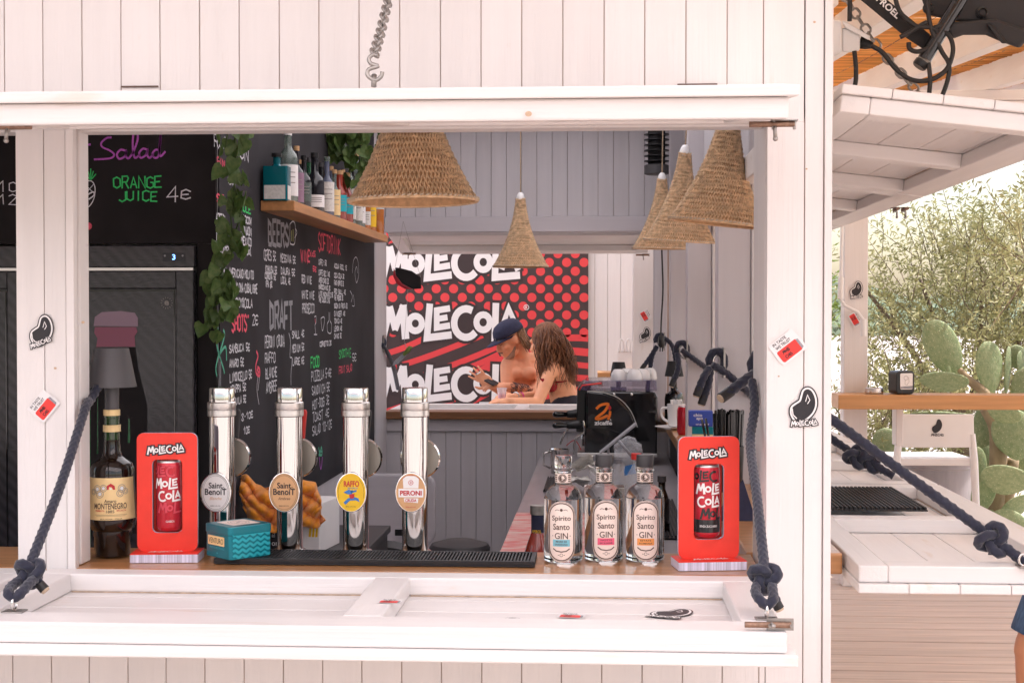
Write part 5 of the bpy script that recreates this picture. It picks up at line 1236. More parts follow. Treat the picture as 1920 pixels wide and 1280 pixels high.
# ---- shelf and its bottles
zs_ = P(515, 377, 4.72).z
ys0 = PX(485, 377, XW).y; ys1 = Yd(6.80); DS = .115
sh_ = thing('bottle_shelf', 'orange wooden shelf of spirit bottles high on the chalkboard wall', 'shelf', (XW+.006, ys0, zs_))
q = MB(); q.box(0, DS, 0, ys1-ys0, -.034, 0); q.build('shelf_board', 'shelf_wood', sh_, bevel=.003)
def spirit(px, top, r_, body, capm, lab, lm='label_paper', lz=(.25, .6), square=False, xo=.06, neck=.62, nr=.36, lf=True, mouth=None, cat='bottle'):
    x = XW+.006+xo; p = PX(px, 350, x); y = p.y; d = y-CAMY
    H_ = max(.16, min(.40, P(px, top, d).z-zs_))
    t = thing('spirit_bottle', lab, cat, (x, y, zs_), group='spirit bottles on the high shelf')
    q = MB(); hb = H_*.92
    if square: q.prism(rrect(r_*2, r_*1.5, r_*.2), 0, H_*neck, plane((0, 0, 0), (1, 0, 0), (0, 1, 0))); q.lathe([(r_*.5, H_*neck), (r_*.3, H_*(neck+.05)), (r_*.3, hb)], 20)
    else: q.lathe([(r_*.9, 0), (r_, .006), (r_, H_*(neck-.10)), (r_*.85, H_*(neck-.03)), (r_*nr*1.3, H_*(neck+.03)), (r_*nr, H_*(neck+.08)), (r_*nr, hb)], 24)
    q.build('glass_body', body, t, smooth=True, auto=40)
    q = MB(); q.lathe([(r_*nr*1.15, hb), (r_*nr*1.15, H_), (.001, H_)], 18, cap=(True, False)); q.build('stopper', capm, t, smooth=True, auto=40)
    if lf:
        cmx = cylmap(r_, 0, 0); q = MB()
        if square:
            f_ = plane((0, -r_*.75-.0006, 0), (1, 0, 0), (0, 0, 1)); q.poly([(-r_*.85, H_*lz[0]), (r_*.85, H_*lz[0]), (r_*.85, H_*lz[1]), (-r_*.85, H_*lz[1])], f_); f2_ = plane((r_+.0006, 0, 0), (0, 1, 0), (0, 0, 1)); q.poly([(-r_*.6, H_*lz[0]), (r_*.6, H_*lz[0]), (r_*.6, H_*lz[1]), (-r_*.6, H_*lz[1])], f2_)
        else:
            for i in range(16):
                ua = r_*(-1.2+2.9*i/16); ub = r_*(-1.2+2.9*(i+1)/16); q.add([cmx(ua, H_*lz[0], .0006), cmx(ub, H_*lz[0], .0006), cmx(ub, H_*lz[1], .0006), cmx(ua, H_*lz[1], .0006)], [(0, 1, 2, 3)])
        q.build('label', lm, t)
        if not square:
            q = MB()
            for zz in (.42, .60, .75): 
                k_ = H_*(lz[0]+(lz[1]-lz[0])*zz); q.ribbon([(-r_*.7, k_), (r_*1.0, k_)], H_*.012, cmx, .0011, step=r_*.2)
            q.build('label_print', 'ink_grey', t)
    return t
spirit(519, 297, .042, 'glass_teal', 'black_plastic', 'square teal bottle with a town pattern label at the shelf end', 'label_paper', (.03, .32), True, xo=.050, neck=.72)
spirit(540, 243, .034, 'glass_pale', 'paper_white', 'tall pale green ribbed gin bottle on the shelf', 'paper_white', (.10, .52), xo=.062, neck=.70)
spirit(556, 274, .026, 'glass_dark', 'cork', 'dark bottle with cork and mauve label on the shelf', 'print_lilac', (.06, .55), xo=.07)
spirit(570, 292, .026, 'glass_dark', 'black_plastic', 'dark bottle with teal diamond label on the shelf', 'glass_pale', (.15, .5), xo=.06)
spirit(590, 287, .036, 'glass_dark', 'black_plastic', 'wide shouldered black bottle with small white label on the shelf', 'paper_white', (.10, .30), xo=.06)
spirit(613, 294, .028, 'glass_blue', 'glass_pale', 'pale blue bottle with white and grey labels on the shelf', 'label_paper', (.10, .58), xo=.06)
spirit(627, 318, .024, 'glass_pale', 'cork', 'small clear bottle with cream label and cork on the shelf', 'cream_label', (.10, .6), xo=.06)
spirit(636, 320, .030, 'liquor_red', 'cork', 'red liqueur bottle with turquoise neck band, nearer of two on the shelf', 'teal_light', (.2, .52), xo=.06, nr=.5)
spirit(649, 324, .030, 'liquor_red', 'cork', 'red liqueur bottle with turquoise neck band, farther of two on the shelf', 'teal_light', (.2, .52), xo=.06, nr=.5)
spirit(656, 284, .026, 'glass_pale', 'cork', 'tall clear bottle with cork and dark neck, beside the ivy', 'label_paper', (.1, .5), xo=.05)
spirit(668, 288, .028, 'glass_pale', 'cork', 'tall frosted bottle behind the large jute lamp', 'label_paper', (.1, .5), xo=.06)
spirit(674, 330, .026, 'glass_pale', 'paper_white', 'clear bottle with white label at the lamp rim', 'paper_white', (.1, .6), xo=.07)
spirit(684, 332, .026, 'liquor_amber', 'cork', 'amber bottle with white label on the far half of the shelf', 'label_paper', (.1, .35), xo=.07)
spirit(694, 335, .028, 'liquor_amber', 'black_plastic', 'amber bottle with yellow label on the far half of the shelf', 'label_yellow', (.1, .6), xo=.07)
spirit(707, 345, .034, 'liquor_amber', 'black_plastic', 'amber liqueur bottle at the far end of the shelf', 'label_paper', (.5, .62), xo=.07)

for i, (px, top, bm2, cp2, lb2) in enumerate(((530, 300, 'glass_dark', 'black_plastic', 'short dark bottle behind the square teal bottle'), (563, 300, 'glass_dark', 'cork', 'dark bottle in the back row between mauve and teal labels'), (579, 296, 'glass_green', 'charcoal', 'green bottle in the back row by the black bottle'),
        (602, 305, 'glass_dark', 'charcoal', 'slim dark bottle in the back row beside the pale blue one'), (621, 312, 'glass_blue', 'cork', 'small blue bottle in the back row near the cream label'), (643, 318, 'glass_dark', 'cork', 'dark bottle in the back row behind the red liqueurs'), (663, 322, 'glass_pale', 'charcoal', 'clear bottle in the back row under the ivy'), (689, 338, 'glass_dark', 'black_plastic', 'dark bottle in the back row of the far half'), (700, 342, 'glass_pale', 'cork', 'clear bottle in the back row near the shelf end'))):
    spirit(px, top, .024, bm2, cp2, lb2, 'label_paper', (.15, .5), xo=.024)
# ---- ivy
def leaf_mesh(sc=1.0):
    o = [(0, 0), (.30, -.12), (.46, .10), (.42, .38), (.24, .70), (0, 1.0), (-.24, .70), (-.42, .38), (-.46, .10), (-.30, -.12)]
    q = MB(); q.v = [(0, 0, 0), (0, .35, .06), (0, .68, .05), (0, 1.0, -.06)] + [(x, y, -.10*abs(x)-.06*(y > .6)) for x, y in o[1:5]] + [(x, y, -.10*abs(x)-.06*(y > .6)) for x, y in o[6:]]
    q.f = [(0, 4, 5, 1), (1, 5, 6, 2), (2, 6, 7), (2, 7, 3), (3, 8, 2), (8, 9, 2), (2, 9, 10, 1), (1, 10, 11, 0)]
    return q
def ivy(lab, paths, n, d, spread, size, seed):
    t = thing('ivy_garland', lab, 'plant', P(*paths[0][0], d)); rg_ = random.Random(seed); o_ = Vector(t.location)
    allp = []
    for pth in paths:
        pts = smoothpath([P(a, b, d+rg_.uniform(-.02, .02)) for a, b in pth], 8); allp.append(pts)
        q = MB(); q.tube([k_-o_ for k_ in pts], .0024, 6); q.build('stem', 'ivy_stem', t, smooth=True)
    base = leaf_mesh().build('leaf', 'leaf_ivy', t, smooth=True)
    for i in range(n):
        pts = allp[i % len(allp)]; c = pts[rg_.randrange(len(pts))]-o_ + Vector((rg_.uniform(-1, 1)*spread, rg_.uniform(-1, .6)*spread*.6, rg_.uniform(-1, 1)*spread*.5))
        o = base if i == 0 else base.copy()
        if i: COL.objects.link(o); o.parent = t
        s = size*rg_.uniform(.7, 1.15); o.location = c; o.scale = (s, s, s)
        o.rotation_euler = (R(rg_.uniform(55, 115)), R(rg_.uniform(-35, 35)), R(rg_.uniform(-60, 60))) if rg_.random() < .35 else (R(rg_.uniform(-125, -60)), R(rg_.uniform(-40, 40)), R(rg_.uniform(-60, 60)))
    return t
ivy('ivy garland trailing down over the edge of the chalkboard', [[(470, 236), (445, 245), (438, 300), (440, 350), (452, 390), (440, 440), (428, 480), (412, 520), (398, 560), (402, 606)], [(430, 236), (424, 280), (440, 330), (432, 390), (436, 470), (410, 520), (404, 570), (394, 617)], [(412, 520), (420, 560), (424, 590)]], 112, 4.10, .036, .046, 4)
ivy('bushy ivy spilling over the bottles on the high shelf', [[(590, 232), (620, 250), (650, 246), (688, 240)], [(592, 236), (610, 270), (640, 290)], [(640, 240), (668, 290), (690, 330)], [(680, 236), (690, 270), (686, 300)]], 110, 5.9, .08, .062, 9)

# ================================================================== inside: worktop and machine
WTZ = .88
a = PZ(939, 1036, WTZ); b = PZ(1006, 869, WTZ); xl = (a.x+b.x)/2
wk = thing('work_counter', 'grey worktop running back along the side wall inside the bar', 'counter', ((xl+.31)/2, Yd(5.2), .03))
o_ = Vector(wk.location)
def bxl(mb, x0, x1, y0, y1, z0, z1): mb.box(x0-o_.x, x1-o_.x, y0-o_.y, y1-o_.y, z0-.03, z1-.03)
q = MB(); bxl(q, xl, .345, Yd(3.25), YB-.02, WTZ-.03, WTZ); q.build('worktop', 'worktop', wk, bevel=.003)
q = MB(); bxl(q, xl+.02, .34, Yd(3.28), YB-.03, .03, WTZ-.031); q.build('cupboard', 'grey_v', wk)
yw = PZ(962, 962, WTZ).y; q = MB(); bxl(q, xl+.001, xl+.30, Yd(3.3), yw, WTZ+.001, WTZ+.004); q.build('worn_film', 'worn_red', wk)

dm = 6.80; pm = P(1158, 850, dm)
EM = thing('espresso_machine', 'glossy black espresso machine with orange logo and cups on top', 'espresso machine', (pm.x, Yd(dm), WTZ))
def mp(px, py): k_ = P(px, py, dm); return (k_.x-pm.x, k_.z-WTZ)
fm = lambda u, v, h=0.0: Vector((u, -h, v))
q = MB(); q.prism([mp(*k_) for k_ in ((1096, 852), (1232, 852), (1233, 745), (1228, 735), (1098, 733), (1096, 745))], -.46, 0, fm); q.build('body', 'black_gloss', EM, bevel=.008)
q = MB(); q.prism([mp(*k_) for k_ in ((1080, 810), (1100, 812), (1101, 736), (1110, 724), (1092, 718), (1082, 730))], -.40, -.02, fm); q.build('front_head', 'black_plastic', EM, bevel=.006)
q = MB(); q.prism([mp(*k_) for k_ in ((1100, 803), (1140, 806), (1172, 815), (1193, 800), (1180, 770), (1158, 747), (1130, 737), (1104, 734), (1100, 740))], .0006, .014, fm); sp = q.build('side_panel', 'black_gloss', EM, bevel=.005)
q = MB(); q.ribbon([mp(s.x, s.y) for s in smoothpath([Vector((k_[0], k_[1], 0)) for k_ in ((1101, 733), (1130, 735), (1160, 746), (1182, 769), (1195, 800))], 6)], .004, fm, .015); q.build('panel_trim', 'brushed', EM)
q = MB(); q.prism([mp(*k_) for k_ in ((1088, 732), (1232, 733), (1231, 714), (1222, 712), (1098, 714))], -.40, -.005, fm); q.build('cup_tray', 'smoke_plastic', EM, bevel=.004)
q = MB(); q.tube([(mp(1086, 731)[0], -.01, mp(1086, 731)[1]), (mp(1092, 722)[0], -.01, mp(1092, 722)[1]), (mp(1128, 718)[0], -.01, mp(1128, 718)[1])], .004, 8); q.build('tray_rail', 'red_print', EM, smooth=True)
for px in (1151, 1184): q = MB(); c = mp(px, 739); q.sphere((c[0], -.003, c[1]), (.008, .005, .008), 12, 8); q.build('rivet', 'chrome', EM, smooth=True)
q = MB(); q.ribbon([mp(s.x, s.y) for s in smoothpath([Vector((k_[0], k_[1], 0)) for k_ in ((1118, 766), (1126, 759), (1140, 757), (1134, 770), (1118, 783), (1126, 784), (1140, 778))], 5)], .013, fm, .0152); q.ribbon([mp(s.x, s.y) for s in smoothpath([Vector((k_[0], k_[1], 0)) for k_ in ((1144, 770), (1143, 778), (1140, 786))], 5)], .012, fm, .0152); q.build('logo_mark', 'ink_orange', EM)
q = MB(); c = mp(1143, 764); q.disc(c[0], c[1], .008, .011, fm, .0152, 18); q.build('logo_bean', 'ink_red', EM)
q = MB(); c = mp(1131, 792); word(q, 'zicaffe', c[0], c[1], S(33, dm), .021, fm, .0152, .03); q.ribbon([mp(1144, 785), mp(1146, 788)], .003, fm, .0152); q.build('logo_lettering', 'ink_white', EM)
for py, yy in ((778, .06), (797, .0)):
    h1 = mp(1085, py-2); h2 = mp(1066, py); h3 = mp(1042, py-1)
    q = MB(); q.capsule((h1[0], yy, h1[1]), (h2[0], yy, h2[1]), .022, .018); q.build('group_head', 'black_plastic', EM, smooth=True)
    q = MB(); q.capsule((h2[0], yy, h2[1]), (h3[0], yy-.04, h3[1]), .010, .016); q.build('portafilter_handle', 'black_gloss', EM, smooth=True)
def mtube(pts, r_, nm, m_='chrome', yy=-.03): q = MB(); q.tube(smoothpath([Vector((mp(*k_)[0], yy, mp(*k_)[1])) for k_ in pts], 6), r_, 8); q.build(nm, m_, EM, smooth=True)
mtube(((1094, 788), (1095, 808), (1082, 818), (1077, 832), (1076, 850)), .0055, 'steam_wand'); mtube(((1084, 800), (1066, 803), (1056, 818), (1050, 834)), .0055, 'steam_wand', yy=.03)
mtube(((1090, 842), (1078, 824), (1062, 834)), .002, 'red_cable', 'ink_red'); 
q = MB(); c = mp(1098, 830); q.lathe([(.022, 0), (.022, .05), (.018, .055)], 20, M=Tm(c[0], .05, c[1]-.02)); q.build('spout', 'chrome', EM, smooth=True, auto=40)
q = MB(); q.prism([mp(*k_) for k_ in ((1082, 856), (1232, 856), (1232, 850), (1082, 848))], -.40, .01, fm); q.build('drip_tray', 'brushed', EM, bevel=.002)
def cup_mesh(inv=True):
    q = MB(); q.lathe([(.040, 0), (.041, .004), (.036, .035), (.026, .052), (.020, .056), (.019, .056), (.001, .055)], 28, cap=(True, False)); return q
cm0 = None
for i, (px, dd) in enumerate(((1160, 6.9), (1176, 7.02), (1190, 6.88), (1205, 6.98), (1217, 7.1))):
    c = P(px, 714, dd); t = thing('coffee_cup', 'white coffee cup upside down on the espresso machine, %s from the group heads' % ('first', 'second', 'third', 'fourth', 'fifth')[i], 'cup', (c.x, Yd(dd), WTZ+mp(1100, 716)[1]+.002), group='cups warming on the espresso machine')
    if i == 0: cm0 = cup_mesh().build('cup_bowl', 'ceramic', t, smooth=True, auto=45); q = MB(); q.tube([(.034+.016*math.sin(R(a)), 0, .030-.014*math.cos(R(a))) for a in np.linspace(0, 180, 12)], .0035, 8); hm = q.build('handle', 'ceramic', t, smooth=True)
    else:
        for s_ in (cm0, hm): o = s_.copy(); COL.objects.link(o); o.parent = t
    t.rotation_euler = (0, 0, R(i*70))

# ---- clutter on the worktop
def onW(px, d, z=WTZ): p = P(px, 900, d); return (p.x, Yd(d), z)
def simple_bottle(name, lab, px, d, H_, r_, body, capm, z=WTZ, neck=.7, nr=.4, label=None, group=None):
    t = thing(name, lab, 'bottle', onW(px, d, z), group=group)
    q = MB(); q.lathe([(r_*.85, 0), (r_, .006), (r_, H_*(neck-.12)), (r_*.8, H_*(neck-.03)), (r_*nr*1.2, H_*(neck+.06)), (r_*nr, H_*(neck+.1)), (r_*nr, H_*.93)], 24); q.build('glass_body', body, t, smooth=True, auto=45)
    q = MB(); q.lathe([(r_*nr*1.25, H_*.90), (r_*nr*1.25, H_), (.001, H_)], 18, cap=(True, False)); q.build('bottle_cap', capm, t, smooth=True, auto=40)
    if label: q = MB(); q.lathe([(r_+.0006, H_*.15), (r_+.0006, H_*.45)], 24, cap=(False, False)); q.build('label', label, t, smooth=True)
    return t
simple_bottle('water_bottle', 'clear bottle with red cap standing behind the gin', 1193, 5.2, .215, .038, 'glass_thin', 'red_print')
simple_bottle('water_bottle', 'clear plastic bottle with grey cap behind the middle gin bottle', 1158, 5.5, .165, .034, 'glass_thin', 'chalk_grey')
simple_bottle('water_bottle', 'clear plastic bottle with pale cap near the steel jug', 1120, 5.6, .165, .034, 'glass_thin', 'chalk_grey')
simple_bottle('beer_bottle', 'brown glass bottle beside the red display', 1241, 4.7, .19, .026, 'glass_brown', 'charcoal', neck=.68, nr=.45)
ap = simple_bottle('aperitif_bottle', 'orange aperitif bottle with navy neck behind the blue labelled gin', 1009, 3.62, .235, .034, 'liquor_red', 'galv', neck=.62, nr=.48)
q = MB(); q.lathe([(.0175, .155), (.0178, .212), (.015, .214)], 24, cap=(False, False)); q.build('neck_wrap', 'cap_navy', ap, smooth=True)
q = MB(); word(q, 'APEROL', -.004, .170, .026, .008, cylmap(.0180), .0006, .02); q.build('neck_lettering', 'label_yellow', ap)
t = thing('milk_jug', 'steel milk jug standing under the espresso machine handles', 'jug', onW(1049, 6.45))
q = MB(); q.lathe([(.036, 0), (.040, .004), (.043, .05), (.040, .085), (.047, .112), (.0455, .112), (.038, .085), (.036, .02), (.001, .02)], 28, cap=(True, False)); q.build('jug_body', 'chrome', t, smooth=True, auto=50)
q = MB(); q.tube([(-.040, -.01, .10), (-.070, -.02, .095), (-.072, -.02, .04), (-.042, -.01, .025)], .005, 8); q.build('handle', 'chrome', t, smooth=True)
# clear bag, leaning sheet, box, mats, crumpled papers
t = thing('plastic_bag', 'crumpled clear plastic bag in front of the espresso machine', 'bag', onW(1178, 5.9)); rg_ = random.Random(21)
q = MB(); q.sphere((0, 0, .10), (.070, .05, .115), 22, 16); q.v = [(x*(1+.25*math.sin(9*z*30+x*60)*.6)+rg_.uniform(-.007, .007), y+rg_.uniform(-.008, .008), z+rg_.uniform(-.006, .006)+.04*max(0, -x)*6*max(0, z-.1)) for x, y, z in q.v]; q.build('bag_film', 'film_clear', t)
q = MB(); q.poly([(-.02, .06), (.03, .07), (.025, .11), (-.015, .10)], FRONT(0, -.055, 0)); q.build('bag_print', 'ink_blue', t)
t = thing('menu_holder', 'clear acrylic sheet leaning across the worktop clutter', 'holder', onW(1160, 5.4))
c0 = P(1126, 852, 5.4); c1 = P(1194, 797, 5.4); o_ = Vector(t.location)
q = MB(); dv = (c1-c0); nv = Vector((-dv.z, 0, dv.x)).normalized()*.006; q.add([c0-o_, c1-o_, c1-o_+nv, c0-o_+nv]+[k_+Vector((0, .10, 0)) for k_ in (c0-o_, c1-o_, c1-o_+nv, c0-o_+nv)], [(0, 1, 2, 3), (7, 6, 5, 4), (0, 4, 5, 1), (1, 5, 6, 2), (2, 6, 7, 3), (3, 7, 4, 0)]); q.build('sheet', 'chalk_grey', t)
q = MB(); q.tube([P(1160, 826, 5.38)-o_, P(1186, 857, 5.38)-o_], .006, 8); q.tube([P(1140, 840, 5.42)-o_, Vector((-.02, .02, 0))], .005, 8); q.build('support', 'chalk_grey', t, smooth=True)
t = thing('white_carton', 'white carton lying on the worktop behind the gin bottles', 'box', onW(1132, 5.15)); q = MB(); q.box(-.07, .075, -.05, .05, 0, .10); q.build('carton', 'label_paper', t, bevel=.002); q = MB(); q.add([(-.07, -.05, .1006), (.075, -.05, .1006), (.07, -.12, .12), (-.06, -.11, .118)], [(0, 1, 2, 3)]); q.build('flap', 'label_paper', t)
t = thing('paper_heap', 'crumpled white receipts heaped beside the steel jug', 'paper', onW(1098, 5.7)); rg_ = random.Random(8)
for i in range(5):
    q = MB(); n_ = 6; M = Tm(rg_.uniform(-.07, .08), rg_.uniform(-.05, .05), .05+.02*i) @ Euler((rg_.uniform(-.6, .6), rg_.uniform(-.5, .5), rg_.uniform(0, 3))).to_matrix().to_4x4()
    for j in range(n_+1):
        for k_ in range(n_+1): q.v.append(tuple(M @ Vector((.11*(j/n_-.5), .08*(k_/n_-.5), rg_.uniform(-.008, .008)))))
    for j in range(n_):
        for k_ in range(n_): a = j*(n_+1)+k_; q.f.append((a, a+1, a+n_+2, a+n_+1))
    q.build('sheet', 'label_paper', t)
def ribmat(lab, px0, px1, y0, y1, z, nm='drip_mat'):
    a = PZ(px0, y1, z); b = PZ(px1, y0, z); b.x = PZ(px1, y1, z).x
    t = thing(nm, lab, 'mat', (a.x, a.y, z+.001)); Lx = b.x-a.x; Ly = b.y-a.y
    q = MB(); q.box(0, Lx, 0, Ly, 0, .004); q.build('mat_base', 'rubber', t, bevel=.001, seg=1)
    q = MB(); n_ = max(6, int(Lx/.011))
    for i in range(n_): x = Lx*(i+.5)/n_; q.box(x-.003, x+.003, .004, Ly-.004, .004, .010)
    o = q.build('ribs', 'rubber', t); o['kind'] = 'stuff'; return t
ribmat('small black ribbed mat at the back of the worktop', 1018, 1048, 897, 922, WTZ+.003)
ribmat('black ribbed mat on the worktop beside the red display', 1225, 1290, 940, 1010, WTZ+.003)
t = ribmat('wide black ribbed mat lying on the side hatch', 1560, 1738, 919, 958, OB+.0005)

# ---- sill things
def onS(px, d): p = P(px, 800, d); return (max(.335, p.x), Yd(d), OB)
c = P(1284, 780, 6.05); t = thing('soda_can', 'red soda can on the side sill beside the white mug', 'can', (c.x, Yd(6.05), OB))
q = MB(); q.lathe([(.026, 0), (.030, .004), (.033, .012), (.033, .104), (.029, .115), (.027, .120), (.0275, .122), (.026, .1225), (.025, .119), (.001, .119)], 36, cap=(True, False)); q.build('can_body', 'can_red', t, smooth=True, auto=45)
q = MB(); q.lathe([(.0278, .118), (.0278, .1228), (.0258, .1228)], 36, cap=(False, False)); q.build('can_rim', 'brushed', t, smooth=True)
q = MB(); word(q, 'Co', .026, .05, .018, .016, cylmap(.033), .0006, .01, .3); q.build('can_lettering', 'ink_white', t)
c = P(1268, 760, 6.35); t = thing('white_mug', 'white mug of sugar sachets on a saucer on the sill', 'mug', (c.x, Yd(6.35), OB+.012)); 
q = MB(); q.lathe([(.030, 0), (.036, .004), (.041, .100), (.0385, .100), (.034, .008), (.001, .008)], 32, cap=(True, False)); q.build('mug_body', 'ceramic', t, smooth=True, auto=45)
q = MB(); q.tube(smoothpath([Vector((-.036, 0, .082)), Vector((-.064, -.004, .078)), Vector((-.062, -.004, .040)), Vector((-.034, 0, .020))], 6), .006, 10); q.build('handle', 'ceramic', t, smooth=True)
q = MB(); rg_ = random.Random(2)
for i in range(9): M = Tm(rg_.uniform(-.02, .02), rg_.uniform(-.02, .02), .085) @ Euler((rg_.uniform(-.4, .4), rg_.uniform(-.4, .4), rg_.uniform(0, 3))).to_matrix().to_4x4(); q.box(-.010, .010, -.0015, .0015, 0, .034, M)
o = q.build('sachets', 'paper_white', t); o['kind'] = 'stuff'
t = thing('saucer', 'white saucer under the mug on the side sill', 'saucer', (c.x-.02, Yd(6.33), OB)); q = MB(); q.lathe([(.035, 0), (.045, .003), (.075, .013), (.074, .0145), (.045, .007), (.001, .006)], 36, cap=(True, False)); q.build('saucer_dish', 'ceramic', t, smooth=True, auto=50)
c = P(1264, 740, 6.95); t = thing('jar', 'black jar under the small lamp at the rear of the sill', 'jar', (c.x, Yd(6.95), OB)); q = MB(); q.lathe([(.040, 0), (.046, .004), (.046, .10), (.042, .125), (.018, .14), (.016, .15)], 24); q.build('jar_body', 'black_gloss', t, smooth=True, auto=40); q = MB(); q.lathe([(.0175, .148), (.0175, .155), (.001, .155)], 18, cap=(True, False)); q.build('lid', 'black_plastic', t)
bottle_lamp('bottle_lamp', 'small black lamp standing on the jar by the rear post', (c.x, Yd(6.95), OB+.155), .9, 'black_matte', .052)
c = P(1160, 700, 7.95); bl = bottle_lamp('bottle_lamp', 'small black lamp seen above the cups on the espresso machine', (c.x, Yd(7.95), OB+.115), .95, 'black_matte', .05)
t = thing('liqueur_bottle', 'squat bottle carrying the small lamp behind the espresso machine', 'bottle', (c.x, Yd(7.95), OB)); q = MB(); q.lathe([(.036, 0), (.040, .005), (.040, .06), (.02, .085), (.014, .1), (.014, .114)], 24); q.build('glass_body', 'glass_brown', t, smooth=True, auto=40); q = MB(); q.lathe([(.0405, .015), (.0405, .05)], 24, cap=(False, False)); q.build('label', 'label_paper', t, smooth=True)
c = P(1318, 800, 5.0); t = thing('teal_box', 'teal box with cream band under the blue carton on the sill', 'box', (c.x, Yd(5.0), OB), (0, 0, R(-6))); q = MB(); q.box(-.037, .037, -.03, .03, 0, .118); q.build('carton', 'teal_tin', t, bevel=.002); fn = FRONT(0, -.0306, 0); q = MB(); q.poly([(-.036, .062), (.036, .062), (.036, .092), (-.036, .092)], fn); q.build('band', 'cream_label', t); q = MB(); word(q, 'VENTUR', .0, .077, .060, .017, fn, .0005, 0); q.build('lettering', 'ink', t)
c = P(1314, 780, 5.0); t = thing('blue_carton', 'blue carton with white lettering on the teal box', 'box', (c.x, Yd(5.0), OB+.119)); q = MB(); q.box(-.042, .040, -.028, .028, 0, .054); q.build('carton', 'box_blue', t, bevel=.002); fn = FRONT(0, -.0286, 0); q = MB(); word(q, 'chio', -.012, .040, .030, .011, fn); word(q, 'apo', -.006, .026, .022, .010, fn); word(q, 'NT MOMENT', .004, .007, .045, .006, fn); q.build('lettering', 'ink_white', t)
c = P(1366, 800, 4.12); t = thing('straw_cup', 'black cup packed with black drinking straws by the front jamb', 'straws', (c.x, Yd(4.12), OB)); q = MB(); q.lathe([(.036, 0), (.040, .004), (.045, .13), (.043, .13), (.038, .01), (.001, .01)], 24, cap=(True, False)); q.build('cup', 'black_plastic', t, smooth=True, auto=45)
q = MB(); rg_ = random.Random(4)
for i in range(110):
    a_ = rg_.uniform(0, 6.283); r_ = .034*math.sqrt(rg_.random()); x, y = r_*math.cos(a_), r_*math.sin(a_); h_ = rg_.uniform(.222, .236); q.tube([(x, y, .012), (x*1.28, y*1.28, h_)], .0029, 6, cap=False)
o = q.build('straws', 'black_gloss', t, smooth=True); o['kind'] = 'stuff'
for i, (x0, x1) in enumerate(((1316, 1333), (1323, 1338))):
    t = thing('drinking_straw', 'loose black straw leaning beside the straw cup, %s' % ('lower of two' if i == 0 else 'upper of two'), 'straw', P(x1, 832, 4.05)); q = MB(); q.tube([(0, 0, -.06), P(x0, 786-i*2, 4.05)-P(x1, 832, 4.05)], .0035, 8); q.build('tube', 'black_gloss', t, smooth=True)
    t['group'] = 'loose straws'
t = thing('napkin_box', 'dark folded napkin holder behind the red display', 'holder', P(1378, 872, 3.55)); t.location.z = OB; q = MB(); q.add([(-.05, -.03, 0), (.05, -.03, 0), (.05, .03, 0), (-.05, .03, 0), (.02, 0, .10)], [(0, 3, 2, 1), (0, 1, 4), (1, 2, 4), (2, 3, 4), (3, 0, 4)]); q.build('holder_body', 'cap_navy', t)
cb = thing('power_cable', 'thin black cable and plug hanging on the rear inner post', 'cable', P(1240, 470, 7.1)); o_ = Vector(cb.location); q = MB(); q.tube(smoothpath([P(*k_, 7.1)-o_ for k_ in ((1240, 380), (1241, 470), (1243, 540), (1240, 600), (1239, 632))], 6), .0042, 6); q.build('wire', 'cable', cb, smooth=True)
q = MB(); k_ = P(1240, 640, 7.08)-o_; q.lathe([(.008, .03), (.016, .02), (.016, -.02), (.008, -.03)], 12, M=Tm(*k_)); q.tube([k_+Vector((-.006, 0, -.03)), k_+Vector((-.006, 0, -.05))], .003, 6); q.tube([k_+Vector((.006, 0, -.03)), k_+Vector((.006, 0, -.05))], .003, 6); q.build('plug', 'black_plastic', cb, smooth=True, auto=40)
# insect lamp
c = P(1231, 328, 7.0); t = thing('insect_lamp', 'black finned cylinder lamp hanging at the rear ceiling', 'lamp', c); q = MB(); q.lathe([(.048, 0), (.060, .004), (.060, .045), (.050, .05)], 28); q.build('collar', 'charcoal', t, smooth=True, auto=40); q = MB(); q.lathe([(.042, .05), (.042, .40)], 24); q.build('core', 'black_matte', t, smooth=True)
for i in range(13): q = MB() if i == 0 else q; q.lathe([(.043, .06+i*.026), (.062, .064+i*.026), (.062, .068+i*.026), (.043, .070+i*.026)], 28, cap=(False, False))
o = q.build('fins', 'black_plastic', t, smooth=True, auto=30); o['kind'] = 'stuff'
q = MB(); q.tube([(0, 0, .40), (0, 0, .62)], .004, 6); q.build('hanger', 'black_plastic', t)
# ---- low cabinet, box and orange cloth, high chair, fan, bin
cab = thing('low_cabinet', 'low dark cabinet under the chalkboard behind the taps', 'cabinet', (XW+.02, Yd(4.3), .03)); q = MB(); q.box(0, .36, 0, .75, 0, .79); q.build('carcass', 'charcoal', cab, bevel=.004); q = MB(); q.box(-.001, .37, -.012, .76, .791, .815); q.build('cabinet_top', 'charcoal', cab, bevel=.003)
bz = .846; c = P(570, 1000, 4.5); t = thing('cardboard_box', 'white printed cardboard box behind the amber badge tap', 'box', (c.x, Yd(4.46), bz), (0, 0, R(-8))); q = MB(); q.box(-.115, .060, 0, .20, 0, .155); q.build('carton', 'paper_white', t, bevel=.002); fn = FRONT(0, -.0006, 0); q = MB(); q.poly([(-.114, .002), (-.04, .002), (-.04, .100), (-.114, .100)], fn); q.build('print_panel', 'ink', t); q = MB(); word(q, 'ca', -.085, .078, .03, .018, fn, .0006, .03); word(q, 'al 19', -.082, .052, .035, .014, fn, .0006); word(q, 'one', -.082, .024, .035, .012, fn, .0006); q.build('lettering', 'ink_white', t)
q = MB()
for i in range(3): q.poly([(.024+i*.011, .05), (.032+i*.011, .05), (.036+i*.011, .09+.01*i), (.028+i*.011, .09)], fn, .0004)
q.build('bars_print', 'label_yellow', t)
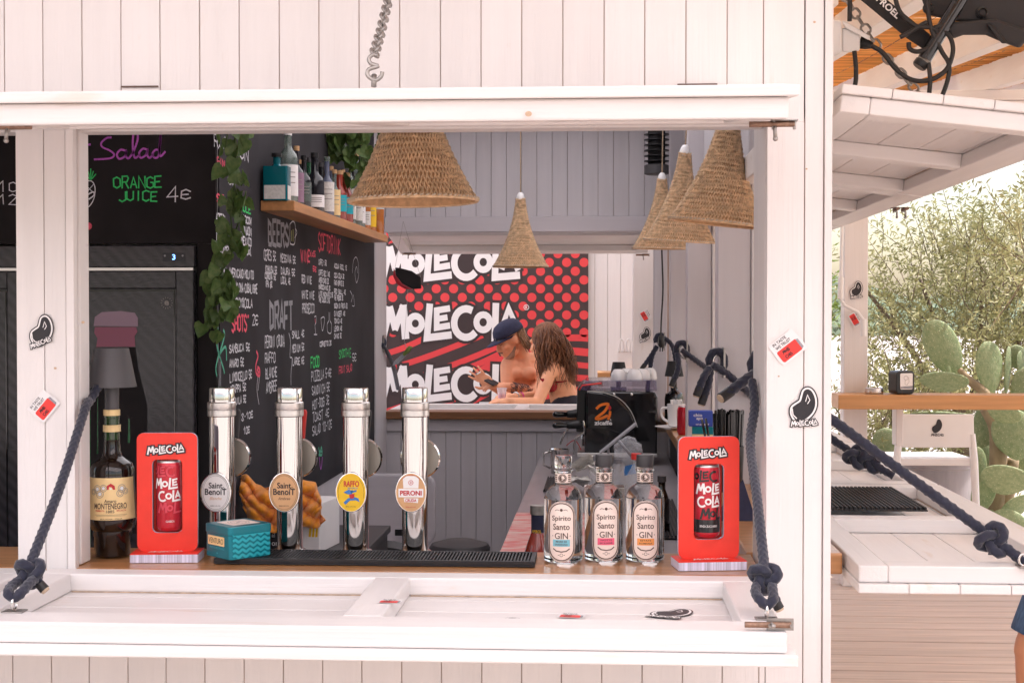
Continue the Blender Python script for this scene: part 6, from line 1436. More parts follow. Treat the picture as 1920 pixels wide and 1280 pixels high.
oc = thing('orange_cloth', 'crumpled mustard orange cloth draped over the white box', 'cloth', P(530, 960, 4.4)); o_ = Vector(oc.location)
q = MB(); nu, nv = 90, 44; top = [(450, 892), (462, 890), (478, 908), (500, 915), (530, 905), (560, 900), (590, 905), (598, 925)]; bot = [(452, 950), (470, 975), (495, 992), (520, 1000), (545, 985), (570, 985), (590, 990), (606, 975)]
for j in range(nv+1):
    for i in range(nu+1):
        u = i/nu; v = j/nv; tx = np.interp(u*7, range(8), [k_[0] for k_ in top]); ty = np.interp(u*7, range(8), [k_[1] for k_ in top]); bx = np.interp(u*7, range(8), [k_[0] for k_ in bot]); by = np.interp(u*7, range(8), [k_[1] for k_ in bot])
        dpt = 4.43-.055*abs(math.sin(u*10+v*3.5))-.030*abs(math.sin(u*6-v*8+1))-.012*abs(math.sin(u*23+v*13))+.08*(1-v)**3
        q.v.append(tuple(P(tx+(bx-tx)*v+5*math.sin(v*9+u*5)*v, ty+(by-ty)*v, dpt)-o_))
for j in range(nv):
    for i in range(nu): a = j*(nu+1)+i; q.f.append((a, a+1, a+nu+2, a+nu+1))
o = q.build('cloth_sheet', 'cloth_orange', oc, smooth=True); md = o.modifiers.new('thick', 'SOLIDIFY'); md.thickness = .004
c = P(742, 985, 6.6); t = thing('high_chair', 'pale grey plastic high chair seat on the bar floor', 'chair', (c.x, Yd(6.75), .03)); sx = .14; q = MB(); q.prism(rrect(.34, .34, .06, 0, .64), -.03, 0, FRONT(0, 0, 0)); q.build('backrest', 'shade_pale' if 'shade_pale' in MATS else 'grey_h', t, bevel=.012); q = MB(); q.box(-.17, .17, -.26, -.005, .42, .46); q.build('seat', 'grey_h', t, bevel=.012); q = MB(); q.box(-.15, .15, -.31, -.265, .47, .49); q.box(-.02, .12, -.045, -.033, .52, .55); q.build('strap', 'black_plastic', t, bevel=.002)
for sx in (-1, 1):
    for sy in (0, 1): q = MB(); q.tube([(sx*.14, -.03-.2*sy, .43), (sx*.18, .02-.28*sy, 0)], .016, 8); q.build('leg', 'grey_h', t, smooth=True)
c = P(725, 1030, 5.6); t = thing('floor_fan', 'round steel wire fan tilted up on the bar floor', 'fan', (c.x, Yd(5.7), .03)); M = Tm(0, 0, .52) @ Rm(-55, 'X')
q = MB()
for k_ in range(1, 12): q.tube([(.017*k_*math.cos(a), .017*k_*math.sin(a), .045*(1-(k_/11)**2)) for a in np.linspace(0, 2*math.pi, 40, endpoint=False)], .0018, 5, closed=True)
for a in np.linspace(0, 2*math.pi, 12, endpoint=False): q.tube([(.187*f_*math.cos(a), .187*f_*math.sin(a), .045*(1-f_**2)) for f_ in np.linspace(0, 1, 6)], .0018, 5)
o = q.build('wire_guard', 'fan_steel', t, M=M, smooth=True); o['kind'] = 'stuff'
q = MB(); q.lathe([(.19, -.04), (.19, 0)], 36, M=M, cap=(True, False)); q.build('drum', 'charcoal', t, smooth=True, auto=40); q = MB(); q.tube([(-.20, 0, .52), (-.20, -.05, 0)], .012, 8); q.tube([(.20, 0, .52), (.20, -.05, 0)], .012, 8); q.tube([(-.20, -.2, .012), (.20, -.2, .012)], .012, 8); q.tube([(-.20, -.2, .012), (-.20, .2, .012)], .012, 8); q.tube([(.20, -.2, .012), (.20, .2, .012)], .012, 8); q.build('stand', 'charcoal', t)
c = P(862, 1030, 5.9); t = thing('waste_bin', 'dark rounded bin lid on the bar floor behind the taps', 'bin', (c.x, Yd(5.9), .03)); q = MB(); q.lathe([(.10, 0), (.118, .50), (.12, .585)], 32); q.build('bin_body', 'charcoal', t, smooth=True, auto=40); q = MB(); q.lathe([(.126, .586), (.128, .60), (.118, .615), (.06, .632), (.001, .635)], 32, cap=(True, False)); q.build('lid', 'charcoal', t, smooth=True, auto=40)
# ================================================================== behind the kiosk
DB = 10.2; YBN = Yd(DB)
hs = thing('white_hut', 'white plank hut wall behind the printed banner', 'hut', (0, Yd(10.24), 0))
q = MB(); q.box(-3.2, .62, .02, .12, 0, 2.9); hw = q.build('wall', 'gap', hs)
x = -3.2
while x < .60: q = MB(); q.box(x+.001, x+.092, 0, .019, .02, 2.9); q.build('plank', 'white_v', hw, bevel=.002); x += .093
q = MB(); q.box(-3.3, .75, -.45, 2.2, 2.903, 2.98); q.build('roof', 'white_h', hs); q = MB(); q.add([(-3.3, -2.25, 2.93), (.75, -2.25, 2.93), (.75, -.46, 2.95), (-3.3, -.46, 2.95)], [(0, 1, 2, 3)]); q.build('added_rear_cloth', 'light_diffusing_cloth', hs)  # translucent cloth added to brighten the banner and people below
xb1 = P(1103, 600, DB).x
bn = thing('printed_banner', 'dark banner printed with red dots, stripes and large white lettering', 'banner', (xb1, YBN, .45))
o_ = Vector((xb1, YBN, .45))
q = MB(); q.box(-1.75, 0, 0, .006, 0, 1.95); q.build('banner_sheet', 'banner_dark', bn)
def bp_(px, py): p = P(px, py, DB); return (p.x-xb1, p.z-.45)
fn = lambda u, v, h=0.0: Vector((u, -h, v))
k_ = S(1, DB); r_ = 8.6*k_
q = MB()
for row in range(-6, 22):
    yy = 492+row*16.4
    for col in range(-14, 12):
        xx = 1103-8+col*32.6+(16.3 if row % 2 else 0)
        if yy > 628 or yy < 380 or xx > 1108: continue
        c = bp_(xx, yy)
        pts = [(min(0, c[0]+r_*math.cos(2*math.pi*i/20)), c[1]+r_*math.sin(2*math.pi*i/20)) for i in range(20)]
        if max(t[0] for t in pts)-min(t[0] for t in pts) > .01: q.poly(pts, fn, .0015)
o = q.build('dot_print', 'banner_red', bn); o['kind'] = 'stuff'
for i in range(11):
    y0 = 634+i*25
    pts = smoothpath([Vector((a, b, 0)) for a, b in ((1103, y0+2*math.sin(i)), (1060, y0), (1000, y0+14), (930, y0+45), (850, y0+88), (770, y0+122), (690, y0+150))], 6)
    pts = [bp_(t.x, t.y-(0 if i else 0)) for t in pts]; pts = [(min(0, u), v) for u, v in pts]
    q = MB(); q.ribbon(pts, (12.5+2*math.sin(i*2))*k_, fn, .0015); q.build('stripe_print', 'banner_red', bn)
for pa, pz in (((955, 640), (795, 702)), ((905, 628), (722, 694)), ((800, 632), (718, 664)), ((1005, 652), (870, 706)), ((935, 664), (850, 698))):
    q = MB(); q.ribbon([bp_(pa[0]+(pz[0]-pa[0])*t, pa[1]+(pz[1]-pa[1])*t+3*math.sin(t*3)) for t in np.linspace(0, 1, 9)], 11*k_, fn, .0018); q.build('stripe_print', 'banner_red', bn)
for i, yb in enumerate((524, 636, 750)):
    c = bp_(712, yb); sc = 34.3*k_
    f1 = lambda u, v, h=0.0: fn(u, c[1]+(v-c[1])*1.12, h)
    q = MB(); logo(q, f1, sc, c[0], c[1], .0030, grow=.34)
    for kx, (a_, b_, ru, rv) in enumerate(((4.78, .8, .62, .62), (1.98, .78, .3, .3), (5.72, .84, .3, .3), (3.45, 1.0, .42, .5), (7.15, .8, .3, .4), (.9, .8, .55, .6))): q.disc(c[0]+a_*sc, c[1]+b_*sc, ru*sc, rv*sc, f1, .0022+kx*.0001, 20)
    q.build('lettering_outline', 'banner_ink', bn)
    q = MB(); logo(q, f1, sc, c[0], c[1], .0045, grow=.07)
    a = bp_(987, yb-60); q.ribbon(arcpts(a[0], a[1], 4.6*k_, 0, 350, 16), 1.2*k_, fn, .0045, closed=True); word(q, 'R', a[0], a[1], 4*k_, 5*k_, fn, .0045); q.build('banner_lettering', 'ink_white', bn)

# white post with stickers, counter and paper bag behind the opening
bp0 = thing('white_post', 'white painted post with stickers behind the rear opening', 'post', (P(1186, 600, 8.62).x, Yd(8.62), 0)); wpx = P(1228, 600, 8.62).x-P(1186, 600, 8.62).x
q = MB(); q.box(0, wpx, 0, .10, 0, 2.55); q.build('post_shaft', 'white_v', bp0, bevel=.005); q = MB(); q.box(-.02, wpx+.02, -.02, .12, .001, .06); q.build('post_foot', 'white_v', bp0, bevel=.004)
rc = thing('rear_table', 'pale wooden side table under the white paper bag', 'table', (P(1158, 690, 9.2).x, Yd(9.2), 0)); zt_ = P(1150, 697, 9.2).z
q = MB(); q.box(-.13, .16, -.1, .2, zt_-.04, zt_); q.build('tabletop', 'table_wood', rc, bevel=.003)
for sx in (-.11, .13):
    for sy in (-.08, .17): q = MB(); q.box(sx-.015, sx+.015, sy-.015, sy+.015, 0, zt_-.041); q.build('leg', 'table_wood', rc)
bg = thing('paper_bag', 'white paper carrier bag with twin handles in bright light', 'bag', (P(1172, 690, 9.2).x, Yd(9.2), zt_)); wg = S(14, 9.2)
q = MB(); hb = S(40, 9.2); q.add([(-wg, -.04, 0), (wg, -.04, 0), (wg, .05, 0), (-wg, .05, 0), (-wg, -.03, hb), (wg, -.03, hb), (wg, .04, hb), (-wg, .04, hb)], [(0, 1, 5, 4), (1, 2, 6, 5), (2, 3, 7, 6), (3, 0, 4, 7), (0, 3, 2, 1)]); q.build('bag_body', 'paper_white', bg)
for s in (-1, 1): q = MB(); q.tube(smoothpath([Vector((s*wg*.75, -.031, hb-.01)), Vector((s*wg*.7, -.031, hb+.05)), Vector((s*wg*.45, -.031, hb+.075)), Vector((s*wg*.2, -.031, hb+.05)), Vector((s*wg*.18, -.031, hb-.01))], 5), .006, 6); q.build('handle', 'paper_white', bg, smooth=True)
# hanging ornaments in the rear opening
ho = thing('hanging_ornament', 'dark red and black leaf shaped ornament hung on threads', 'ornament', P(766, 523, 7.3)); o_ = Vector(ho.location)
q = MB(); q.prism([(P(*t, 7.3).x-o_.x, P(*t, 7.3).z-o_.z) for t in ((741, 501), (752, 503), (772, 508), (789, 520), (790, 541), (775, 542), (755, 532), (743, 517))], -.012, .012, lambda u, v, h=0.0: Vector((u, -h, v))); q.build('leaf_panel', 'board_black', ho, bevel=.006)
q = MB(); q.prism([(P(*t, 7.31).x-o_.x, P(*t, 7.31).z-o_.z) for t in ((739, 503), (744, 517), (756, 532), (775, 543), (760, 542), (745, 533), (738, 518))], -.012, .010, lambda u, v, h=0.0: Vector((u, -h, v))); q.build('red_edge', 'red_dark', ho, bevel=.004)
for a, b in (((741, 501), (756, 415)), ((789, 520), (756, 415)), ((765, 541), (758, 640))): q = MB(); q.tube([P(*a, 7.3)-o_, P(*b, 7.3)-o_], .0009, 5); q.build('thread', 'ink_grey', ho)
bd = thing('bird_ornament', 'small green and grey bird ornament on a thread', 'ornament', P(762, 652, 7.3)); o_ = Vector(bd.location)
q = MB(); q.capsule(P(766, 655, 7.3)-o_, P(758, 664, 7.3)-o_, .013, .009); q.capsule(P(768, 652, 7.3)-o_, P(771, 651, 7.3)-o_, .011, .006); q.build('body', 'leaf_reed', bd, smooth=True)
q = MB(); q.prism([(P(*t, 7.3).x-o_.x, P(*t, 7.3).z-o_.z) for t in ((758, 660), (764, 664), (746, 682), (735, 686), (740, 676))], -.003, .003, lambda u, v, h=0.0: Vector((u, -h, v))); q.build('wing', 'chalk_grey', bd); q = MB(); q.tube([P(762, 652, 7.3)-o_, P(759, 642, 7.3)-o_], .002, 5); q.build('hook', 'ink_grey', bd)
inner_rope('navy rope looped over a ring beside the chalkboard', 712, 644, 7.35, 1, [([(706, 650, 7.3), (697, 672, 7.28), (693, 735, 7.28)], 0)], [(716, 646, 7.3), (728, 664, 7.4), (738, 690, 7.6), (746, 728, 7.95)])

# ================================================================== people
def frame(fwd, up=(0, 0, 1)):
    f = Vector(fwd).normalized(); u = Vector(up); r = f.cross(u).normalized(); u = r.cross(f).normalized()
    return Matrix(((r.x, f.x, u.x), (r.y, f.y, u.y), (r.z, f.z, u.z)))
def add_head(mb, c, fwd, s=1.0, up=(0, 0, 1)):
    M = frame(fwd, up); c = Vector(c); L = lambda x, y, z: c + M @ Vector((x*s, y*s, z*s))
    mb.sphere(c + M @ Vector((0, -.012*s, .03*s)), (.074*s, .094*s, .090*s), 20, 14, M)
    mb.sphere(L(0, .030, -.035), (.058*s, .060*s, .070*s), 18, 12, M)
    mb.capsule(L(-.038, .02, -.070), L(0, .070, -.095), .026*s, .024*s); mb.capsule(L(.038, .02, -.070), L(0, .070, -.095), .026*s, .024*s)
    mb.capsule(L(0, .084, .018), L(0, .102, -.022), .010*s, .015*s); mb.capsule(L(-.010, .092, -.026), L(.010, .092, -.026), .010*s, .010*s)
    mb.capsule(L(-.032, .080, .030), L(.032, .080, .030), .012*s, .012*s)
    mb.capsule(L(-.018, .088, -.055), L(.018, .088, -.055), .009*s, .009*s); mb.capsule(L(-.016, .086, -.066), L(.016, .086, -.066), .009*s, .009*s)
    for sx in (-1, 1):
        mb.sphere(L(sx*.040, .060, -.015), (.024*s, .024*s, .022*s), 10, 8, M)
        mb.sphere(L(sx*.077, -.006, .0), (.010*s, .020*s, .033*s), 10, 8, M)
    return L, M
def add_hand(mb, wrist, fwd, up, s=1.0, curl=25, spread=7, thumb=1, thumb_up=0.0):
    """five-finger hand; fwd = along the fingers, up = back of the hand"""
    M = frame(fwd, up); w_ = Vector(wrist); L = lambda x, y, z: w_ + M @ Vector((x*s, y*s, z*s))
    mb.sphere(L(0, .045, 0), (.040*s, .050*s, .016*s), 14, 10, M); mb.capsule(L(0, -.01, 0), L(0, .03, 0), .024*s, .027*s)
    for i, (x, ln) in enumerate(((-.030, .066), (-.010, .078), (.010, .074), (.029, .058))):
        a = R(curl); sp = R(spread*(i-1.5)); p = Vector((x, .085, 0)); dr = Vector((math.sin(sp), math.cos(sp), -math.sin(a*.4))); r0 = .0095
        for seg, f_ in enumerate((.45, .32, .28)):
            q_ = p + dr.normalized()*ln*f_; mb.capsule(L(*p), L(*q_), r0*s, (r0-.0008)*s, 8); p = q_; r0 -= .0008
            ax = a*(seg+1.2); dr = Vector((math.sin(sp), math.cos(ax), -math.sin(ax)))
    p = Vector((thumb*.034, .022, -.004)); e = p+Vector((thumb*.030, .026, -.012+thumb_up*.03)); g = e+Vector((thumb*.008, .026, -.006+thumb_up*.02))
    mb.capsule(L(*p), L(*e), .0125*s, .0105*s, 8); mb.capsule(L(*e), L(*g), .0105*s, .0085*s, 8)
def body(mb, m_, parent, vox=.006, name='body'):
    o = mb.build(name, m_, parent)
    r = o.modifiers.new('join', 'REMESH'); r.mode = 'VOXEL'; r.voxel_size = vox; r.use_smooth_shade = True
    sm = o.modifiers.new('relax', 'SMOOTH'); sm.factor = .5; sm.iterations = 4
    return o

# ---- man in the navy cap
dM = 9.0; base = P(975, 700, dM); mn = thing('person', 'shirtless person in a navy cap looking down at a phone', 'person', (base.x, base.y, 0))
o_ = Vector(mn.location); A = lambda px, py, d=dM: P(px, py, d)-o_
q = MB()
hc = A(956, 637, 8.93); Lh, Mh = add_head(q, hc, (-.80, -.42, -.48), .98)
neck = A(978, 672, 9.0)
q.capsule(Lh(0, -.035, -.06), neck, .050, .056); q.capsule(neck, A(980, 690), .062, .085)
sR = A(957, 684, 8.95); sL = A(1008, 680, 9.08)
q.capsule(A(968, 684, 9.0), A(998, 682, 9.04), .078, .078); q.capsule(A(966, 700, 8.97), A(1000, 700, 9.03), .090, .090); q.capsule(A(970, 720, 8.99), A(1000, 720, 9.03), .082, .082); q.capsule(A(974, 745), A(1000, 745, 9.03), .080, .080); q.capsule(A(976, 780, 9.02), A(1002, 780, 9.05), .095, .095)
for px in (968, 992): q.sphere(A(px, 700, 8.90), (.058, .04, .042), 14, 10)                       # chest
eR = A(951, 736, 8.86); wR = A(922, 722, 8.74)
q.capsule(sR, A(955, 690, 8.93), .062, .060); q.capsule(A(954, 686, 8.93), eR, .056, .042); q.capsule(eR, wR, .043, .029)
eL = A(1004, 738, 8.86); wL = A(952, 725, 8.74)
q.capsule(sL, A(1012, 715, 8.98), .060, .052); q.capsule(A(1012, 715, 8.98), eL, .052, .044); q.capsule(eL, wL, .044, .029)
add_hand(q, wR, (-.80, -.15, .62), (.3, -.9, -.25), .98, 12, 8, -1, .3)
add_hand(q, wL, (-.95, -.1, .12), (.1, -.3, .95), .98, 30, 5, 1, .2)
for s, hx in ((-1, 978), (1, 1002)):                                                            # legs, seated
    hp = A(hx, 785, 9.0); kn = A(hx-95, 795, 8.88+.16*(s > 0)); ft = Vector((kn.x+.05, kn.y+.05, .42))
    q.capsule(hp, kn, .085, .060); q.capsule(kn, ft, .056, .040); q.capsule(ft, ft+Vector((-.14, 0, -.03)), .038, .032)
body(q, 'skin_man', mn)
q = MB()
for i in range(26):
    t = rg.uniform(0, 1); c = eL.lerp(wL, .25+.72*t); dr = (wL-eL).normalized(); n1 = dr.cross(Vector((0, 0, 1))).normalized(); rr_ = .0435-.012*(.25+.72*t)+.0025
    pts = []
    for j in range(9): a = rg.uniform(-.4, .4)+1.3*j/8+i; pts.append(c+(n1*-abs(math.cos(a))+Vector((0, 0, 1))*math.sin(a))*rr_+dr*.012*math.sin(j*1.7+i))
    q.tube(pts, .0016, 4)
o = q.build('arm_tattoo', 'tattoo', mn); o['kind'] = 'stuff'
q = MB(); word(q, 'OFF', 0, 0, .045, .020, plane(A(990, 704, 8.875), (1, .05, 0), (0, 0, 1))); q.build('chest_tattoo', 'tattoo', mn)
q = MB(); prof = [(.0, .117), (.03, .113), (.058, .100), (.074, .078), (.082, .050), (.0835, .030)]
for j, (r_, z) in enumerate(prof):
    for i in range(28): a = 2*math.pi*i/28; q.v.append(tuple(Lh(r_*math.cos(a), r_*1.24*math.sin(a)-.012, z+.010)))
for j in range(len(prof)-1):
    for i in range(28): q.f.append((j*28+i, j*28+(i+1) % 28, (j+1)*28+(i+1) % 28, (j+1)*28+i))
cp = q.build('cap', 'cap_navy', mn, smooth=True); md = cp.modifiers.new('thick', 'SOLIDIFY'); md.thickness = .004
q = MB(); n_ = 16
for j in range(5):
    for i in range(n_+1):
        a = math.pi*i/n_; f_ = j/4; x = .078*math.cos(a)*(1-.06*f_); y = .088+.072*math.sin(a)**.7*f_ if True else 0
        yb_ = 1.24*.0835*math.sin(a)-.012
        q.v.append(tuple(Lh(x, yb_+(.072*math.sin(a)**.6)*f_, .040-.012*f_-.10*x*x/.01*.1)))
for j in range(4):
    for i in range(n_): a = j*(n_+1)+i; q.f.append((a, a+1, a+n_+2, a+n_+1))
br = q.build('cap_brim', 'cap_navy', mn, smooth=True); md = br.modifiers.new('thick', 'SOLIDIFY'); md.thickness = .004
q = MB(); word(q, 'WAVE', 0, 0, .040, .010, plane(Lh(-.02, .096, .060), Mh @ Vector((-.94, .30, 0)), Mh @ Vector((0, -.25, 1)))); q.build('cap_print', 'ink_white', mn)
q = MB()
for i in range(150):
    a = rg.uniform(-1.25, 1.25); x = math.sin(a)*.080; y = -math.cos(a)*.105-.010; z0 = rg.uniform(.0, .045); ln = rg.uniform(.10, .15)
    p0 = Lh(x*1.0, y, z0); pts = [p0]
    out = Vector((x*.25, -.02, 0))
    for k_ in range(1, 6): t = k_/5; pts.append(p0 + Mh @ (out*t*.8) + Vector((.030*t*t+rg.uniform(-.005, .005), rg.uniform(-.005, .005), -ln*t*.9)))
    q.tube(smoothpath(pts, 2), [.0045]*(len(smoothpath(pts, 2))-3)+[.0035, .002, .001], 5)
o = q.build('hair', 'hair_man', mn, smooth=True); o['kind'] = 'stuff'
q = MB()
q.capsule(Lh(-.060, .012, -.045), Lh(-.040, .050, -.086), .008, .018); q.capsule(Lh(-.040, .048, -.088), Lh(0, .080, -.101), .0175, .0195); q.capsule(Lh(.060, .012, -.045), Lh(.040, .050, -.086), .008, .018); q.capsule(Lh(.040, .048, -.088), Lh(0, .080, -.101), .0175, .0195); q.capsule(Lh(-.020, .094, -.045), Lh(.020, .094, -.045), .0062, .0062)
bdo = body(q, 'stubble', mn, .005, 'beard')
for sx in (-1, 1): q = MB(); q.tube([Lh(sx*.016, .094, .034), Lh(sx*.034, .090, .040), Lh(sx*.050, .078, .034)], .0045, 6); q.build('eyebrow', 'hair_man', mn); q = MB(); q.tube([Lh(sx*.020, .088, .012), Lh(sx*.034, .087, .008), Lh(sx*.046, .078, .012)], .0032, 6); q.build('eyelid', 'hair_man', mn)
q = MB(); q.capsule(A(980, 772, 9.02), A(1000, 772, 9.04), .108, .108); q.capsule(A(978, 785, 9.0), A(915, 791, 8.90), .098, .085); q.capsule(A(1000, 785, 9.03), A(938, 791, 9.06), .098, .085); body(q, 'shorts_dark', mn, .012, 'shorts')
ph = thing('smartphone', 'dark smartphone held in the hand of the capped person', 'phone', P(922, 716, 8.70), (R(-8), R(14), R(-6))); q = MB(); q.prism(rrect(.070, .125, .010), -.004, .004, plane((0, 0, 0), (1, 0, -.25), (.1, .95, .22))); q.build('phone_body', 'black_plastic', ph, bevel=.002); q = MB(); q.poly(rrect(.064, .118, .007), plane((0, 0, 0), (1, 0, -.25), (.1, .95, .22)), .0045); q.build('phone_screen', 'black_matte', ph)
cg = thing('cigarette', 'cigarette between the raised fingers of the capped person', 'cigarette', P(901, 697, 8.71)); q = MB(); q.tube([(0, 0, 0), (-.022, -.004, -.014)], .0042, 8); q.build('paper_tube', 'paper_white', cg); q = MB(); q.tube([(-.022, -.004, -.014), (-.027, -.005, -.017)], .0043, 8); q.build('ash_tip', 'ink_grey', cg)

# ---- woman with long brown hair
dW = 8.68; base = P(1060, 700, dW); wm = thing('person', 'person with long wavy brown hair in a red bikini top leaning on the rear counter', 'person', (base.x, base.y, 0))
o_ = Vector(wm.location); A = lambda px, py, d=dW: P(px, py, d)-o_
q = MB()
hc = A(1022, 643, 8.68); Lh, Mh = add_head(q, hc, (-.86, .42, -.22), .95)
nk = A(1034, 676, 8.68); q.capsule(Lh(0, -.03, -.06), nk, .042, .046)
sN = A(1036, 688, 8.56); sF = A(1030, 688, 8.82)
q.capsule(sN, sF, .048, .046); q.capsule(A(1046, 700, 8.60), A(1042, 700, 8.78), .078, .076); q.capsule(A(1054, 722, 8.62), A(1050, 722, 8.76), .076, .076); q.capsule(A(1060, 742, 8.63), A(1056, 742, 8.75), .072, .072); q.capsule(A(1066, 768, 8.62), A(1062, 768, 8.76), .088, .088)
q.capsule(A(1046, 700, 8.68), A(1063, 765, 8.68), .088, .090)
q.sphere(A(1024, 722, 8.60), (.050, .046, .046), 12, 10); q.sphere(A(1022, 722, 8.72), (.050, .046, .046), 12, 10)
eN = A(1008, 755, 8.42); wN = A(958, 752, 8.30)
q.capsule(sN, A(1034, 698, 8.54), .048, .046); q.capsule(sN, eN, .044, .036); q.capsule(eN, wN, .035, .024)
eF = A(1006, 742, 8.72); wF = A(964, 744, 8.56)
q.capsule(sF, eF, .044, .034); q.capsule(eF, wF, .034, .023)
add_hand(q, wF, (-.97, -.1, -.05), (.1, -.5, .86), .90, 38, 4, 1, .3)
add_hand(q, wN, (-.98, .1, .02), (0, -.3, .95), .90, 22, 4, 1, .0)
for s in (0, 1):
    hp = A(1064, 778, 8.62+.14*s); kn = A(950, 786, 8.60+.16*s); ft = Vector((kn.x+.06, kn.y, .45)); q.capsule(hp, kn, .085, .055); q.capsule(kn, ft, .052, .036); q.capsule(ft, ft+Vector((-.13, 0, -.03)), .034, .028)
body(q, 'skin_woman', wm)
q = MB()
q.capsule(A(1064, 764, 8.62), A(1062, 764, 8.76), .098, .098); q.capsule(A(1064, 780, 8.62), A(1000, 784, 8.60), .096, .080); q.capsule(A(1064, 780, 8.76), A(1000, 784, 8.78), .096, .080); body(q, 'shorts_dark', wm, .010, 'shorts')
q = MB(); q.sphere(A(1034, 724, 8.545), (.034, .030, .036), 16, 12); q.build('bikini_top', 'bikini', wm, smooth=True)
q = MB(); q.tube(smoothpath([A(1026, 716, 8.57), A(1050, 716, 8.535), A(1072, 711, 8.60), A(1080, 706, 8.68)], 5), .0045, 6); q.tube(smoothpath([A(1024, 712, 8.56), A(1032, 690, 8.52), A(1042, 676, 8.58)], 5), .0035, 6); q.build('bikini_strap', 'bikini', wm, smooth=True)
q = MB(); hp = plane(A(1017, 712, 8.44), (1, .1, 0), (-.2, -.1, 1)); q.poly([(0, -.014), (.012, .0), (.010, .010), (.004, .011), (0, .006), (-.004, .011), (-.010, .010), (-.012, 0)], hp, .0); q.build('heart_tattoo', 'bikini', wm)
q = MB(); dr = (wF-eF).normalized(); c = wF-dr*.055; M = Matrix.Translation(c) @ dr.to_track_quat('Z', 'Y').to_matrix().to_4x4(); q.lathe([(.0285, -.008), (.0285, .008)], 24, M=M, cap=(False, False)); q.build('wristband', 'pink_band', wm, smooth=True)
q = MB(); c = wF-dr*.015; M = Matrix.Translation(c) @ dr.to_track_quat('Z', 'Y').to_matrix().to_4x4(); q.tube([M @ Vector((.0275*math.cos(a), .0275*math.sin(a), 0)) for a in np.linspace(0, 2*math.pi, 24, endpoint=False)], .004, 6, closed=True); q.build('bracelet', 'brushed', wm, smooth=True)
# hair: scalp shell plus wavy strands falling over the back and shoulder
q = MB(); q.sphere(Lh(0, -.022, .034), (.084, .098, .096), 20, 14, Mh); q.sphere(A(1040, 668, 8.66), (.075, .085, .10), 16, 12); q.capsule(A(1042, 668, 8.66), A(1062, 712, 8.62), .075, .06); body(q, 'hair_woman', wm, .008, 'hair_mass')
q = MB(); hr = random.Random(17)
for i in range(620):
    a = hr.uniform(-2.3, 1.6); el = hr.uniform(.05, 1.0)
    x = math.sin(a)*.082*math.cos(el*.9); y = -math.cos(a)*.098*math.cos(el*.9)-.022; z = .034+.098*math.sin(el)
    p0 = Lh(x, y, z); side = hr.random()
    tgt = A(1012+hr.uniform(-5, 30), 712+hr.uniform(-30, 30), 8.52+hr.uniform(-.03, .05)) if side < .30 else A(1050+hr.uniform(-25, 34), 712+hr.uniform(-30, 18), 8.60+hr.uniform(-.09, .10))
    mid = p0.lerp(tgt, .45)+Vector((.045 if side >= .30 else -.01, -.045, .035)); pts = []; phs = hr.uniform(0, 6); n_ = 16
    for k_ in range(n_+1):
        t = k_/n_; b = p0*(1-t)**2+mid*2*t*(1-t)+tgt*t*t; wv = .010*t; pts.append(b+Vector((wv*math.sin(t*15+phs), wv*math.cos(t*13+phs), .3*wv*math.sin(t*17))))
    w0 = hr.uniform(.0020, .0038); q.tube(pts, [w0]*(n_-4)+[w0*.9, w0*.75, w0*.55, w0*.35, w0*.15], 5)
o = q.build('hair_strands', 'hair_woman', wm, smooth=True); o['kind'] = 'stuff'
cu = thing('plastic_cup', 'clear plastic cup held on the rear counter', 'cup', (P(941, 748, 8.42).x, P(941, 748, 8.42).y, P(941, 748, 8.42).z)); q = MB(); q.lathe([(.022, 0), (.030, .066), (.032, .067), (.0285, .064), (.020, .003), (.001, .003)], 24, cap=(True, False)); q.build('cup_wall', 'cup_clear', cu, smooth=True, auto=50); q = MB(); q.lathe([(.0205, .004), (.0245, .030), (.001, .030)], 20, cap=(True, False)); q.build('drink', 'gin_pink', cu, smooth=True, auto=50)
# papers / tray on the rear counter
tr = thing('serving_tray', 'low white tray lying on the rear counter under the arms', 'tray', (P(956, 760, 8.3).x, Yd(8.3), P(956, 763, 8.3).z)); q = MB(); q.box(-.19, .19, -.12, .12, 0, .008); q.box(-.19, .19, -.12, -.112, .008, .022); q.box(-.19, .19, .112, .12, .008, .022); q.build('tray_body', 'white_plastic', tr, bevel=.003); q = MB(); q.box(-.12, .02, -.06, .06, .0085, .012); q.build('menu_card', 'label_paper', tr)
for nm, pr, lb in (('stool', A(1063, 800, 8.69)+o_, 'bar stool under the long haired person'), ('stool', P(990, 800, 9.02), 'bar stool under the capped person')):
    t = thing('bar_stool', lb, 'stool', (pr.x, pr.y, 0)); q = MB(); q.lathe([(.15, .80), (.16, .81), (.16, .83), (.15, .84)], 28); q.build('seat', 'white_plastic', t, smooth=True, auto=40)
    for k_ in range(4): a = R(45+90*k_); q = MB(); q.tube([(.10*math.cos(a), .10*math.sin(a), .80), (.17*math.cos(a), .17*math.sin(a), 0)], .012, 8); q.build('leg', 'white_plastic', t, smooth=True)

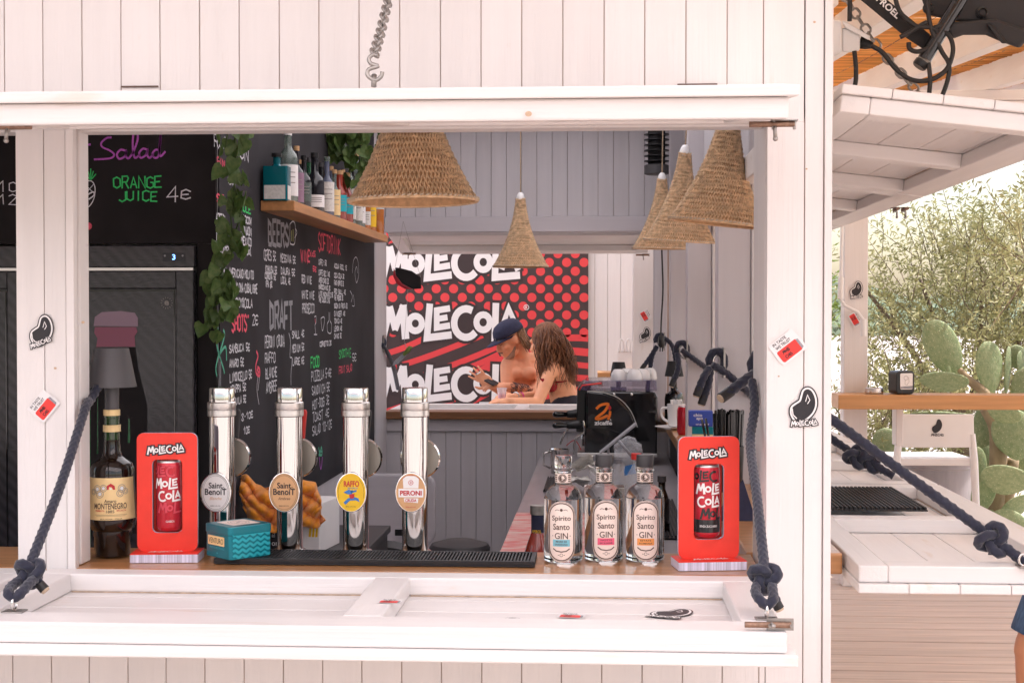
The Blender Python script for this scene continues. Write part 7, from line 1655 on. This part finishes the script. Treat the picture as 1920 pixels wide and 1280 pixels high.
# ---- passer-by at the right edge: only a denim leg shows
dP = 4.77; bx = 1.66; pb2 = thing('person', 'person in cut-off denim shorts half out of frame below the side hatch', 'person', (bx, Yd(dP), 0)); o_ = Vector(pb2.location)
kneeL = Vector((P(1912, 1205, dP).x-bx+.035, -.02, .50))
q = MB(); q.capsule((0, 0, .98), (0, 0, 1.28), .13, .15); q.capsule((-.10, 0, 1.38), (.10, 0, 1.38), .09, .09); q.capsule((0, 0, 1.42), (0, 0, 1.52), .05, .05); add_head(q, (0, .02, 1.63), (.6, .8, 0)); q.capsule((-.08, 0, .92), (.08, 0, .92), .12, .12)
q.capsule((-.08, 0, .90), kneeL, .085, .060); q.capsule(kneeL, (kneeL.x+.02, .05, .09), .056, .040); q.capsule((kneeL.x+.02, .05, .05), (kneeL.x+.0, -.10, .035), .040, .032)
q.capsule((.09, 0, .90), (.12, .08, .50), .085, .060); q.capsule((.12, .08, .50), (.14, .16, .09), .056, .040); q.capsule((.14, .16, .05), (.14, .02, .035), .040, .032)
for s in (-1, 1): q.capsule((s*.16, 0, 1.37), (s*.20 if s > 0 else -.12, .06, 1.08), .045, .036); q.capsule((s*.20 if s > 0 else -.12, .06, 1.08), (s*.16 if s > 0 else -.02, -.10, .98), .034, .024)
add_hand(q, (.16, -.10, .98), (-.1, -.4, -.9), (1, 0, 0), .95); add_hand(q, (-.02, -.10, .98), (.5, -.5, -.6), (0, -1, 0), .95)
body(q, 'skin_man', pb2, .008)
q = MB(); q.capsule((-.07, 0, .93), (.07, 0, .93), .135, .135); q.capsule((0, 0, .98), (0, 0, 1.04), .13, .13); kt = Vector((-.08, 0, .90)).lerp(kneeL, .92); q.tube([(-.08, 0, .95), (-.08, 0, .86), kt], [.105, .112, .090], 20); q.tube([(.09, 0, .95), (.09, 0, .86), (.115, .07, .54)], [.105, .112, .090], 20); sh2 = body(q, 'denim', pb2, .012, 'denim_shorts')
q = MB(); q.capsule((0, 0, 1.10), (0, 0, 1.30), .142, .158); q.capsule((-.11, 0, 1.37), (.11, 0, 1.37), .098, .098); body(q, 'paper_white', pb2, .012, 'shirt')
q = MB(); q.sphere((0, .005, 1.67), (.085, .095, .085), 16, 12); q.build('hair', 'hair_man', pb2, smooth=True)

# ================================================================== vegetation
def twigs(name, lab, clumps, m_leaf, nt_, lpt, leaf, seed, trunk=None, cat='tree', up=.55, tl=.42, z0=.0):
    rgt = np.random.default_rng(seed); t = thing(name, lab, cat, (clumps[0][0].x, clumps[0][0].y, 0)); o_ = np.array(t.location)
    V_ = []; F_ = []; stems = MB(); wsum = sum(c[2] for c in clumps)
    for c, rad_, wt in clumps:
        for _ in range(int(nt_*wt/wsum)):
            d = rgt.normal(size=3); d /= np.linalg.norm(d); rr_ = rgt.random()**.42
            p = np.array(c)+d*np.array(rad_)*rr_
            if p[2] < z0: continue
            dr = d*.7+np.array([0, 0, up])+rgt.normal(size=3)*.35; dr /= np.linalg.norm(dr)
            L_ = tl*rgt.uniform(.6, 1.25); bend = rgt.normal(size=3)*.18
            e = p+dr*L_
            if rgt.random() < .5: stems.tube([tuple(p-dr*.15*L_-o_), tuple(p+dr*.5*L_+bend*.1-o_), tuple(e+bend*.25*L_-o_)], [.004, .003, .0012], 4, cap=False)
            for k_ in range(lpt):
                s_ = .08+.92*k_/lpt; q_ = p+dr*L_*s_+bend*.25*L_*s_*s_
                sd_ = rgt.normal(size=3); sd_ -= dr*sd_.dot(dr); sd_ /= np.linalg.norm(sd_)+1e-9
                ld = dr*rgt.uniform(.25, .9)+sd_; ld /= np.linalg.norm(ld); wd = np.cross(ld, rgt.normal(size=3)); wd /= np.linalg.norm(wd)+1e-9
                ll = leaf[0]*rgt.uniform(.6, 1.15); lw = leaf[1]*rgt.uniform(.8, 1.2); b = len(V_); nn = np.cross(ld, wd)*lw*.25
                V_ += [tuple(q_-o_), tuple(q_+ld*ll*.45+wd*lw+nn-o_), tuple(q_+ld*ll-o_), tuple(q_+ld*ll*.45-wd*lw+nn-o_)]; F_.append((b, b+1, b+2, b+3))
    q = MB(); q.v = V_; q.f = F_; o = q.build('crown', m_leaf, t); o['kind'] = 'stuff'
    stems.build('twigs', 'bark', t)['kind'] = 'stuff'
    if trunk:
        for i, (pts, r0, r1) in enumerate(trunk):
            sp = smoothpath([Vector(k_)-Vector(o_) for k_ in pts], 6); q = MB(); q.tube(sp, [r0+(r1-r0)*j/(len(sp)-1) for j in range(len(sp))], 9); q.build('trunk' if i == 0 else 'limb', 'bark', t, smooth=True)
    return t
g0 = P(1800, 600, 11.6); gx, gy = g0.x, g0.y
lim = [([(gx, gy, -.16), (gx+.05, gy, .5), (gx-.05, gy, 1.1)], .09, .05)] + [([(gx-.05+.05*k_, gy, .5+.12*k_), (gx-.35+.25*k_, gy-.2+.1*k_, 1.2), (gx-.8+.5*k_, gy+.1, 1.9)], .04, .012) for k_ in range(5)]
twigs('olive_tree', 'silvery olive tree spreading behind the bar plank and cactus', [(P(1800, 590, 11.6), (1.00, .7, .62), 1.0), (P(1800, 700, 11.4), (.85, .6, .45), .7), (P(1960, 560, 11.8), (.9, .7, .55), .6), (P(1840, 490, 11.8), (.55, .5, .42), .35)], 'leaf_olive', 860, 24, (.066, .0078), 1, lim)
twigs('low_bush', 'low sunlit bush between the pergola post and the cactus', [(P(1690, 760, 10.6), (.42, .4, .30), 1.0), (P(1660, 860, 10.4), (.40, .3, .35), .7), (P(1760, 900, 10.8), (.5, .4, .4), .5)], 'leaf_olive', 330, 22, (.062, .0075), 2, None, 'bush', .5, .34)
twigs('garden_bush', 'bright green bush seen between the inner posts', [(P(1345, 560, 12.5), (.75, .6, .85), 1.0), (P(1420, 640, 12.2), (.6, .5, .6), .7)], 'leaf_reed', 420, 22, (.11, .0085), 3, None, 'bush', .8, .5)
twigs('olive_tree', 'grey green olive branch tips at the right edge above the cactus', [(P(1960, 470, 9.6), (.30, .3, .28), 1.0)], 'leaf_olive', 60, 22, (.066, .008), 5, [([P(2060, 1000, 9.6), P(2020, 800, 9.6), P(1975, 520, 9.6)], .05, .015)])

CT = thing('prickly_pear', 'large prickly pear cactus with broad pads behind the white chair', 'cactus', (P(1860, 900, 10).x, Yd(10.0), -.16)); o_ = Vector(CT.location)
def pad_mesh():
    q = MB(); nu, nv = 22, 14
    q.sphere((0, 0, 0), (1, 1, 1), nu, nv); out = []
    for x, y, z in q.v: k_ = 1.0+.16*z-.22*max(0, -z-.2); out.append((x*k_, y*(.13+.02*math.cos(x*3)), z))
    q.v = out; return q
pm0 = None; sp0 = None
def areoles():
    q = MB(); rr_ = random.Random(6)
    for zz in np.arange(-.8, .9, .2):
        for k_, xx in enumerate(np.arange(-.8, .85, .22)):
            x = xx+(.11 if int(round(zz*5)) % 2 else 0); kk = 1.0+.16*zz-.22*max(0, -zz-.2); r2 = (x/kk)**2+zz*zz
            if r2 > .88: continue
            y = -.135*math.sqrt(max(0, 1-r2))-.006; s = .016
            q.add([(x-s, y, zz), (x, y, zz-s), (x+s, y, zz), (x, y, zz+s), (x, y-s*.9, zz)], [(0, 1, 4), (1, 2, 4), (2, 3, 4), (3, 0, 4)])
    return q
def pad(px, py, w_, h_, rot, d, yaw=0, tilt=0):
    global pm0, sp0
    if pm0 is None: o = pm0 = pad_mesh().build('pad', 'cactus', CT, smooth=True); a = sp0 = areoles().build('spines', 'spine', o); a['kind'] = 'stuff'
    else: o = pm0.copy(); COL.objects.link(o); a = sp0.copy(); COL.objects.link(a); a.parent = o
    k_ = S(1, d)/2; o.location = P(px, py, d)-o_; o.scale = (w_*k_, (w_+h_)*.5*k_, h_*k_); o.rotation_euler = Euler((R(tilt), 0, R(yaw))).to_matrix().to_4x4().to_euler(); o.rotation_euler = (Matrix.Rotation(R(yaw), 3, 'Z') @ Matrix.Rotation(R(rot), 3, 'Y') @ Matrix.Rotation(R(tilt), 3, 'X')).to_euler()
for a in ((1770, 655, 62, 118, -26, 9.9), (1855, 690, 54, 100, -4, 9.9, 15), (1889, 694, 26, 90, 8, 9.95, 50), (1770, 716, 90, 42, 4, 9.8, 0, 25), (1779, 700, 9, 30, -4, 9.8), (1858, 790, 62, 110, 25, 10.0, -20), (1900, 815, 76, 96, -14, 9.8), (1880, 772, 70, 44, 30, 9.7, 0, 30), (1845, 840, 50, 120, -20, 10.1, 10), (1885, 900, 92, 60, 12, 9.6, 0, 20), (1836, 925, 56, 96, 14, 9.8, -10), (1905, 950, 60, 50, -30, 9.7, 0, 35), (1890, 985, 70, 60, 20, 9.6), (1664, 836, 66, 62, 45, 9.9), (1765, 778, 110, 24, 2, 10.2, 0, 60), (1930, 730, 70, 90, 20, 9.9), (1945, 870, 80, 100, -10, 10.0), (1920, 690, 40, 70, -20, 10.0, 40), (1860, 1000, 60, 90, 5, 9.9), (1915, 1040, 80, 80, -15, 9.7), (1825, 1010, 60, 80, 20, 10.0), (1905, 670, 44, 44, 60, 10.1), (1960, 640, 60, 80, -15, 10.0), (1835, 870, 30, 66, -8, 9.75)):
    pad(*a)
for pts, r0, r1, m_ in ((((1797, 692, 9.9), (1820, 715, 9.9), (1850, 742, 9.9), (1870, 800, 9.95)), .022, .045, 'cactus_old'), (((1850, 765, 9.85), (1868, 800, 9.85), (1872, 850, 9.9), (1868, 960, 9.95), (1862, 1090, 10)), .05, .07, 'cactus_old'), (((1830, 960, 9.95), (1838, 1050, 10)), .04, .05, 'cactus_old'), (((1900, 860, 9.9), (1885, 960, 9.95), (1878, 1090, 10)), .04, .06, 'cactus_old'), (((1750, 880, 10.1), (1760, 1000, 10.1), (1770, 1090, 10.1)), .04, .06, 'cactus_old')):
    sp = smoothpath([P(*k_)-o_ for k_ in pts], 6); q = MB(); q.tube(sp, [r0+(r1-r0)*j/(len(sp)-1) for j in range(len(sp))], 10); q.build('stem', m_, CT, smooth=True)
pl2 = thing('plant_pot', 'grey plastic pot behind the white chair', 'pot', (P(1755, 900, 9.3).x, Yd(9.3), 0)); q = MB(); q.lathe([(.18, 0), (.23, .62), (.25, .63), (.25, .68), (.23, .68), (.22, .60), (.001, .60)], 32, cap=(True, False)); q.build('pot_wall', 'worktop', pl2, smooth=True, auto=40); q = MB(); q.lathe([(.251, .645), (.253, .65), (.253, .67), (.251, .675)], 32, cap=(False, False)); q.build('pot_rim', 'worktop', pl2, smooth=True)

# ================================================================== speaker, socket and cables at the upper right
dS = 3.30; SPK = thing('loudspeaker', 'black loudspeaker hung on a bracket under the reed roof', 'speaker', P(1800, 40, dS)); o_ = Vector(SPK.location)
fv = lambda px, py, d: P(px, py, d)-o_
def slab(pts, d0, d1): 
    q = MB(); n_ = len(pts); q.add([fv(*k_, d0) for k_ in pts]+[fv(*k_, d1) for k_ in pts], [tuple(reversed(range(n_))), tuple(range(n_, 2*n_))]+[(i, (i+1) % n_, n_+(i+1) % n_, n_+i) for i in range(n_)]); return q
slab(((1700, -150), (1722, -20), (1738, 28), (1788, 40), (1868, 42), (1930, 70), (1990, -10), (1985, -160)), 3.24, 3.52).build('cabinet', 'speaker_black', SPK, bevel=.006)
slab(((1772, 42), (1785, 74), (1806, 66), (1848, 66), (1880, 80), (1912, 91), (1940, 60), (1868, 36)), 3.20, 3.50).build('base_panel', 'speaker_black', SPK, bevel=.006)
slab(((1850, 44), (1878, 82), (1890, 82), (1862, 46)), 3.185, 3.20).build('side_rib', 'black_plastic', SPK, bevel=.003)
for a, b in ((1741, 16), (1842, 24)): q = MB(); M = Tm(*fv(a, b, 3.235)) @ Rm(90, 'X'); q.lathe([(.013, -.002), (.013, .003), (.009, .006), (.006, .003), (.001, .003)], 20, M=M, cap=(True, False)); q.build('bolt', 'black_plastic', SPK, smooth=True, auto=40)
q = MB(); q.tube([fv(1806, -10, 3.2), fv(1733, 112, 3.2)], .0155, 20); q.build('tilt_tube', 'black_gloss', SPK, smooth=True, auto=40)
q = MB(); q.lathe([(.0165, 0), (.0165, .012), (.014, .015)], 20, M=Matrix.Translation(fv(1730, 116, 3.2)) @ (fv(1730, 116, 3.2)-fv(1733, 112, 3.2)).to_track_quat('Z', 'Y').to_matrix().to_4x4()); q.build('end_cap', 'black_plastic', SPK, smooth=True, auto=40)
slab(((1606, -6), (1634, -24), (1745, 66), (1740, 84), (1730, 92), (1700, 72)), 3.22, 3.28).build('bracket_arm', 'black_matte', SPK, bevel=.003)
a = fv(1640, -12, 3.215); b = fv(1700, 42, 3.215); ux_ = (b-a); 
q = MB(); word(q, 'PROEL', 0, 0, S(52, 3.2), S(13, 3.2), plane(fv(1666, 14, 3.213), ux_, Vector((-ux_.z, 0, ux_.x))), .001, .03); q.build('bracket_lettering', 'ink_white', SPK)
wsx = thing('wall_socket', 'white outdoor socket box with raised flap on the kiosk corner', 'socket', P(1590, 70, 3.3)); o_ = Vector(wsx.location)
slab(((1552, 36), (1578, 40), (1578, 100), (1552, 112)), 3.24, 3.40).build('back_box', 'white_plastic', wsx, bevel=.004); slab(((1579, 52), (1606, 56), (1613, 66), (1612, 96), (1592, 99), (1579, 98)), 3.26, 3.36).build('socket_body', 'white_plastic', wsx, bevel=.004); slab(((1578, 40), (1584, 40), (1632, 68), (1629, 76), (1584, 52)), 3.25, 3.37).build('flap', 'white_plastic', wsx, bevel=.003)
q = MB(); q.tube([fv(1612, 80, 3.3), fv(1624, 83, 3.3), fv(1636, 86, 3.3)], [.014, .012, .007], 12); q.build('plug', 'cable', wsx, smooth=True)
cab2 = thing('speaker_cables', 'tangle of black cables hanging from the speaker and socket', 'cables', P(1740, 80, 3.28)); o_ = Vector(cab2.location)
for pts in (((1634, 86), (1656, 100), (1680, 130), (1710, 150), (1745, 150), (1775, 130), (1787, 95), (1780, 68), (1762, 55)), ((1741, 118), (1744, 150), (1741, 185), (1735, 219)), ((1736, -20), (1745, 50), (1765, 95), (1779, 120), (1777, 150), (1762, 190), (1743, 219)), ((1594, -20), (1593, 40)), ((1602, 96), (1605, 130), (1603, 160), (1590, 185), (1572, 193), (1556, 186)), ((1676, -20), (1686, 20), (1715, 48), (1745, 52), (1760, 64), (1748, 86), (1722, 97), (1706, 92), (1704, 80)), ((1688, 70), (1700, 64), (1730, 46), (1738, 42)), ((1798, -10), (1788, 20), (1770, 45), (1752, 52)), ((1556, 205), (1563, 213), (1573, 216))):
    q = MB(); q.tube(smoothpath([fv(*k_, 3.19) for k_ in pts], 7), .0052, 8); q.build('cable', 'cable', cab2, smooth=True)
ls = thing('stand_speaker', 'tall dark loudspeaker with mesh front seen between the inner posts', 'speaker', (P(1315, 600, 8.4).x, Yd(8.4), 0)); z1 = P(1315, 482, 8.4).z; z0 = P(1315, 640, 8.4).z; wv = S(25, 8.4)
q = MB(); q.box(-wv, wv*.75, 0, .22, z0, z1); q.build('cabinet', 'speaker_black', ls, bevel=.012); q = MB(); q.box(-wv+.01, wv*.75-.01, -.006, -.001, z0+.02, z1-.02); q.build('mesh_grille', 'charcoal', ls); q = MB(); q.tube([(0, .1, 0), (0, .1, z0)], .018, 10); q.build('pole', 'charcoal', ls); q = MB(); q.lathe([(.2, 0), (.2, .015), (.03, .03)], 24, M=Tm(0, .1, 0)); q.build('foot', 'charcoal', ls)

# ================================================================== stickers
def wallfn(px, py, d, dy=-.0032): p = P(px, py, d); return plane((p.x, p.y+dy, p.z), (1, 0, 0), (0, 0, 1))
bean_sticker(wallfn(80, 636, D0), .041, 'sticker', 'black bean emblem sticker on the left white post', word_rot=22)
can_sticker(wallfn(84, 762, D0), .033, 'sticker', 'red can sticker with slogan low on the left white post', 50)
can_sticker(wallfn(1478, 652, D0), .036, 'sticker', 'red can sticker with slogan on the right white post', 38)
bean_sticker(wallfn(1507, 778, D0), .046, 'sticker', 'black bean emblem sticker on the right white post', word_rot=4)
bean_sticker(wallfn(1606, 551, 8.455), .062, 'sticker', 'black bean emblem sticker on the pergola post', word_rot=10)
can_sticker(wallfn(1604, 598, 8.455), .050, 'sticker', 'red can sticker on the pergola post below the bean emblem', -60)
bean_sticker(wallfn(1210, 634, 8.615), .056, 'sticker', 'black bean emblem sticker on the post behind the rear opening', word_rot=25)
can_sticker(wallfn(1210, 592, 8.615), .042, 'sticker', 'red can sticker on the post behind the rear opening', -60)
def trayfn(px, py, z, rot=0): p = PZ(px, py, z); return plane((p.x, p.y, z+.0006), (math.cos(R(rot)), math.sin(R(rot)), 0), (-math.sin(R(rot)), math.cos(R(rot)), 0))
can_sticker(trayfn(732, 1128, OB), .026, 'sticker', 'small red can sticker on the middle rail of the front hatch', -5)
can_sticker(trayfn(1072, 1155, OB-.0345), .030, 'sticker', 'small red can sticker inside the right bay of the front hatch', -8)
bean_sticker(trayfn(1252, 1154, OB-.0345, -25), .056, 'sticker', 'bean emblem sticker lying inside the right bay of the front hatch', word_rot=4)
bean_sticker(trayfn(966, 1172, OB-.0345, 20), .05, 'sticker', 'bean emblem sticker half hidden by the front rail of the hatch', word_rot=4)
